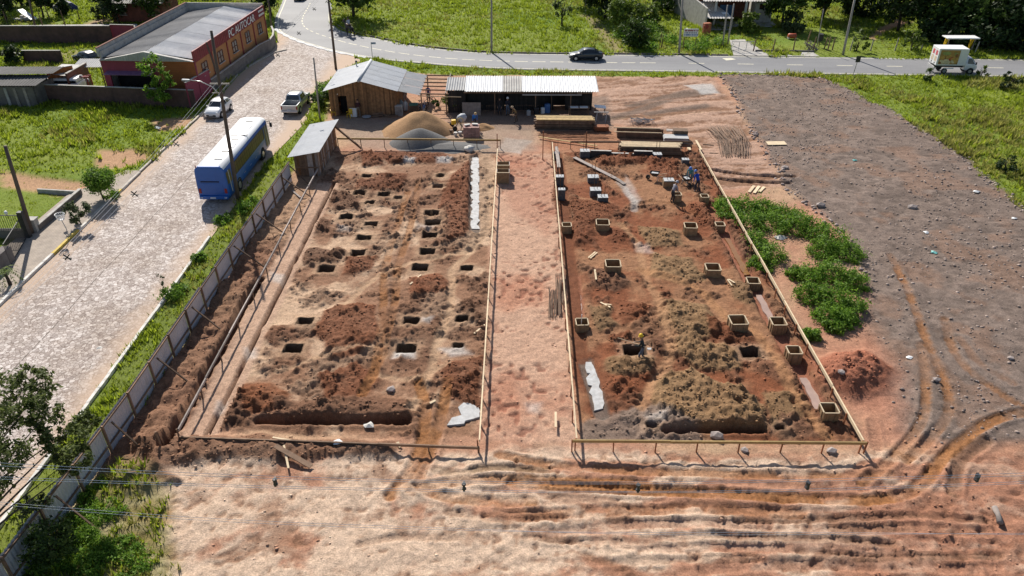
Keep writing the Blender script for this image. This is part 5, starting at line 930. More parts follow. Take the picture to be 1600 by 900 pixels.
# ------------------------------------------------------------------ vehicles
def paint_m(name, col, metal=.0): return mat('paint_' + name, col, .32, metal, var=.06, scale=2, coat=.7, dirt=(1.5, .62, (.25, .2, .16), .35))
def loft(rings, mats_of, mats, name, parent, smooth=True, cap=True):
    n = len(rings[0]); mb = MB()
    for r_ in rings: mb.v += [tuple(p) for p in r_]
    for i in range(len(rings) - 1):
        for k in range(n): k2 = (k + 1) % n; mb.f.append((i * n + k, i * n + k2, (i + 1) * n + k2, (i + 1) * n + k)); mb.m.append(mats_of(i, k))
    if cap: mb.f.append(tuple(reversed(range(n)))); mb.m.append(0); e = (len(rings) - 1) * n; mb.f.append(tuple(e + k for k in range(n))); mb.m.append(0)
    o = mb.build(name, mats, parent, smooth)
    if smooth:
        for p in o.data.polygons:
            if len(p.vertices) > 4: p.use_smooth = False
    return o
def wheel(parent, x, y, r=.32, w_=.2):
    s = 1 if y > 0 else -1; wr = bpy.data.objects.new('wheel', None); C.objects.link(wr); wr.parent = parent; wr.location = (x, y, r)
    MB().tube([(0, -w_ / 2, 0), (0, -w_ * .35, 0), (0, w_ * .35, 0), (0, w_ / 2, 0)], [r * .9, r, r, r * .9], 20).build('tyre', M['rubber'], wr, smooth=False)
    MB().tube([(0, s * w_ * .40, 0), (0, s * (w_ / 2 + .012), 0)], [r * .66, r * .58], 14).build('rim', M['chrome'], wr)
CARS = {   # stations x, z_bottom, z_belt, z_top, half width low, half width top
 'sedan': dict(st=[(2.18, .38, .60, .62, .62, .50), (2.05, .25, .70, .74, .76, .66), (1.3, .22, .84, .90, .84, .70), (.95, .22, .88, .95, .85, .70), (.25, .22, .90, 1.38, .86, .58), (-.3, .22, .91, 1.43, .86, .60), (-1.0, .22, .93, 1.38, .86, .57), (-1.65, .24, .95, 1.02, .84, .68), (-2.05, .28, .92, .98, .80, .68), (-2.18, .42, .80, .84, .70, .60)], cab=(3, 7), wx=(1.35, -1.3)),
 'hatch': dict(st=[(1.95, .36, .62, .64, .60, .48), (1.82, .22, .74, .78, .76, .64), (1.15, .2, .88, .96, .83, .70), (.85, .2, .91, 1.0, .84, .70), (.2, .2, .93, 1.44, .85, .60), (-.5, .2, .94, 1.50, .85, .62), (-1.3, .2, .96, 1.42, .84, .58), (-1.85, .25, .95, 1.02, .80, .62), (-1.95, .38, .8, .84, .72, .58)], cab=(3, 7), wx=(1.2, -1.2)),
}
def car(name, label, loc, rz, kind, pm, cat='car', group=None):
    o = thing(name, label, cat, loc, rz, group); D = CARS[kind]; rings = []
    for x, zb, zl, zt, wb, wt in D['st']:
        zm = (zb + zl) / 2
        h = [(x, -wb * .86, zb), (x, -wb, zb + (zl - zb) * .3), (x, -wb, zm + (zl - zm) * .6), (x, -wb * .95, zl), (x, -wt, zt - .02), (x, -wt * .6, zt + .015)]
        rings.append(h + [(a, -b, c) for a, b, c in reversed(h)])
    loft(rings, lambda i, k: 0, [pm], 'body', o); c0, c1 = D['cab']; st = D['st']
    def P(i, t, s):                                    # on the side of the greenhouse
        x, zb, zl, zt, wb, wt = st[i]; a = Vector((x, s * wb * .95, zl)); b = Vector((x, s * wt, zt - .02)); return a.lerp(b, t) + Vector((0, s * .012, .004))
    for s in (-1, 1):
        for i in range(c0, c1):
            a, b, c, d = P(i, .15, s), P(i + 1, .15, s), P(i + 1, .85, s), P(i, .85, s)
            if i == c0: a = a.lerp(b, .25); d = d.lerp(c, .35)
            if i == c1 - 1: b = b.lerp(a, .25); c = c.lerp(d, .35)
            m1 = .05; a, b, c, d = a.lerp(b, m1), b.lerp(a, m1), c.lerp(d, m1), d.lerp(c, m1)
            mb = MB().quad(a, b, c, d) if s < 0 else MB().quad(d, c, b, a); mb.build('side_window', M['glass'], o)
        mx = st[c0][0] - .35; MB().box((mx, s * (st[c0][4] + .08), st[c0][2] + .08), (.12, .18, .13)).build('mirror', pm, o, bevel=.02)
    def scr(i, j, nm):
        xa, _, zla, zta, wba, wta = st[i]; xb, _, zlb, ztb, wbb, wtb = st[j]; a = Vector((xa, -wta * .92, zta)); b = Vector((xa, wta * .92, zta)); c = Vector((xb, wtb * .92, ztb)); d = Vector((xb, -wtb * .92, ztb)); up = Vector((.012 if xa > xb else -.012, 0, .022))
        q = [a.lerp(d, .08), b.lerp(c, .08), c.lerp(b, .1), d.lerp(a, .1)]; mb = MB(); mb.quad(*[p + up for p in (q if xa > xb else [q[1], q[0], q[3], q[2]])]); mb.build(nm, M['glass'], o)
    scr(c0, c0 + 1, 'windscreen'); scr(c1, c1 - 1, 'rear_window'); x0 = st[0][0]; x1 = st[-1][0]
    for s in (-1, 1):
        MB().box((st[1][0] - .02, s * st[1][4] * .78, st[1][2] - .06), (.22, .3, .14), rz=s * -.3).build('headlight', M['lampw'], o, bevel=.03); MB().box((st[-2][0] - .06, s * st[-2][4] * .82, st[-2][2] - .12), (.12, .2, .18)).build('tail_lamp', M['lampr'], o, bevel=.02)
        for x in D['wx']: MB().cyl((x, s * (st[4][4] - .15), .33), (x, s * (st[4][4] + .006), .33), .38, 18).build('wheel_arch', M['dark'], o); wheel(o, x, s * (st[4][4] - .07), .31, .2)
    MB().box((x0 + .0, 0, .42), (.06, 1.0, .2)).build('grille', M['tar'], o, bevel=.02); MB().box((x0 + .04, 0, .50), (.03, .42, .13)).build('number_plate', M['plate'], o); MB().box((x1 - .02, 0, .6), (.03, .42, .13)).build('number_plate', M['plate'], o)
    return o
PW = paint_m('white', (.78, .78, .78)); PD = paint_m('dark', (.018, .025, .032)); PS = paint_m('silver', (.45, .46, .47), .5)
c = G(915, 92.5); car('sedan', 'dark blue sedan driving on the asphalt road', (c.x, c.y, 0), R(181), 'sedan', PD)
c = G(334, 182); car('hatchback', 'white hatchback parked on the cobbles below the workshop', (c.x + .3, c.y + .9, 0), R(-94), 'hatch', PW)
c = G(137, 98); car('hatchback', 'dark hatchback parked in the yard left of the workshop', (c.x, c.y, .05), R(150), 'hatch', PD)
c = G(471, -2); car('sedan', 'dark car driving away at the top of the road', (c.x, c.y, 0), R(88), 'sedan', paint_m('wine', (.03, .015, .018)))
# pickup truck seen from behind
c = G(455, 181); pk = thing('pickup_truck', 'silver double-cab pickup truck parked on the cobbles', 'pickup', (c.x, c.y + 2.6, 0), R(88))
def ring(x, zb, zl, zt, wb, wt): h = [(x, -wb * .9, zb), (x, -wb, zb + .15), (x, -wb, zl - .1), (x, -wb * .96, zl), (x, -wt, zt - .03), (x, -wt * .6, zt)]; return h + [(a, -b, q) for a, b, q in reversed(h)]
loft([ring(2.6, .5, .8, .85, .7, .6), ring(2.45, .4, .95, 1.0, .85, .75), ring(1.5, .4, 1.08, 1.14, .9, .78), ring(1.2, .4, 1.1, 1.18, .9, .76), ring(.55, .4, 1.12, 1.72, .9, .66), ring(-.5, .4, 1.12, 1.76, .9, .68), ring(-.85, .4, 1.12, 1.68, .9, .66), ring(-1.0, .4, 1.12, 1.14, .9, .8)], lambda i, k: 0, [PS], 'cab', pk)
tub = MB(); [tub.box((-1.8, s * .84, .78), (1.62, .12, .72)) for s in (-1, 1)]; tub.box((-1.8, 0, .5), (1.62, 1.6, .1)); tub.build('cargo_bed', PS, pk, bevel=.03); MB().box((-2.62, 0, .80), (.09, 1.72, .62)).build('tailgate', PS, pk, bevel=.03); MB().box((-1.8, 0, .60), (1.5, 1.55, .1)).build('bed_liner', M['tar'], pk)
MB().box((-2.72, 0, .48), (.16, 1.75, .16)).build('rear_bumper', M['chrome'], pk, bevel=.03); MB().box((-2.74, 0, .66), (.03, .42, .13)).build('number_plate', M['plate'], pk)
MB().quad((-.90, .62, 1.62), (-.90, -.62, 1.62), (-1.03, -.72, 1.20), (-1.03, .72, 1.20)).build('rear_window', M['glass'], pk); MB().quad((.62, -.64, 1.72), (.62, .64, 1.72), (1.22, .72, 1.22), (1.22, -.72, 1.22)).build('windscreen', M['glass'], pk)
for s in (-1, 1):
    for x0, x1 in ((-.75, -.08), (0, .62)): a, b, c_, d = [Vector(p) for p in ((x0, s * .885, 1.17), (x1, s * .885, 1.17), (x1 - (.12 if x1 > .3 else 0), s * .715, 1.64), (x0, s * .715, 1.64))]; (MB().quad(a, b, c_, d) if s < 0 else MB().quad(d, c_, b, a)).build('side_window', M['glass'], pk)
    MB().box((-2.63, s * .80, .86), (.10, .14, .36)).build('tail_lamp', M['lampr'], pk, bevel=.02); MB().box((.9, s * 1.0, 1.2), (.14, .22, .2)).build('mirror', PS, pk, bevel=.03); MB().box((2.45, s * .65, .88), (.2, .3, .16)).build('headlight', M['lampw'], pk)
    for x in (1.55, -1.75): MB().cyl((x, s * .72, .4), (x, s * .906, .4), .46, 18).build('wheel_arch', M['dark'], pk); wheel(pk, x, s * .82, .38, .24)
# box truck
c = G(1490, 114); bt = thing('box_truck', 'small white box truck with food picture on its side', 'truck', (c.x, c.y + .4, 0), R(-3)); TW = PW
MB().box((-.95, 0, 2.05), (3.5, 2.0, 2.0)).build('cargo_box', M['white'], bt, bevel=.04); MB().box((-.9, 0, .82), (3.6, .9, .22)).build('chassis', M['tar'], bt)
PIC = thing('side_picture', None, None); PIC.parent = bt; pc = MB().box((-1.35, -1.012, 2.05), (2.3, .01, 1.7)).build('panel', mat('picture_ochre', (.38, .22, .06), .5, var=.4, scale=2.5), PIC)
g = random.Random(4)
for i in range(34):
    x, z = g.uniform(-2.3, -.45), g.uniform(1.3, 2.6); low = z < 1.7; right = x > -1.3
    col = ('picture_green', (.30, .33, .10)) if z > 2.35 else (('picture_cream', (.62, .52, .32)) if low and g.random() < .6 else (('picture_red', (.42, .05, .03)) if right and g.random() < .6 else ('picture_brown', (.24, .10, .03)) if g.random() < .5 else ('picture_gold', (.50, .30, .07))))
    mt_ = MATS.get(col[0]) or mat(col[0], col[1], .5, var=.4, scale=5); rx, rz2 = g.uniform(.12, .32), g.uniform(.1, .24); x = min(max(x, -2.5 + rx), -.2 - rx); z = min(max(z, 1.21 + rz2), 2.88 - rz2)
    MB().add([(x + math.cos(a) * rx, -1.019 - i * .0006, z + math.sin(a) * rz2) for a in np.linspace(0, 2 * math.pi, 15)[:-1]], [tuple(range(14))]).build('print', mt_, PIC)
for i, yy in enumerate((-.45, .4)): MB().box((-2.706, yy, 2.45), (.012, .5, .55)).build('rear_print', mat('print_pink%d' % i, (.55, .10, .12), .5, var=.5, scale=6), bt); MB().box((-2.706, yy, 1.75), (.012, .55, .6)).build('rear_print', mat('print_cream%d' % i, (.62, .50, .36), .5, var=.3, scale=4), bt); MB().box((-2.71, yy, 1.25), (.012, .2, .2)).build('rear_print', M['tar'], bt)
MB().box((-2.75, 0, .75), (.15, 1.9, .25)).build('rear_bumper', M['metald'], bt); MB().box((-1.0, -.95, .72), (1.1, .05, .12)).build('side_guard', M['white'], bt)
loft([ring(.85, .5, 1.2, 1.98, .84, .70), ring(1.0, .45, 1.22, 2.02, .86, .72), ring(1.5, .45, 1.22, 1.98, .86, .70), ring(2.15, .45, 1.15, 1.28, .84, .70), ring(2.38, .5, .95, 1.0, .78, .66)], lambda i, k: 0, [TW], 'cab', bt)
MB().quad((1.56, -.66, 1.95), (1.56, .66, 1.95), (2.14, .68, 1.34), (2.14, -.68, 1.34)).build('windscreen', M['glass'], bt)
for s in (-1, 1):
    a, b, c_, d = [Vector(p) for p in ((1.12, s * .865, 1.27), (1.98, s * .85, 1.22), (1.55, s * .745, 1.86), (1.12, s * .745, 1.88))]; (MB().quad(a, b, c_, d) if s < 0 else MB().quad(d, c_, b, a)).build('side_window', M['glass'], bt)
    MB().box((2.05, s * 1.0, 1.35), (.1, .16, .3)).build('mirror', M['tar'], bt); MB().box((2.3, s * .6, .8), (.15, .3, .16)).build('headlight', M['lampw'], bt)
    for x in (1.65, -1.4): wheel(bt, x, s * .78, .34, .22)
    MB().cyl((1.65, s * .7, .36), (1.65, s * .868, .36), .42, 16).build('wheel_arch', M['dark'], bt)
# ------------------------------------------------------------------ bus
bb = G(334, 318); bus = thing('bus', 'blue city bus with white roof parked on the cobbles, seen from behind', 'bus', (-24.75, 55.9, 0), R(90)); BL, BW = 12.0, 1.26
PBL = mat('paint_blue', (.006, .10, .40), .4, 0, var=.10, scale=1.2, coat=.25); PBW = mat('bus_white', (.82, .82, .82), .4, var=.03)
def bring(x, k=1.0, zt=3.2): 
    h = [(-.95, .35), (-1.22, .42), (-1.26, .7), (-1.26, 1.62), (-1.22, 2.62), (-1.17, 2.9), (-1.02, zt - .08), (-.6, zt)]; h = [(x, a * k, b) for a, b in h]; return h + [(a, -b, q) for a, b, q in reversed(h)]
loft([bring(0, .96, 3.1), bring(.1, 1, 3.18), bring(6), bring(BL - .5), bring(BL - .1, .97, 3.12), bring(BL, .9, 3.0)], lambda i, k: 1 if k in (5, 6, 7, 8, 9) and i > 0 else 0, [PBL, PBW], 'body', bus)
MB().box((.14, 0, 3.02), (.3, 1.9, .34)).build('rear_dome', PBL, bus, bevel=.1)
# windows: quads just proud of the sloping side
def side_q(x0, x1, t0, t1, s, nm, mt_, off=.012, parent=None):
    f = lambda t: Vector((0, s * (1.26 - .04 * t + off), 1.62 + 1.0 * t)); a, b, c_, d = Vector((x0, 0, 0)) + f(t0), Vector((x1, 0, 0)) + f(t0), Vector((x1, 0, 0)) + f(t1), Vector((x0, 0, 0)) + f(t1); return (MB().quad(a, b, c_, d) if s < 0 else MB().quad(d, c_, b, a)).build(nm, mt_, parent or bus)
M['busglass'] = mat('bus_glass', (.06, .035, .022), .3, 0, var=.7, scale=2.5, spec=.6); wxs = [1.9 + i * 1.05 for i in range(8)]
for s in (-1, 1):
    side_q(1.7, 10.5, -.04, 1.03, s, 'window_band', M['tar'], .006)
    for x in wxs: w_ = side_q(x, x + .96, .03, .97, s, 'side_window', M['busglass'], .012); side_q(x + .46, x + .50, .03, .97, s, 'glazing_bar', M['tar'], .02, w_); side_q(x, x + .96, .62, .65, s, 'glazing_bar', M['tar'], .019, w_)
for x0, x1 in ((.22, .68), (.85, 1.25)): side_q(x0, x1, -.05, .95, -1, 'rear_door_window', M['busglass'])
side_q(.72, .82, -.9, 1.0, -1, 'door_trim', PBW); 
for x0 in (10.65, 11.2): side_q(x0, x0 + .42, -.95, .98, -1, 'front_door_leaf', M['busglass']); side_q(x0 + .44, x0 + .5, -.98, 1.0, -1, 'door_trim', PBW, .014)
for x in (2.6, 4.2, 5.8, 7.4): MB().box((x, -1.275, .95), (.5, .02, .03)).build('trim', M['chrome'], bus)
for s in (-1, 1):
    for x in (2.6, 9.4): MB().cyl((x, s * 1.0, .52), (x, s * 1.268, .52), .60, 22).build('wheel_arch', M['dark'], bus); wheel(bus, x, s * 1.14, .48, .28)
MB().box((-.005, .1, 1.9), (.02, 1.5, .10)).build('vent_slot', M['dark'], bus); MB().box((-.012, 0, 1.32), (.02, 1.75, .85)).build('engine_hatch', PBL, bus, bevel=.02); MB().box((-.07, 0, .55), (.18, 2.35, .3)).build('bumper', PBL, bus, bevel=.05); MB().box((-.17, .05, .55), (.02, .45, .13)).build('number_plate', M['plate'], bus)
for s in (-1, 1): MB().box((-.01, s * 1.05, 1.1), (.05, .22, .42)).build('tail_lamp', M['lampr'], bus, bevel=.03); MB().box((-.17, s * .98, .56), (.02, .2, .06)).build('reflector', M['lampw'], bus)
HAT = [(1.6, -.3), (3.2, -.35), (5.9, -.3), (7.0, -.75), (7.0, .1), (10.5, -.15)]
for x, y in HAT: MB().box((x, y, 3.22), (.12, .62, .05)).build('roof_vent', M['tar'], bus, bevel=.01)
for x in (4.6, 9.2): MB().box((x, -.2, 3.215), (.9, 1.0, .04)).build('roof_hatch', PBW, bus, bevel=.015)
MB().tube([(11.6, -1.15, 2.75), (12.1, -1.4, 2.7), (12.15, -1.45, 2.5)], .03, 6).build('mirror_arm', M['tar'], bus); MB().box((12.15, -1.48, 2.3), (.12, .22, .45)).build('mirror', M['tar'], bus, bevel=.03)
MB().quad((12.02, -1.0, 1.3), (12.02, 1.0, 1.3), (12.02, .95, 2.7), (12.02, -.95, 2.7)).build('windscreen', M['glass'], bus); MB().box((.05, 1.0, 3.2), (.06, .06, .25)).build('marker_lamp', M['lampr'], bus)
# ------------------------------------------------------------------ people (one skinned body each)
SKIN = mat('skin', (.30, .17, .11), .6, var=.1)
def cloth(name, col): return MATS.get('cloth_' + name) or mat('cloth_' + name, col, .9, var=.25, scale=8)
HAIR = mat('hair_dark', (.02, .015, .012), .8)
def skin_body(name, J, E, mats_pick, mats, parent, root_j):
    me = bpy.data.meshes.new(name); names = list(J); me.from_pydata([J[k][0] for k in names], [(names.index(a), names.index(b)) for a, b in E], [])
    ob = bpy.data.objects.new(name, me); C.objects.link(ob); sk = ob.modifiers.new('s', 'SKIN'); sk.use_smooth_shade = True; sk.branch_smoothing = .4
    for i, k in enumerate(names): v_ = me.skin_vertices[0].data[i]; r_ = J[k][1]; v_.radius = r_ if isinstance(r_, tuple) else (r_, r_); v_.use_root = (k == root_j)
    ss = ob.modifiers.new('d', 'SUBSURF'); ss.levels = 1; ss.render_levels = 1
    dg = bpy.context.evaluated_depsgraph_get(); m2 = bpy.data.meshes.new_from_object(ob.evaluated_get(dg)); bpy.data.objects.remove(ob); m2.name = name; m2.materials.clear()
    for m in mats: m2.materials.append(m)
    for p in m2.polygons: p.material_index = mats_pick(p.center)
    for p in m2.polygons: p.use_smooth = True
    o = bpy.data.objects.new(name, m2); C.objects.link(o); o.parent = parent; return o
def person(label, loc, rz, shirt, trousers, hat=None, bend=0, arms=((.1, .25), (.1, .25)), legs=(0, 0), crouch=0.0, sleeve=True, name='person', sit=False, scale=1.08):
    """faces +y; arms = (swing forward, elbow bend) per side in radians; legs = forward swing"""
    o = thing(name, label, 'person', loc, rz); o.scale = (scale,) * 3; zp = .93 - crouch; J = {}; E = []
    pel = Vector((0, 0, zp)); B = Matrix.Rotation(-R(bend), 3, 'X')
    up = lambda x, y, z: pel + B @ Vector((x, y, z))
    J['pel'] = (pel, (.155, .11)); J['spine'] = (up(0, 0, .24), (.135, .10)); J['chest'] = (up(0, .01, .46), (.165, .115)); J['neck'] = (up(0, .01, .60), .055); J['skull'] = (up(0, .035, .70), (.075, .088)); J['crown'] = (up(0, .03, .81), (.065, .08)); J['nose'] = (up(0, .125, .695), .014)
    E += [('pel', 'spine'), ('spine', 'chest'), ('chest', 'neck'), ('neck', 'skull'), ('skull', 'crown'), ('skull', 'nose')]; hands = []
    for s, nm, (sw, el), lg in ((-1, 'l', arms[0], legs[0]), (1, 'r', arms[1], legs[1])):
        sh_ = up(s * .19, 0, .50); d1 = B @ Vector((s * .12, math.sin(sw), -math.cos(sw))); el_ = sh_ + d1.normalized() * .30; d2 = B @ Vector((-s * .08, math.sin(sw + el), -math.cos(sw + el))); wr_ = el_ + d2.normalized() * .25; hd = wr_ + d2.normalized() * .09
        J['sh' + nm] = (sh_, .062); J['el' + nm] = (el_, .046); J['wr' + nm] = (wr_, .034); J['hd' + nm] = (hd, (.042, .022)); E += [('chest', 'sh' + nm), ('sh' + nm, 'el' + nm), ('el' + nm, 'wr' + nm), ('wr' + nm, 'hd' + nm)]; hands.append((s, hd, d2.normalized()))
        for k in range(5):
            side = d2.cross(Vector((0, 0, 1))); side = (side if side.length > .1 else Vector((1, 0, 0))).normalized(); sp = (k - 1.5) * .018 if k < 4 else -.04; ln = (.065, .078, .072, .055, .05)[k]
            J['f%d%s' % (k, nm)] = (hd + side * sp * 1.3 + d2.normalized() * (ln if k < 4 else .02) + (side * -.02 if k == 4 else Vector((0, 0, -.012))), .009); E.append(('hd' + nm, 'f%d%s' % (k, nm)))
        hp = pel + Vector((s * .095, 0, -.05)); total = zp - .05 - .08; kb = math.acos(min(1, total / max(.01, .84 * math.cos(lg)))) if total < .84 else 0; ky = math.sin(lg) * .2
        kn = Vector((s * .12, ky + math.sin(kb) * .42 + lg * .2, .08 + total * .5)); an = Vector((s * .125, ky * 2 + lg * .25, .08)); J['hp' + nm] = (hp, .092); J['kn' + nm] = (kn, .062); J['an' + nm] = (an, .042); J['to' + nm] = (an + Vector((s * .02, .17, -.045)), (.045, .03)); E += [('pel', 'hp' + nm), ('hp' + nm, 'kn' + nm), ('kn' + nm, 'an' + nm), ('an' + nm, 'to' + nm)]
    segs = [(('sh', 'el'), 1 if True else 0), (('el', 'wr'), 1 if sleeve else 0), (('wr', 'hd'), 0), (('hp', 'kn'), 2), (('kn', 'an'), 2), (('an', 'to'), 3)]
    cand = [(J['pel'][0] - Vector((0, 0, .05)), J['pel'][0] + Vector((0, 0, .04)), 2), (J['spine'][0] * .55 + J['pel'][0] * .45, J['chest'][0], 1), (J['chest'][0], J['chest'][0] * .25 + J['neck'][0] * .75, 1), (J['neck'][0], J['crown'][0], 0)]
    for nm in 'lr':
        for (a, b), mi in segs: cand.append((J[a + nm][0], J[b + nm][0], mi))
        cand.append((J['hd' + nm][0], J['f1' + nm][0], 0)); cand.append((J['chest'][0], J['sh' + nm][0], 1))
    def pick(p):
        best, bm = 9, 0
        for a, b, mi in cand:
            ab = b - a; t = max(0, min(1, (p - a).dot(ab) / max(1e-9, ab.length_squared))); d = (p - a - ab * t).length
            if d < best: best, bm = d, mi
        return bm
    skin_body('body', J, E, pick, [SKIN, shirt, trousers, M['tar']], o, 'pel')
    hc = J['crown'][0]; ax = B @ Vector((0, 0, 1))
    if hat is not None:
        hm = MB(); 
        hm.tube([hc - ax * .045, hc + ax * .0, hc + ax * .06, hc + ax * .10, hc + ax * .115], [.115, .118, .10, .06, .012], 14); hm.build('helmet', hat, o, smooth=True); MB().tube([hc - ax * .045, hc - ax * .03], [.14, .13], 14).build('brim', hat, o)
    else: MB().tube([hc - ax * .06 - B @ Vector((0, .03, 0)), hc + ax * .02, hc + ax * .065, hc + ax * .085], [.092, .094, .07, .015], 12).build('hair', HAIR, o, smooth=True)
    for s in (-1, 1): e_ = J['skull'][0] + B @ Vector((s * .032, .085, .02)); MB().box(e_, (.018, .012, .012)).build('eye', M['tar'], o); e2 = J['skull'][0] + B @ Vector((s * .085, 0, 0)); MB().box(e2, (.02, .04, .06)).build('ear', SKIN, o)
    m_ = J['skull'][0] + B @ Vector((0, .088, -.045)); MB().box(m_, (.04, .012, .01)).build('mouth', cloth('lip', (.2, .07, .06)), o)
    return o, J
HY = mat('helmet_yellow', (.75, .50, .02), .4, var=.05); HB = mat('helmet_blue', (.04, .18, .55), .5, var=.1); HW = mat('helmet_white', (.7, .7, .7), .5, var=.05); HG = mat('cap_grey', (.35, .36, .40), .8, var=.1)
# the man with the long-handled tool in the right plot
c = G(1003, 562); pz = -.25
pm_, J = person('worker in yellow helmet and dark jersey standing at a pit', (c.x, c.y, pz + .1), R(75), cloth('darkgreen', (.018, .028, .032)), cloth('jeans', (.11, .13, .17)), HY, bend=12, arms=((.6, 1.2), (.5, 1.1)), legs=(.15, -.15))
d_ = thing('shovel', 'long handled tool over the shoulder of the worker at the pit', 'tool', (c.x, c.y, pz + .1), R(75)); MB().tube([(-.1, 1.5, 1.50), (-.1, .35, 1.28), (-.12, -.25, 1.15)], .018, 8).build('handle', M['woodp'], d_); MB().box((-.12, -.35, 1.1), (.2, .24, .02), rx=-.2).build('blade', M['metald'], d_)
person('worker in teal shirt and blue cap bending over the wheelbarrow', (*G(1077, 287)[:2], 0), R(160), cloth('teal', (.06, .26, .29)), cloth('greytrousers', (.16, .16, .17)), HB, bend=38, arms=((.6, .2), (.7, .3)))
person('worker in bright blue overall stooping, seen from behind', (*G(1089, 300)[:2], 0), R(30), cloth('blue', (.012, .06, .42)), cloth('navy', (.02, .025, .05)), HB, bend=32, arms=((.5, .2), (.6, .2)), legs=(.1, -.2))
person('worker in grey shirt with cap beside the formwork box', (*G(1049, 317)[:2], 0), R(-60), cloth('grey', (.30, .29, .33)), cloth('dark', (.03, .032, .04)), HG, bend=22, arms=((.8, .2), (.6, .3)))
person('worker in blue shirt bending behind the brick pallet', (*G(741, 199)[:2], 0), R(200), cloth('royal', (.01, .14, .50)), cloth('dark', (.03, .032, .04)), mat('straw_hat', (.55, .40, .2), .9), bend=40, arms=((.5, .2), (.5, .2)))
person('worker with white helmet standing at the dark shed front', (*G(793, 180)[:2], 0), R(200), cloth('darkblue', (.02, .022, .035)), cloth('denim', (.10, .13, .18)), HW, arms=((.2, .4), (.5, 1.2)))
person('worker in dark clothes standing left of the white helmeted worker', (*G(781, 180)[:2], 0), R(170), cloth('black', (.015, .015, .018)), cloth('dark', (.03, .032, .04)), None)
person('stooping worker in brown clothes carrying a load before the shed', (*G(807, 191)[:2], 0), R(120), cloth('khaki', (.22, .15, .07)), cloth('brown', (.09, .06, .04)), mat('cap_tan', (.4, .3, .2), .9), bend=35, arms=((.6, .5), (.5, .5)), legs=(.3, -.3))
person('person in dark shirt sitting low before the wooden hut', (*G(561, 184)[:2], 0), R(10), cloth('maroon', (.05, .015, .018)), cloth('khakitrousers', (.18, .14, .10)), None, bend=15, arms=((.4, .8), (.4, .8)))
person('person in white shirt behind the hut near the bicycles', (*G(634, 158)[:2], 0), R(170), cloth('black', (.015, .015, .018)), cloth('palegrey', (.45, .42, .40)), None, bend=10)
person('person in purple shirt by the frame of the lean-to', (*G(670, 160)[:2], 0), R(170), cloth('purple', (.10, .09, .30)), cloth('dark', (.03, .032, .04)), None)
# horse and rider, walking away along the far kerb
hb = G(547, 56); hr = thing('horse', 'dark brown horse walking along the far kerb with a rider', 'horse', (hb.x, hb.y, 0), R(42)); hr.scale = (1.08,) * 3; J = {}; E = []
def jv(k, p, r_, *frm): J[k] = (Vector(p), r_); [E.append((f_, k)) for f_ in frm]
jv('belly', (0, 0, 1.15), (.29, .30)); jv('rump', (0, -.55, 1.22), (.27, .28), 'belly'); jv('croup', (0, -.82, 1.18), (.18, .20), 'rump'); jv('chest', (0, .55, 1.18), (.24, .30), 'belly'); jv('neck1', (0, .85, 1.42), (.14, .2), 'chest'); jv('neck2', (0, 1.05, 1.72), (.10, .15), 'neck1'); jv('poll', (0, 1.15, 1.88), (.10, .12), 'neck2'); jv('muz1', (0, 1.38, 1.72), (.085, .10), 'poll'); jv('muz2', (0, 1.55, 1.55), (.06, .07), 'muz1')
jv('tail1', (0, -1.02, 1.12), .05, 'croup'); jv('tail2', (0, -1.1, .7), .06, 'tail1'); jv('tail3', (0, -1.08, .45), .02, 'tail2')
for s, n_ in ((-1, 'l'), (1, 'r')):
    jv('e' + n_, (s * .07, 1.13, 2.03), .025, 'poll'); o1 = .18 * s
    jv('fs' + n_, (s * .15, .6, .95), .12, 'chest'); jv('fk' + n_, (s * .15, .62 + o1, .55), .06, 'fs' + n_); jv('ff' + n_, (s * .15, .60 + o1 * 1.2, .14), .045, 'fk' + n_); jv('fh' + n_, (s * .15, .63 + o1 * 1.2, .03), .065, 'ff' + n_)
    jv('hs' + n_, (s * .16, -.48, .86), .15, 'rump'); jv('hh' + n_, (s * .16, -.80 - o1, .58), .065, 'hs' + n_); jv('hf' + n_, (s * .16, -.72 - o1, .14), .045, 'hh' + n_); jv('ho' + n_, (s * .16, -.68 - o1, .03), .065, 'hf' + n_)
skin_body('body', J, E, lambda p: 0, [mat('horse_coat', (.022, .014, .011), .5, var=.3)], hr, 'belly'); MB().box((0, 0, 1.48), (.55, .6, .1)).build('saddle', M['woodd'], hr, bevel=.04)
rd, _ = person('rider in pale shirt sitting on the dark horse', (hb.x, hb.y, .92), R(42), cloth('pale', (.42, .44, .52)), cloth('navy', (.02, .025, .05)), mat('hat_dark', (.03, .025, .022), .9), bend=5, arms=((.5, .5), (.5, .5)), legs=(.35, .35), crouch=.28)
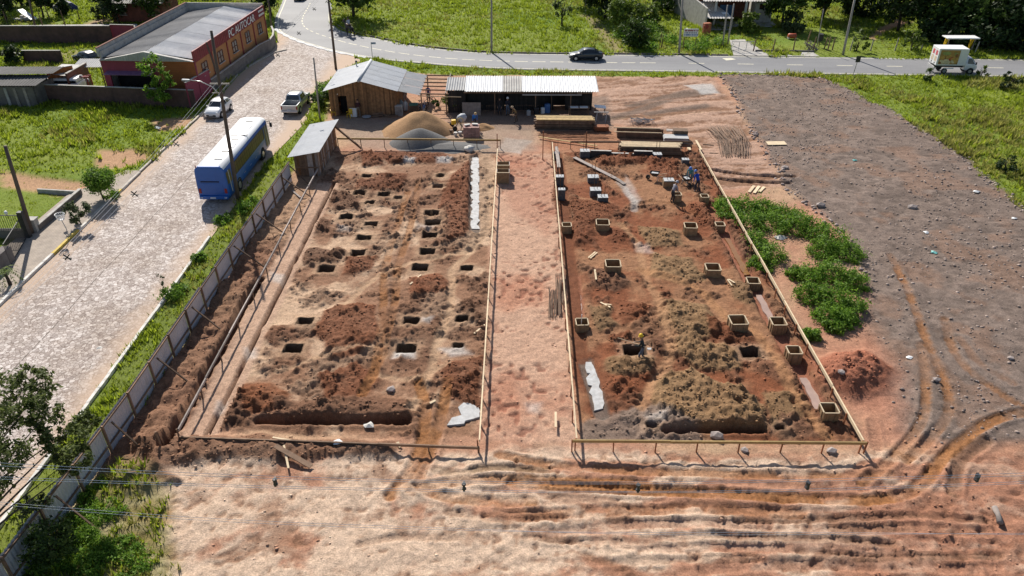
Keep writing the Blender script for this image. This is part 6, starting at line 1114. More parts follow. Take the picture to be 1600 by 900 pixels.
# ------------------------------------------------------------------ tin fence
FL = [(-21.2, 11.5), (-20.62, 20.0), (-20.10, 29.4), (-19.93, 42.4), (-19.70, 58.0), (-19.64, 61.2)]
fence = thing('tin_fence', 'long corrugated tin fence between the cobbled street and the plot', 'fence', (-20.1, 30, 0)); f0 = Vector((-20.1, 30, 0)); FLn = np.array(FL)
def fx(y): return float(np.interp(y, FLn[:, 1], FLn[:, 0]))
ys = np.arange(12.0, 61.0, 2.55); FHT = 1.85
for i in range(len(ys) - 1):
    y0, y1 = ys[i], ys[i + 1]; a = Vector((fx(y0), y0, 0)) - f0; b = Vector((fx(y1), y1, 0)) - f0; z0 = .02; h0 = FHT + random.uniform(-.05, .05)
    corr('panel', a + Vector((0, 0, z0)), b + Vector((0, 0, z0)), b + Vector((-.03, 0, h0 + random.uniform(-.03, .03))), a + Vector((-.03, 0, h0)), M['tin'], fence, .22, .022)
    MB().bar(a + Vector((.08, .02, -.2)), a + Vector((.05, .02, FHT - .02)), .11, .09).build('post', M['woodd'], fence)
    for z in (.55, FHT - .12): MB().bar(a + Vector((.05, .08, z)), b + Vector((.05, -.08, z)), .05, .09).build('rail', M['woodd'], fence)
for y, ln in ((23.2, 1.7), (28.0, 1.6), (33.2, 1.9), (38.3, 1.9), (46.0, 2.2), (51.0, 2.2), (57.8, 2.3), (60.2, 1.6)):
    a = Vector((fx(y) + .08, y, FHT - .35)) - f0; MB().bar(a, a + Vector((ln, -.6, -(FHT - .4))), .07, .09).build('brace', M['woodd'], fence)
tag(MB().tube([(0, 0, -.3), (.05, 0, .55), (-.02, .05, 1.1)], [.06, .05, .05], 6).build('stake', M['woodd'], loc=(*G(253, 706)[:2], .2)), 'short crooked stake in the dug earth by the fence brace', 'stake')
# ------------------------------------------------------------------ guard shed
gs = thing('guard_shed', 'small plank shed with sloping zinc roof at the fence end', 'shed', (-19.5, 61.4, 0)); SWd, SDp = 2.05, 7.4
ph = lambda x: 1.9 + .35 * x / SWd
for i in range(9): x = .1 + i * .232; MB().box((x, 0, ph(x) / 2), (.215, .03, ph(x))).build('plank', M[random.choice(['woodd', 'woodg', 'woodg', 'woodo'])], gs)
for i in range(30): y = .12 + i * .246; MB().box((SWd, y, 1.13), (.03, .225, 2.26)).build('plank', M[random.choice(['woodd', 'woodd', 'woodg', 'woodo'])], gs); MB().box((0, y, .95), (.03, .23, 1.9)).build('plank', M['woodd'], gs)
for z in (.85,): MB().box((1.0, -.03, z), (2.0, .04, .12)).build('rail', M['woodd'], gs)
MB().box((SWd + .03, SDp / 2, .8), (.04, SDp, .12)).build('rail', M['woodd'], gs); MB().box((1.0, SDp, 1.0), (2.0, .03, 2.0)).build('rear_wall', M['woodd'], gs)
for i in range(4): y0 = -.35 + i * 2.05; corr('roof_sheet', (-.45, y0 + 2.1, 1.9), (-.45, y0, 1.9), (SWd + .35, y0, 2.42), (SWd + .35, y0 + 2.1, 2.42), M['metal'], gs, .2, .018)
o = tag(MB().bar((0, 0, 2.2), (2.5, -.5, .1), .14, .16).build('raking_prop', M['woodd'], loc=(-17.4, 68.2, 0)), 'stout raking timber prop leaning on the plank shed', 'timber')
# ------------------------------------------------------------------ wooden hut
hu = thing('wooden_hut', 'rustic slab-timber hut with grey zinc gable roof and open door', 'hut', (-19.75, 77.2, 0)); HWd, HD, HE, HP = 6.9, 7.0, 2.75, 3.75
pz_ = lambda x: HE + (HP - HE) * (1 - abs(x - HWd * .48) / (HWd * .52))
for i in range(46):
    x = .08 + i * .149; z0 = 2.12 if .95 < x < 1.75 else 0; h = min(pz_(x), HP) - z0
    MB().box((x, random.uniform(-.015, .02), z0 + h / 2), (.14, .05, h)).build('plank', M['woodo'], hu)
for i in range(40): y = .1 + i * .172; MB().box((HWd, y, HE / 2), (.05, .16, HE)).build('plank', M['woodo'], hu); MB().box((0, y, HE / 2), (.05, .16, HE)).build('plank', M['woodo'], hu)
MB().box((HWd / 2, HD, HE / 2), (HWd, .05, HE)).build('rear_wall', M['woodd'], hu); MB().box((1.35, .9, 1.05), (.9, .04, 2.1)).build('dark_interior', M['dark'], hu); MB().box((1.35, .45, .03), (.9, .9, .06)).build('door_sill', M['woodo'], hu)
RX = HWd * .48
for i in range(5):
    y0 = -.35 + i * 1.55; y1 = y0 + 1.6
    corr('roof_sheet', (-.55, y1, HE - .05), (-.55, y0, HE - .05), (RX, y0, HP + .05), (RX, y1, HP + .05), M['metal'], hu, .2, .015); corr('roof_sheet', (HWd + .35, y0, HE - .02), (HWd + .35, y1, HE - .02), (RX, y1, HP + .05), (RX, y0, HP + .05), M['metal'], hu, .2, .015)
MB().tube([(RX, -.4, HP + .05), (RX, HD + .45, HP + .05)], .15, 10).build('ridge_cap', M['metal'], hu, smooth=True); MB().tube([(1.8, 6.6, 3.1), (1.8, 6.6, 3.8)], .06, 8).build('flue', M['metald'], hu); MB().tube([(1.8, 6.6, 3.8), (1.8, 6.6, 4.0)], [.13, .10], 8).build('flue_cap', M['tar'], hu)
MB().box((.9, -.05, 2.32), (.08, .06, .08)).build('lamp', M['white'], hu)
for i in range(3): y0 = -.1 + i * 2.4; corr('lean_to_sheet', (HWd + 2.6, y0, HE - .5), (HWd + 2.6, y0 + 2.38, HE - .5), (HWd + .35, y0 + 2.38, HE - .06), (HWd + .35, y0, HE - .06), M['metald'], hu, .2, .02)
pf = thing('pergola_frame', 'bare timber roof frame between the hut and the dark shed', 'frame', (-10.2, 77.6, 0))
for x in (0, 2.6): [MB().box((x, y, 1.1), (.12, .12, 2.2)).build('post', M['woodd'], pf) for y in (0, 6.4)]
for y in np.linspace(0, 6.6, 6): MB().bar((-.2, y, 2.25), (2.9, y, 2.2), .08, .12).build('rafter', M['woodd'], pf)
MB().bar((2.6, -.2, 2.35), (2.6, 6.8, 2.35), .1, .1).build('purlin', M['woodg'], pf); MB().bar((-.3, -.1, 2.05), (4.2, -.1, 1.95), .06, .08).build('front_beam', M['woodp'], pf)
# ------------------------------------------------------------------ dark shed with white roof
bsn = thing('dark_shed', 'long dark plank shed with dazzling white corrugated roof', 'shed', (-7.5, 78.2, 0)); BSW = 15.4
for i in range(64):
    x = .12 + i * .24
    if 11.3 < x < 12.4 or 5.9 < x < 6.6: continue
    MB().box((x, 1.0 if x > 1.9 else .0, 1.2), (.23, .04, 2.4)).build('plank', M['black'], bsn)
MB().box((8.0, 2.4, 1.25), (15, .04, 2.4)).build('rear_wall', M['black'], bsn); MB().box((0, 1.5, 1.2), (.04, 2.2, 2.4)).build('end_wall', M['black'], bsn); MB().box((15.35, 1.7, 1.2), (.05, 1.6, 2.4)).build('end_wall', M['woodd'], bsn)
[MB().box((x, -.3, 1.25), (.10, .10, 2.5)).build('post', M['woodd'], bsn) for x in (5.0, 9.3, 13.0)]; MB().box((8.5, -.35, 2.3), (13.5, .08, .1)).build('beam', M['woodd'], bsn); MB().box((11.0, -.55, 2.15), (6.2, .12, .1)).build('gutter', M['metald'], bsn)
MB().box((13.8, .95, 1.45), (1.2, .06, .5)).build('window', M['dark'], bsn); MB().box((14.0, .94, 2.0), (.5, .03, .5)).build('patch_board', M['woodg'], bsn); MB().box((11.0, .5, 1.05), (.06, .9, 2.1)).build('door_leaf', M['woodd'], bsn)
corr('roof_sheet', (-.15, -.2, 2.5), (1.95, -.2, 2.5), (1.95, 2.9, 2.95), (-.15, 2.9, 2.95), M['metald'], bsn, .26, .05)
for i in range(7): x0 = 1.9 + i * 1.99; corr('roof_sheet', (x0, -.75, 2.55), (x0 + 2.03, -.75, 2.55), (x0 + 2.03 - .05, 2.9, 3.1), (x0 - .05, 2.9, 3.1), M['whiteroof'] if i != 2 else M['fibro'], bsn, .26, .05)
MB().box((2.9, -.7, .65), (1.9, .04, 1.3), rx=-.12).build('leaning_plywood', M['woodp'], bsn) if False else None
tag(MB().box((0, 0, .68), (1.95, .03, 1.35), rx=-.15).build('plywood_sheet', M['woodg'], loc=G(737, 180)), 'sheet of pale plywood leaning upright before the dark shed', 'plywood')
tb = thing('work_table', 'work bench with two white panels at the dark shed', 'table', G(904, 180)); MB().box((0, 0, .85), (2.2, .8, .06)).build('top', M['woodd'], tb); [MB().box((x, y, .41), (.08, .08, .82)).build('leg', M['woodd'], tb) for x in (-1, 1) for y in (-.3, .3)]; [MB().box((x, -.1, .92), (.85, .5, .06)).build('panel', M['white'], tb) for x in (-.5, .5)]
tb = thing('paper_table', 'small white topped table at the right end of the dark shed', 'table', G(937, 178)); MB().box((0, 0, .8), (1.2, .9, .05), ry=.1).build('top', M['white'], tb); [MB().box((x, y, .38), (.06, .06, .76)).build('leg', M['woodd'], tb) for x in (-.5, .5) for y in (-.35, .35)]
for i, (px, py, cl) in enumerate(((855, 176, 'blue'), (848, 177, 'white'), (826, 180, 'metald'), (838, 178, 'tar'))):
    o = thing('drum', ['blue plastic drum in the shade of the dark shed', 'white bucket drum beside the blue one in the shed shade', 'small grey drum in the shed shade, leftmost', 'dark drum in the shed shade between grey and white ones'][i], 'drum', G(px, py)); h_ = (.95, .6, .5, .7)[i]; r_ = (.32, .22, .22, .28)[i]; MB().tube([(0, 0, 0), (0, 0, h_ * .1), (0, 0, h_ * .9), (0, 0, h_)], [r_ * .92, r_, r_, r_ * .9], 14).build('shell', M[cl], o); MB().tube([(0, 0, h_), (0, 0, h_ + .03)], r_ * .8, 14).build('lid', M[cl], o)
# ------------------------------------------------------------------ heaps
def heap(name, label, px, py, rx, ry, h, col, mt_name, seed, skew=0, lump=.12, n_=34):
    c = G(px, py); g = np.linspace(-1.25, 1.25, n_); X, Y = np.meshgrid(g, g); r_ = np.hypot(X, Y); N1 = fbm(X * 3 + seed, Y * 3, 1.0, 4, seed) - .5
    Z = h * np.clip(1 - (r_ + N1 * .25 + skew * X * .3) ** 1.25, -.3, 1) + N1 * lump * (r_ < 1.1) * 2; Z = np.where(r_ > 1.22, -.3, Z)
    V = np.stack([X * rx, Y * ry, Z], -1).reshape(-1, 3); idx = np.arange(n_ * n_).reshape(n_, n_); F = np.stack([idx[:-1, :-1], idx[:-1, 1:], idx[1:, 1:], idx[1:, :-1]], -1).reshape(-1, 4)
    m = MATS.get(mt_name) or mat(mt_name, col, .95, var=.3, scale=8, bstr=.6); o = np_mesh(name, V, F, m, smooth=True); o.location = (c.x, c.y, 0); return tag(o, label, 'heap')
heap('sand_heap', 'tall heap of orange building sand before the hut', 660, 203, 3.6, 3.2, 2.0, (.36, .205, .095), 'building_sand', 3, skew=.35, lump=.42); heap('gravel_heap', 'heap of blue-grey crushed stone beside the sand', 657, 223, 3.0, 2.2, 1.5, (.125, .122, .12), 'crushed_stone', 5, lump=.2); heap('sand_heap', 'small low heap of sand beside the cement mixer', 755, 200, 1.2, .9, .5, (.45, .28, .15), 'building_sand', 9)
heap('gravel_spread', 'low spread of grey crushed stone along the batter board', 690, 230, 4.5, 1.6, .35, (.19, .19, .19), 'crushed_stone', 12)
# ------------------------------------------------------------------ yard things
mx = thing('cement_mixer', 'tilting drum cement mixer on a frame beside the yard', 'mixer', G(716, 201), R(20)); MB().tube([(0, 0, .85), (.2, 0, .95), (.55, 0, 1.15), (.85, 0, 1.32)], [.28, .42, .42, .22], 16).build('drum', M['metal'], mx, smooth=True); fm = MB(); [fm.bar((0, s * .45, 1.0), (x, s * .5, 0), .06, .06) for s in (-1, 1) for x in (-.6, .5)]; fm.bar((-.6, -.5, .05), (-.6, .5, .05), .06, .06); fm.build('frame', M['tar'], mx); MB().box((-.45, 0, .75), (.45, .4, .45)).build('motor', M['yellow'], mx, bevel=.03); [MB().cyl((-.5, s * .55, .25), (-.5, s * .63, .25), .25, 14).build('wheel', M['rubber'], mx) for s in (-1, 1)]; MB().tube([(.1, -.55, 1.0 + .3 * math.sin(a)) if False else (.1 + .3 * math.cos(a), -.55, 1.0 + .3 * math.sin(a)) for a in np.linspace(0, 6.28, 14)], .02, 5).build('hand_wheel', M['yellow'], mx)
pl = thing('brick_pallet', 'pallet of pinkish wrapped bricks before the mixer', 'pallet', G(737, 214)); 
for k in range(6):
    for i in range(4):
        for j in range(2): MB().box((-.58 + i * .39 + random.uniform(-.01, .01), -.28 + j * .56, .22 + k * .17), (.37, .53, .155)).build('brick', M['pinkbrick'] if 'pinkbrick' in M else M.setdefault('pinkbrick', mat('pink_brick', (.36, .20, .17), .8, var=.2, island=.25)), pl)
[MB().box((0, y, .06), (1.6, .15, .1)).build('runner', M['woodd'], pl) for y in (-.4, 0, .4)]; [MB().box((-.4 + i * .75, random.uniform(-.2, .2), 1.27), (.6, .35, .10), rz=random.uniform(-.5, .5)).build('loose_sack', M['offwhite'], pl, bevel=.04) for i in range(2)]
for i, (px, py, rz, lb) in enumerate(((521, 181, .3, 'yellow plastic chair at the left corner of the hut'), (547, 184, -.4, 'yellow plastic chair before the hut door'))):
    o = thing('plastic_chair', lb, 'chair', G(px, py), rz, 'yellow plastic chairs'); MB().box((0, 0, .44), (.45, .45, .04)).build('seat', M['yellow'], o, bevel=.015); MB().box((0, .22, .68), (.44, .04, .46), rx=-.15).build('backrest', M['yellow'], o, bevel=.015); [MB().bar((x, y, .43), (x * 1.15, y * 1.15, 0), .05, .05).build('leg', M['yellow'], o) for x in (-.19, .19) for y in (-.19, .19)]; [MB().box((s * .24, 0, .64), (.05, .42, .04)).build('armrest', M['yellow'], o) for s in (-1, 1)]
o = thing('white_board', 'white panel leaning at the hut front beside the chair', 'panel', G(553, 183)); MB().box((0, 0, .5), (.7, .05, .9), rx=-.2).build('panel', M['white'], o)
o = thing('basin', 'pale metal basin lying before the hut', 'basin', G(573, 184)); MB().tube([(0, 0, .02), (0, 0, .12), (0, 0, .16)], [.3, .45, .47], 16).build('bowl', M['metal'], o); MB().tube([(0, 0, .165), (0, 0, .17)], .4, 16).build('inside', M['metald'], o)
o = thing('shelf', 'dark rack of tools against the hut front', 'rack', G(571, 178)); [MB().box((0, 0, z), (1.2, .35, .05)).build('shelf_board', M['woodd'], o) for z in (.35, .75, 1.15)]; [MB().box((s * .6, 0, .7), (.06, .35, 1.4)).build('upright', M['woodd'], o) for s in (-1, 1)]; [MB().box((random.uniform(-.5, .5), 0, z), (.2, .2, .2)).build('tool_box', M[random.choice(['tar', 'metald'])], o) for z in (.48, .88, 1.28)]
o = thing('timber_offcuts', 'dark offcuts piled at the right end of the hut front', 'pile', G(600, 182)); [MB().box((random.uniform(-1.1, 1.1), random.uniform(-.3, .3), random.uniform(.05, .4)), (random.uniform(.6, 1.3), .12, .1), rz=random.uniform(-.6, .6)).build('offcut', M['woodd'], o) for _ in range(12)]
o = thing('refrigerator', 'beige box cabinet at the hut corner', 'cabinet', G(624, 180)); MB().box((0, 0, .55), (.75, .6, 1.1)).build('body', M['offwhite'], o, bevel=.03); MB().box((0, -.31, .55), (.68, .02, 1.0)).build('door', M['woodg'], o); MB().box((.25, -.33, .6), (.03, .03, .3)).build('handle', M['tar'], o)
for i, (px, py, cl, h_, lb) in enumerate(((634, 172, 'white', .95, 'white gas bottle behind the beige cabinet'), (627, 168, 'blue', .8, 'pale blue water drum behind the beige cabinet'))):
    o = thing('gas_bottle', lb, 'bottle', G(px, py)); MB().tube([(0, 0, 0), (0, 0, .08), (0, 0, h_ * .8), (0, 0, h_)], [.24, .27, .27, .12], 14).build('body', M[cl] if cl == 'white' else mat('pale_blue', (.35, .45, .52), .5), o, smooth=True); MB().tube([(0, 0, h_), (0, 0, h_ + .1)], .09, 10).build('collar', M['metald'], o)
o = thing('crate', 'crate with a green cover beside the gas bottle', 'crate', G(647, 175)); MB().box((0, 0, .4), (.8, .7, .8)).build('box', M['woodd'], o); MB().box((0, 0, .86), (.9, .75, .12)).build('cover', mat('green_cover', (.08, .26, .20), .7), o, bevel=.04)
def bicycle(label, px, py, rz, col):
    o = thing('bicycle', label, 'bicycle', G(px, py), rz); c1 = [(.5 + .33 * math.cos(a), 0, .34 + .33 * math.sin(a)) for a in np.linspace(0, 6.283, 19)]; c2 = [(x - 1.0, y, z) for x, y, z in c1]
    MB().tube(c1, .025, 6).build('wheel', M['rubber'], o); MB().tube(c2, .025, 6).build('wheel', M['rubber'], o); fr = MB(); P = dict(a=(.5, 0, .34), b=(-.5, 0, .34), s=(-.2, 0, .85), h=(.35, 0, .85), p=(-.05, 0, .3))
    for x, y in ('sp', 'ph', 'sh', 'bp', 'bs', 'ah'): fr.tube([P[x], P[y]], .02, 6)
    fr.build('frame', col, o); MB().box((-.22, 0, .93), (.25, .13, .05)).build('saddle', M['tar'], o); MB().tube([(.3, -.27, 1.0), (.36, 0, .95), (.3, .27, 1.0)], .015, 6).build('handlebar', M['chrome'], o)
bicycle('blue bicycle leaning in the shade under the timber frame', 659, 170, .4, M['blue']); bicycle('dark bicycle parked beside the blue one under the frame', 672, 163, .9, M['tar'])
o = thing('motorcycle', 'blue and white motorcycle under the timber frame', 'motorcycle', G(661, 176), R(70)); [MB().tube([(x + .3 * math.cos(a), 0, .3 + .3 * math.sin(a)) for a in np.linspace(0, 6.283, 19)], .05, 6).build('wheel', M['rubber'], o) for x in (.62, -.62)]; MB().box((0, 0, .6), (.8, .3, .35)).build('tank', M['blue'], o, bevel=.08); MB().box((-.35, 0, .78), (.6, .28, .1)).build('seat', M['tar'], o, bevel=.04); MB().tube([(.6, 0, .3), (.4, 0, .95)], .04, 6).build('fork', M['chrome'], o); MB().tube([(.38, -.35, 1.0), (.38, .35, 1.0)], .02, 6).build('handlebar', M['chrome'], o); MB().box((0, 0, .35), (.4, .25, .3)).build('engine', M['metald'], o)
tree('shrub', 'leafy bush between the timber frame and the dark shed', G(705, 172), 1.9, 1.0, 1.0, .8, 700, .12, 'leafl', .05, seed=77, cat='bush'); tree('shrub', 'small bush under the timber frame', G(685, 168), 1.2, .7, .7, .5, 350, .11, 'leafm', .04, seed=78, cat='bush')
for i, (px, py, lb) in enumerate(((705, 208, 'brown bucket beside the brick pallet, left one'), (712, 212, 'pale bucket beside the brick pallet'), (719, 211, 'grey bucket beside the brick pallet, nearest it'))):
    o = thing('bucket', lb, 'bucket', G(px, py)); MB().tube([(0, 0, 0), (0, 0, .35)], [.15, .2], 12).build('pail', [M['woodd'], M['offwhite'], M['metald']][i], o); MB().tube([(.2 * math.cos(a), 0, .35 + .15 * math.sin(a)) for a in np.linspace(0, 3.14, 8)], .012, 4).build('handle', M['tar'], o)
tag(MB().tube([(0, 0, .05), (.2, .1, .45), (0, 0, .5)], [.45, .5, .1], 9).build('cement_sack', M['offwhite'], loc=G(731, 237), smooth=True), 'crumpled white cement sack beside the batter board', 'sack')
# timber stacks
M['woodx'] = mat('plank_mixed', (.36, .25, .11), .85, var=.35, scale=3, bstr=.2, island=.5)
def stack(name, label, px, py, ln, rows, cols, bw, bh, rz, mt_, top='woodp', gap=True, sp=.02):
    o = thing(name, label, 'timber stack', G(px, py), rz)
    for r_ in range(rows):
        for c_ in range(cols):
            L_ = ln * random.uniform(.93, 1.0); off = random.uniform(-.03, .03) * ln
            MB().box((off, (c_ - (cols - 1) / 2) * (bw + sp), .1 + bh / 2 + r_ * (bh + (.03 if gap else .004))), (L_, bw, bh), rz=random.uniform(-.01, .01)).build('board', M[top] if r_ == rows - 1 else M[mt_], o)
    [MB().box((x, 0, .05), (.1, cols * (bw + .02), .1)).build('bearer', M['woodd'], o) for x in (-ln * .35, ln * .35)]
    return o
stack('timber_stack', 'long stack of yellowish boards before the dark shed', 882, 199, 6.0, 8, 5, .25, .09, R(-1), 'woodd', 'woodx'); stack('timber_stack', 'stack of pale new boards behind the black plinth wall', 1015, 239, 5.8, 8, 5, .14, .07, R(-3), 'woodd', 'woodp', sp=.13)
stack('timber_bundle', 'short bundle of reddish timber right of the long stack', 939, 204, 1.5, 4, 4, .18, .08, 0, 'stake', 'stake')
o = thing('form_trough', 'long brown formwork trough lying behind the pale boards', 'formwork', G(1000, 213), R(-4)); [MB().box((0, y, .3), (4.6, .05, .55)).build('side_board', M['woodd'], o) for y in (-.55, .55)]; MB().box((0, .0, .06), (4.6, 1.05, .05)).build('bottom_board', M['woodd'], o); MB().box((-.3, -.6, .62), (4.6, .06, .08)).build('rail', M['woodp'], o); MB().box((-.3, .6, .62), (4.6, .06, .08)).build('rail', M['woodp'], o)
o = thing('sheet_stack', 'stack of grey metal sheets on the formwork', 'stack', G(1055, 222), R(-4)); [MB().box((random.uniform(-.04, .04), random.uniform(-.04, .04), .12 + k * .09), (2.3, 1.1, .06)).build('sheet', M['metald'], o) for k in range(6)]; MB().box((.5, .9, .5), (1.4, .8, .9)).build('brown_crate', M['woodd'], o); MB().box((.0, 1.2, .75), (1.6, .5, .1)).build('pale_board', M['woodg'], o)
o = thing('scrap_heap', 'tangle of grey wire and scrap behind the formwork trough', 'heap', G(1003, 192)); [MB().tube([(random.uniform(-1.4, 1.4), random.uniform(-.5, .5), random.uniform(.02, .3)), (random.uniform(-1.4, 1.4), random.uniform(-.5, .5), random.uniform(.05, .6))], .03, 4).build('strut', M['metald'], o) for _ in range(26)]
o = thing('steel_props', 'grey steel trestle beside the white topped table', 'trestle', G(938, 190)); [MB().bar((x, -.3, 0), (x + .15, 0, 1.0), .05, .05).build('leg', M['metald'], o) for x in (-.5, .5)]; [MB().bar((x, .3, 0), (x + .15, 0, 1.0), .05, .05).build('leg', M['metald'], o) for x in (-.5, .5)]; MB().bar((-.7, 0, 1.0), (.8, 0, 1.0), .08, .08).build('beam', M['metald'], o)
rb = thing('rebar_pile', 'fanned pile of long thin steel bars beside the gravel lot', 'rebar', (0, 0, 0))
for i in range(70):
    t = i / 69; a = G(1103 + 52 * t + random.uniform(-3, 3), 201 + random.uniform(-2, 3) - 1 * t); b = G(1128 + 40 * t + random.uniform(-4, 4), 246 + random.uniform(-5, 2)); mm = a.lerp(b, .5) + Vector((.35, 0, .25 + random.uniform(0, .25))); MB().tube([a + Vector((0, 0, .1 + random.uniform(0, .3))), mm, b + Vector((0, 0, .05 + random.uniform(0, .15)))], .022, 4).build('bar', M['rebarl'] if 'rebarl' in M else M.setdefault('rebarl', mat('rebar_pale', (.20, .13, .09), .8, .2, var=.4, scale=6, island=.5)), rb)
rb2 = thing('rebar_bundle', 'bundle of short steel cages lying against the corridor board', 'rebar', (0, 0, 0))
for i in range(34): t = i / 33; x = 857 + 27 * t; a = G(x + random.uniform(-1, 1), 462 - 22 * (t > .4) + random.uniform(-6, 6)); b = G(x + random.uniform(-2, 2), 497 - 18 * (t > .7) + random.uniform(-5, 3)); MB().tube([a + Vector((0, 0, .35 + random.uniform(-.1, .1))), b + Vector((0, 0, .12))], .02, 4).build('bar', M['rebarl'], rb2)
rm = thing('rebar_rods', 'thin reinforcing rods laid out behind the batter board', 'rebar', (0, 0, 0))
for i in range(16): y = 205 + i * .9 + random.uniform(-.5, .5); a = G(845 + random.uniform(-6, 25), y); b = G(955 + random.uniform(-40, 10), y + random.uniform(-1, 3)); MB().tube([a + Vector((0, 0, .12)), b + Vector((0, 0, .14))], .02, 4).build('bar', M['steel'], rm)
for i in range(5): x = 850 + i * 24; MB().tube([G(x, 204) + Vector((0, 0, .2)), G(x, 204) + Vector((0, 0, 1.1))], .018, 4).build('bar', M['steel'], rm)
# ------------------------------------------------------------------ batter boards
def batter(label, p0, p1, mt_='woodp', step=2.0, h=.75, stk='stake', bw=.13, plank=4.0):
    p0, p1 = Vector((*p0, 0)), Vector((*p1, 0)); o = thing('batter_board', label, 'batter board', p0); d = p1 - p0; L_ = d.length; u = d.normalized(); nrm = Vector((-u.y, u.x, 0)); k = max(1, int(L_ / plank))
    for i in range(k):
        a = u * (L_ * i / k); b = u * (L_ * (i + 1) / k - .01); j0, j1 = random.uniform(-.025, .025), random.uniform(-.025, .025); MB().bar(a + Vector((0, 0, h + j0)) + nrm * .01 * (i % 2), b + Vector((0, 0, h + j1)) + nrm * .01 * (i % 2), .05, bw).build('board', M[mt_], o)
        MB().bar(a + Vector((0, 0, h + .09 + j0)), b + Vector((0, 0, h + .09 + j1)), .075, .03).build('cap_board', M['woodp'] if mt_ == 'woodp' else M[mt_], o)
    n_ = int(L_ / step)
    for i in range(n_ + 1): q = u * (L_ * i / n_) + nrm * .06; MB().bar(q + Vector((0, 0, -.3)), q + Vector((random.uniform(-.05, .05), 0, h + .06)), .06, .07).build('stake', M[stk], o)
    return o
batter('pale batter board along the left side of the corridor', (-1.85, 27.6), (-1.92, 66.0)); batter('pale batter board along the right side of the corridor', (2.96, 27.75), (3.2, 67.6)); batter('pale batter board along the gravel side of the right plot', (17.1, 27.7), (16.7, 66.0), bw=.2)
batter('yellowish batter board at the near end of the right plot', (2.75, 27.6), (17.25, 27.6), 'woody', 1.9); batter('weathered batter board at the near end of the left plot', (-17.0, 28.1), (-1.9, 27.5), 'woodd', 2.4, .35, 'woodd'); batter('weathered batter board beside the tin fence', (-17.0, 28.2), (-17.45, 61), 'woodg', 3.0, .8, 'woodd', .12)
batter('yellow batter board at the far end of the left plot', (-17.2, 68.2), (-1.7, 68.0), 'woody', 2.2, .85, 'woodd'); batter('brown batter board at the far end of the right plot', (5.0, 67.9), (16.4, 67.9), 'woodd', 2.2, .75, 'woodd')
for i, (px, py, pyt) in enumerate(((777, 240, 209), (848, 248, 205), (915, 236, 206))): b = G(px, py); tag(MB().bar((0, 0, -.2), (0, 0, HT(b, pyt)), .08, .08).build('corner_stake', M['stake'], loc=b), ['tall thin stake at the far left corridor corner', 'tall thin stake at the far right corridor corner', 'tall thin stake behind the black plinth wall'][i], 'stake')
# ------------------------------------------------------------------ formwork boxes, concrete blocks, plinth wall
M['formw'] = mat('form_plank', (.29, .19, .10), .85, var=.3, scale=4, bstr=.2, island=.3, dirt=(3, .52, (.2, .12, .08), .6)); M['formt'] = mat('form_edge', (.50, .40, .27), .85, var=.15, scale=4)
FORMS = [(942, 362, 353, 20, 'second from the corridor in the row before the weeds'), (1079.5, 368, 357, 19, 'left of the weeds, third in its row'), (885.5, 364, 354, 14, 'smallest, beside the corridor board before the twin blocks'), (1125.5, 361, 353, 14, 'small one against the weed side board'), (958, 432, 421, 23, 'in the middle of the right plot, left one of two'), (1114.5, 435, 424, 22, 'in the middle of the right plot, right one of two'), (1154, 522, 510, 26, 'largest, right of the worker in the yellow helmet'), (909.5, 518, 508, 19, 'dark one with a white rod, left of the yellow helmeted worker'), (1178, 451, 443, 19, 'at the upper end of the flooded trench'), (1100.5, 320, 311, 12, 'before the worker in bright blue'), (1058, 316, 306, 12, 'under the hands of the worker in grey'), (1217, 519, 508, 22, 'on the gravel side below the flooded trench'), (1241.5, 565, 553, 21, 'on the gravel side beside the red heap'), (1296, 661, 650, 24, 'nearest the lower right corner of the plot')]
for px, py, pyt, wpx, lb in FORMS:
    b = G(px, py); w_ = wpx / PPM(px, py); h = HT(b, pyt) * 1.05; gz = ground_z(b.x, b.y + w_ / 2); o = thing('formwork_box', 'open plank formwork box ' + lb, 'formwork', (b.x, b.y + w_ / 2, max(-.05, min(.15, gz))), random.uniform(-.05, .05)); t = .035; ch = w_ * .12; hw_ = w_ / 2
    for k in range(4):
        rot = k * math.pi / 2; Mz = Matrix.Rotation(rot, 4, 'Z'); mb = MB(); q = [Mz @ Vector(p) for p in ((-hw_ + ch * .4, -hw_, 0), (hw_ - ch * .4, -hw_, 0))]; mb.bar(q[0] + Vector((0, 0, h / 2 - .1)), q[1] + Vector((0, 0, h / 2 - .1)), t, h + .2); bd = mb.build('side_board', M['formw'], o)
        mb = MB(); mb.bar(q[0] + Vector((0, 0, h + .02)), q[1] + Vector((0, 0, h + .02)), .06, .04); mb.build('top_edge', M['formt'], bd); [MB().bar((Mz @ Vector((x, -hw_ - .035, -.1))), (Mz @ Vector((x, -hw_ - .035, h - .03))), .05, .03).build('cleat', M['formw'], bd) for x in (-hw_ * .5, hw_ * .5)]
        c_ = Mz @ Vector((hw_ - ch * .3, -hw_ + ch * .3, h / 2 - .1)); MB().bar(c_ - Vector((0, 0, h / 2 + .05)), c_ + Vector((0, 0, h / 2 + .12)), .07, .07).build('corner_strip', M['formw'], o)
o = tag(MB().tube([(0, 0, 0), (0, 0, .9)], .025, 5).build('white_rod', M['white'], loc=(*G(908, 512)[:2], .1)), 'white rod standing in the dark formwork box', 'rod')
M['concs'] = mat('cast_concrete', (.42, .43, .44), .85, var=.18, scale=4, bstr=.2); M['blockd'] = mat('dark_block_side', (.075, .08, .088), .75, var=.35, scale=5, dirt=(3, .58, (.18, .13, .10), .6))
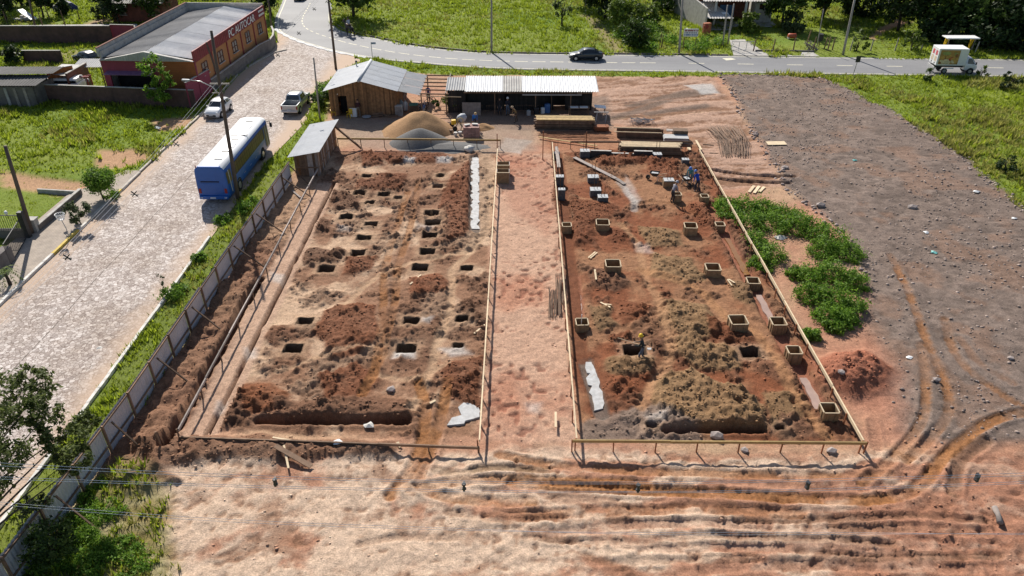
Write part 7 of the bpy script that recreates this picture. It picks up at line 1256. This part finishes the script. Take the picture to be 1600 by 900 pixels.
BLK = [(874.5, 290, 277, 13, 'beside the corridor board, upper of two', 0), (877.5, 312, 297, 11, 'beside the corridor board, lower of two', 0), (869, 247, 240, 11, 'far one under the grey plank at the corridor', 0), (927, 287, 278, 17, 'top one of three in the open ground', 0), (930.5, 309, 298, 17, 'middle one of three in the open ground', 0), (942, 319, 309, 16, 'lowest of three in the open ground', 0), (914, 247, 237, 15, 'at the left end of the black plinth wall', 0), (1027, 251, 242, 14, 'at the right end of the black plinth wall', 0), (1071, 258, 250, 11, 'alone behind the teal shirted worker', 0), (1045, 293, 283, 16, 'still in its timber form behind the grey shirted worker', 1)]
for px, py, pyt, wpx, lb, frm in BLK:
    b = G(px, py); w_ = wpx / PPM(px, py); h = HT(b, pyt); o = thing('concrete_block', 'cast concrete foundation block ' + lb, 'block', (b.x, b.y + w_ * .42, -.05)); blk = MB().box((0, 0, h / 2), (w_, w_ * .85, h + .1)).build('block', [M['concs'], M['blockd']], o, bevel=.015); blk.data.polygons.foreach_set('material_index', [0 if p.normal.z > .5 else 1 for p in blk.data.polygons])  # top face in pale concrete, the other faces in darker grey
    [MB().tube([(x, y, h), (x * 1.05, y, h + random.uniform(.9, 1.5))], .012, 4).build('starter_bar', M['steel'], o) for x in (-.13, .13) for y in (-.1, .1)]
    if frm: [MB().box((s * (w_ / 2 + .03), 0, h / 2), (.04, w_ * .9, h)).build('form_board', M['formw'], o) for s in (-1, 1)]; MB().box((0, -w_ * .45, h / 2), (w_, .04, h - .05)).build('form_board', M['formw'], o)
b0_ = G(922, 247); b1_ = G(1019, 250); pwm = thing('plinth_wall', 'low black coated plinth wall with a notched top', 'wall', b0_); pd = b1_ - b0_; hh = HT(b0_, 236)
def pseg(t0, t1, h, nm='wall_section'): a, b = pd * t0, pd * t1; MB().bar(a + Vector((0, .2, h / 2 - .1)), b + Vector((0, .2, h / 2 - .1)), .25, h + .2).build(nm, M['tar'], pwm); MB().bar(a + Vector((0, .2, h + .008)), b + Vector((0, .2, h + .008)), .25, .016).build('mortar_top', M['conc'], pwm)
pseg(0, .34, hh); pseg(.342, .70, hh * .72); pseg(.702, 1.0, hh * 1.12)
# stacked timber form in the corridor
o = thing('timber_form', 'two stacked weathered timber forms standing in the corridor', 'formwork', G(786, 287)); w_ = 19 / PPM(786, 287)
for k, (z, y) in enumerate(((0, 0), (.0, 1.6))):
    for s in (-1, 1): MB().box((s * w_ / 2, y + .45, .5 + z), (.05, .9, 1.0)).build('side_board', M['woodg'], o); MB().box((0, y + (.0 if s < 0 else .9), .5 + z), (w_, .05, 1.0)).build('side_board', M['formw'], o)
    MB().box((0, y, 1.02 + z), (w_ + .1, .08, .05)).build('rim', M['formt'], o)
# footing strips of concrete, flooded trenches
def slab(name, label, poly, z, mt_, cat, n_=5, wob=.10, th=.12):
    P = W(poly); out = []
    for i in range(len(P)):
        a, b = np.array(P[i]), np.array(P[(i + 1) % len(P)]); k = max(1, int(np.hypot(*(b - a)) / .35))
        for j in range(k): q = a + (b - a) * j / k; out.append((q[0] + random.uniform(-wob, wob), q[1] + random.uniform(-wob, wob)))
    vs = [Vector((p[0], p[1], z)) for p in out]; tr = tessellate_polygon([vs]); mb = MB(); n2 = len(vs); fs = []
    for t in tr: a, b, c = (vs[i] for i in t); fs.append(tuple(t) if (b - a).cross(c - a).z > 0 else tuple(reversed(t)))
    ar_ = sum(out[i][0] * out[(i + 1) % n2][1] - out[(i + 1) % n2][0] * out[i][1] for i in range(n2)); fs += [((i, n2 + i, n2 + (i + 1) % n2, (i + 1) % n2) if ar_ > 0 else ((i + 1) % n2, n2 + (i + 1) % n2, n2 + i, i)) for i in range(n2)]
    o = mb.add(vs + [v - Vector((0, 0, th)) for v in vs], fs).build(name, mt_)
    return tag(o, label, cat)
M['footing'] = mat('fresh_concrete', (.42, .42, .42), .75, var=.25, scale=3, bstr=.5, dirt=(2.5, .55, (.32, .24, .18), .7))
slab('concrete_footing', 'long pale concrete footing strip at the left of the corridor', [(738, 245), (750, 245), (748, 285), (747, 357), (736, 358), (737, 300)], -.05, M['footing'], 'footing', th=.2, wob=.17); slab('concrete_footing', 'bright white concrete footing strip in the right plot', [(916, 567), (932, 566), (944, 640), (928, 643)], -.05, M['footing'], 'footing', th=.2, wob=.17); slab('concrete_spill', 'bright irregular concrete spill at the near end of the corridor board', [(722, 634), (749, 630), (750, 652), (722, 664), (702, 664), (718, 648)], .10, M['footing'], 'spill', wob=.15)
def water(nm, col): 
    m, n, p = _new(nm); c = ramp(n, noise(n, 2, 4, .6), [(.3, tuple(x * .8 for x in col)), (.7, col)]); n.links.new(c, p.inputs['Base Color']); p.inputs['Roughness'].default_value = .06; bump(n, p, noise(n, 8, 3, .5), .05, .01); return m
WB = water('muddy_water', (.28, .14, .055)); WP_ = water('milky_water', (.42, .30, .25))
for nm, lb, pl_, m_ in (('puddle', 'ochre water standing in the trench below the weeds', [(1133, 370), (1140, 370), (1172, 426), (1163, 428)], WB), ('puddle', 'milky pink water in the trench beside the gravel side boards', [(1181, 459), (1190, 459), (1213, 498), (1202, 500)], WP_), ('puddle', 'pale muddy water in the trench near the lower right corner', [(1250, 588), (1261, 588), (1290, 636), (1274, 637)], WP_), ('puddle', 'shallow pink water in the trench beside the corridor board', [(898, 443), (905, 443), (911, 488), (904, 489)], WP_)):
    o = slab(nm, lb, pl_, -.10, m_, 'puddle', wob=.06); o['kind'] = 'structure'
# loose planks and scraps
def plank(label, a, b, w_=.2, z=.08, mt_='woodp', t=.04): p0, p1 = G(*a), G(*b); c = (p0 + p1) / 2; z0 = ground_z(p0.x, p0.y) + z; z1 = ground_z(p1.x, p1.y) + z; return tag(MB().bar(Vector((*(p0 - c)[:2], z0)), Vector((*(p1 - c)[:2], z1)), w_, t).build('plank', M[mt_], loc=(c.x, c.y, 0)), label, 'plank')
for a in (('long grey gangplank across the churned ground', (897, 249), (962, 281), .38, .12, 'woodg', .06), ('second shorter gangplank below the long one', (963, 281), (976, 289), .35, .10, 'woodg', .05), ('grey plank lying over the far concrete block at the corridor', (869, 240), (873, 272), .3, .75, 'woodg', .05), ('dark broad plank on the dug earth below the left plot', (433, 710), (487, 732), .28, .15, 'woodd', .05), ('pale lath crossing the dark plank below the left plot', (446, 707), (452, 737), .1, .2), ('thin pale lath near the left end board', (428, 692), (466, 697), .1, .1), ('pale lath between the pits of the left plot', (641, 447), (658, 433), .12), ('pale lath leaning by the corridor board', (741, 522), (758, 511), .12), ('lath lying in the middle of the right plot', (929, 428), (931, 444), .12), ('first of two short laths in the right plot', (919, 404), (930, 395), .1), ('second of two short laths in the right plot', (922, 405), (933, 396), .1), ('crossed lath beside the dug heap, upper', (938, 474), (953, 485), .1), ('crossed lath beside the dug heap, lower', (944, 478), (955, 480), .1), ('short lath near the right side trench, upper', (1136, 440), (1143, 449), .1), ('short lath near the right side trench, lower', (1138, 439), (1147, 447), .1), ('pale stake by the lower end of the corridor', (868, 650), (868, 674), .12, .3), ('first pale board on the mud behind the weeds', (1170, 302), (1178, 292), .25), ('second pale board on the mud behind the weeds', (1178, 303), (1186, 292), .25), ('third pale board on the mud behind the weeds', (1186, 301), (1194, 293), .25), ('pale plywood offcut at the gravel edge', (1198, 226), (1227, 226), .9), ('pale board at the back corner of the right plot', (1087, 224), (1095, 239), .2, .3), ('short board fragment near the blue overalled worker', (1076, 232), (1077, 238), .3, .1), ('dark lath on the mud beside the rebar fan', (1098, 226), (1115, 227), .12, .05, 'woodd'), ('second dark lath beside the rebar fan', (1108, 240), (1122, 241), .12, .05, 'woodd'), ('yellowish lath on the tracked soil below the left plot', (621, 694), (626, 701), .15), ('pale lath low in the left plot', (672, 634), (681, 631), .15), ('long brown board behind the corridor far corner', (842, 217), (933, 231), .2, .2, 'woody'), ('board inside the fence brace shadow, upper', (457, 300), (470, 310), .15, .1, 'woodg'), ('pair of dark sticks in the grass at the fence foot', (200, 752), (215, 745), .08, .1, 'woodd')): plank(*a)
lg0, lg1 = G(1552, 796), G(1561, 820); tag(MB().tube([(0, 0, .12), (lg1 - lg0) * .5 + Vector((.05, 0, .1)), (lg1 - lg0) + Vector((0, 0, .1))], [.13, .11, .14], 9).build('log', M['woodg'], loc=(lg0.x, lg0.y, ground_z(lg0.x, lg0.y)), smooth=True), 'weathered grey log lying at the lower right', 'log')
# wheelbarrows
def barrow(label, px, py, rz, cl='tar'):
    o = thing('wheelbarrow', label, 'wheelbarrow', G(px, py), rz); r0 = [(-.42, -.3, .75), (.42, -.3, .72), (.42, .3, .72), (-.42, .3, .75)]; r1 = [(-.25, -.2, .42), (.15, -.2, .42), (.15, .2, .42), (-.25, .2, .42)]
    MB().add(r0 + r1 + [(x * .96, y * .96, z) for x, y, z in r0], [(0, 1, 5, 4), (1, 2, 6, 5), (2, 3, 7, 6), (3, 0, 4, 7), (4, 5, 6, 7)]).build('tray', M[cl], o); [MB().tube([(.55, s * .06, .2), (-.2, s * .24, .42), (-1.0, s * .28, .62)], .022, 6).build('handle', M['woodp'], o) for s in (-1, 1)]; MB().cyl((.55, -.05, .2), (.55, .05, .2), .2, 14).build('wheel', M['rubber'], o); [MB().bar((-.25, s * .22, .42), (-.35, s * .24, 0), .04, .04).build('leg', M['metald'], o) for s in (-1, 1)]; MB().box((-.02, 0, .62), (.6, .42, .1)).build('load', M['concs'], o, bevel=.05)
barrow('black wheelbarrow standing alone on the churned earth', 1022, 281, R(160)); barrow('black wheelbarrow held by the teal shirted worker', 1072, 289, R(-70))
# litter
def rag(name, label, px, py, s, mt_, cat='litter'):
    b = G(px, py); g = random.Random(px); mb = MB(); n_ = 9; mb.v = [(math.cos(k * 6.283 / n_) * s * g.uniform(.6, 1.2), math.sin(k * 6.283 / n_) * s * g.uniform(.5, 1.0), g.uniform(0, .06)) for k in range(n_)] + [(g.uniform(-.2, .2) * s, 0, s * .45)]; mb.f = [(k, (k + 1) % n_, n_) for k in range(n_)]; mb.m = [0] * n_; return tag(mb.build(name, mt_, loc=(b.x, b.y, ground_z(b.x, b.y) + .03)), label, cat)
TEAL = mat('teal_plastic', (.15, .45, .42), .5)
for a in (('plastic_bag', 'white plastic bag on the gravel at the right edge', 1525, 301, .32, M['white']), ('plastic_bag', 'white plastic scrap on the gravel, lower middle', 1446, 365, .28, M['white']), ('plastic_bag', 'teal plastic bag on the lower gravel', 1459, 396, .3, TEAL), ('plastic_bag', 'small teal plastic bag on the upper gravel', 1335, 252, .25, TEAL), ('plastic_bag', 'small white scrap near the right gravel edge', 1584, 343, .25, M['white']), ('sack', 'pale sack half hidden in the weeds', 1219, 372, .5, M['offwhite']), ('paper', 'yellow paper lying on the cobbles', 155, 543, .3, M['offwhite']), ('paper', 'white paper on the bare patch near the hatchback', 244, 199, .45, M['white']), ('sack', 'crumpled blue and white sack below the left plot board', 528, 699, .3, M['white']), ('sack', 'pale sack scrap at the lower trench', 577, 668, .3, M['offwhite']), ('paper', 'white scrap near the green weeds', 1420, 560, .2, M['white']), ('paper', 'white paper on the sidewalk beside the shrub', 122, 352, .25, M['white'])): rag(*a)
# rocks standing singly
def rock(label, px, py, s, col=None):
    b = G(px, py); g = random.Random(px + py); me = bmesh.new(); bmesh.ops.create_icosphere(me, subdivisions=1, radius=s); [v.co.__imul__(g.uniform(.7, 1.15)) for v in me.verts]; m_ = bpy.data.meshes.new('rock'); me.to_mesh(m_); me.free(); m_.materials.append(M['rock'] if 'rock' in M else M.setdefault('rock', mat('rock_grey', (.32, .27, .25), .9, var=.3, scale=4, bstr=.4))); o = bpy.data.objects.new('rock', m_); C.objects.link(o); o.location = (b.x, b.y, ground_z(b.x, b.y) + s * .3); o.scale = (1.2, 1, .65); tag(o, label, 'rock')
for lb, px, py, s in (('large grey rock at the gravel edge beside the weeds', 1281, 323, .38), ('flat rock in the middle of the gravel lot', 1425, 326, .4), ('grey rock at the upper gravel edge', 1226, 264, .35), ('pale slab of rock at the lower right plot board', 1120, 684, .32), ('grey rock in the near right board shadow', 1163, 704, .22), ('squat brown rock low in the left plot', 611, 610, .27), ('white stone behind the near right board', 1298, 706, .25), ('dark rock on the gravel, lower middle', 1310, 600, .2), ('pale rock on the gravel right side', 1578, 561, .2), ('rock on the tracked gravel near the red heap', 1462, 597, .22)): rock(lb, px, py, s)
# ------------------------------------------------------------------ clods and stones (uncountable)
ico = bmesh.new(); bmesh.ops.create_icosphere(ico, subdivisions=1, radius=1); IV = np.array([v.co[:] for v in ico.verts]); IF = np.array([[v.index for v in f.verts] for f in ico.faces]); ico.free()
def scatter(name, label, N, x0, x1, y0, y1, field, smin, smax, tint, pw=3.0, flat=.65):
    x = rng.uniform(x0, x1, N); y = rng.uniform(y0, y1, N); k = rng.uniform(0, 1, N) < np.clip(samp(field, x, y), 0, 1); x, y = x[k], y[k]; n_ = len(x); s = smin + (smax - smin) * rng.uniform(0, 1, n_) ** pw
    z = samp(Hh, x, y); V = IV[None] * (1 + .28 * rng.normal(size=(n_, len(IV), 1)).clip(-1.2, 1.2)); a = rng.uniform(0, 6.28, n_); ca, sa = np.cos(a)[:, None], np.sin(a)[:, None]
    X = (V[..., 0] * ca - V[..., 1] * sa) * s[:, None] * 1.15 + x[:, None]; Y = (V[..., 0] * sa + V[..., 1] * ca) * s[:, None] + y[:, None]; Z = V[..., 2] * s[:, None] * flat + (z + s * .2)[:, None]
    o = np_mesh(name, np.stack([X, Y, Z], -1).reshape(-1, 3), (IF[None] + (np.arange(n_) * len(IV))[:, None, None]).reshape(-1, 3), soil); col = tint(x, y, n_); col = np.repeat(col, len(IV), 0); a_ = o.data.attributes.new('albedo', 'FLOAT_COLOR', 'POINT'); a_.data.foreach_set('color', np.concatenate([col, np.ones((len(col), 1))], 1).astype(np.float32).ravel()); return tag(o, label, 'soil' if 'clod' in name else 'stones', kind='stuff')
scatter('clods', 'crumbly clods of dug red and brown earth over the plot', 78000, -20, 22, 19.5, 69, CLOD * .8, .022, .085, lambda x, y, n_: np.clip(samp(COL, x, y) * rng.uniform(.95, 1.75, (n_, 1)), .01, .9), flat=.5)
ST2 = STONE * (.35 + .65 * sstep(.40, .60, fbm(GXX, GYY, .35, 4, 400)))
scatter('gravel_stones', 'loose grey stones strewn over the gravel lot', 70000, 14, 52, 24, 98, ST2 * .55, .02, .11, lambda x, y, n_: np.clip(np.array((.30, .24, .21)) * rng.uniform(.7, 1.8, (n_, 1)), .02, .8), pw=4.5)
EDGE = np.where((gravelM > .08) & (gravelM < .92), 1.0, 0) * (GYY > 44); scatter('edge_stones', 'coarse stones along the edge of the gravel lot', 26000, 14, 52, 44, 98, EDGE * .8, .04, .18, lambda x, y, n_: np.clip(np.array((.33, .27, .245)) * rng.uniform(.7, 1.7, (n_, 1)), .02, .8), pw=2.5)
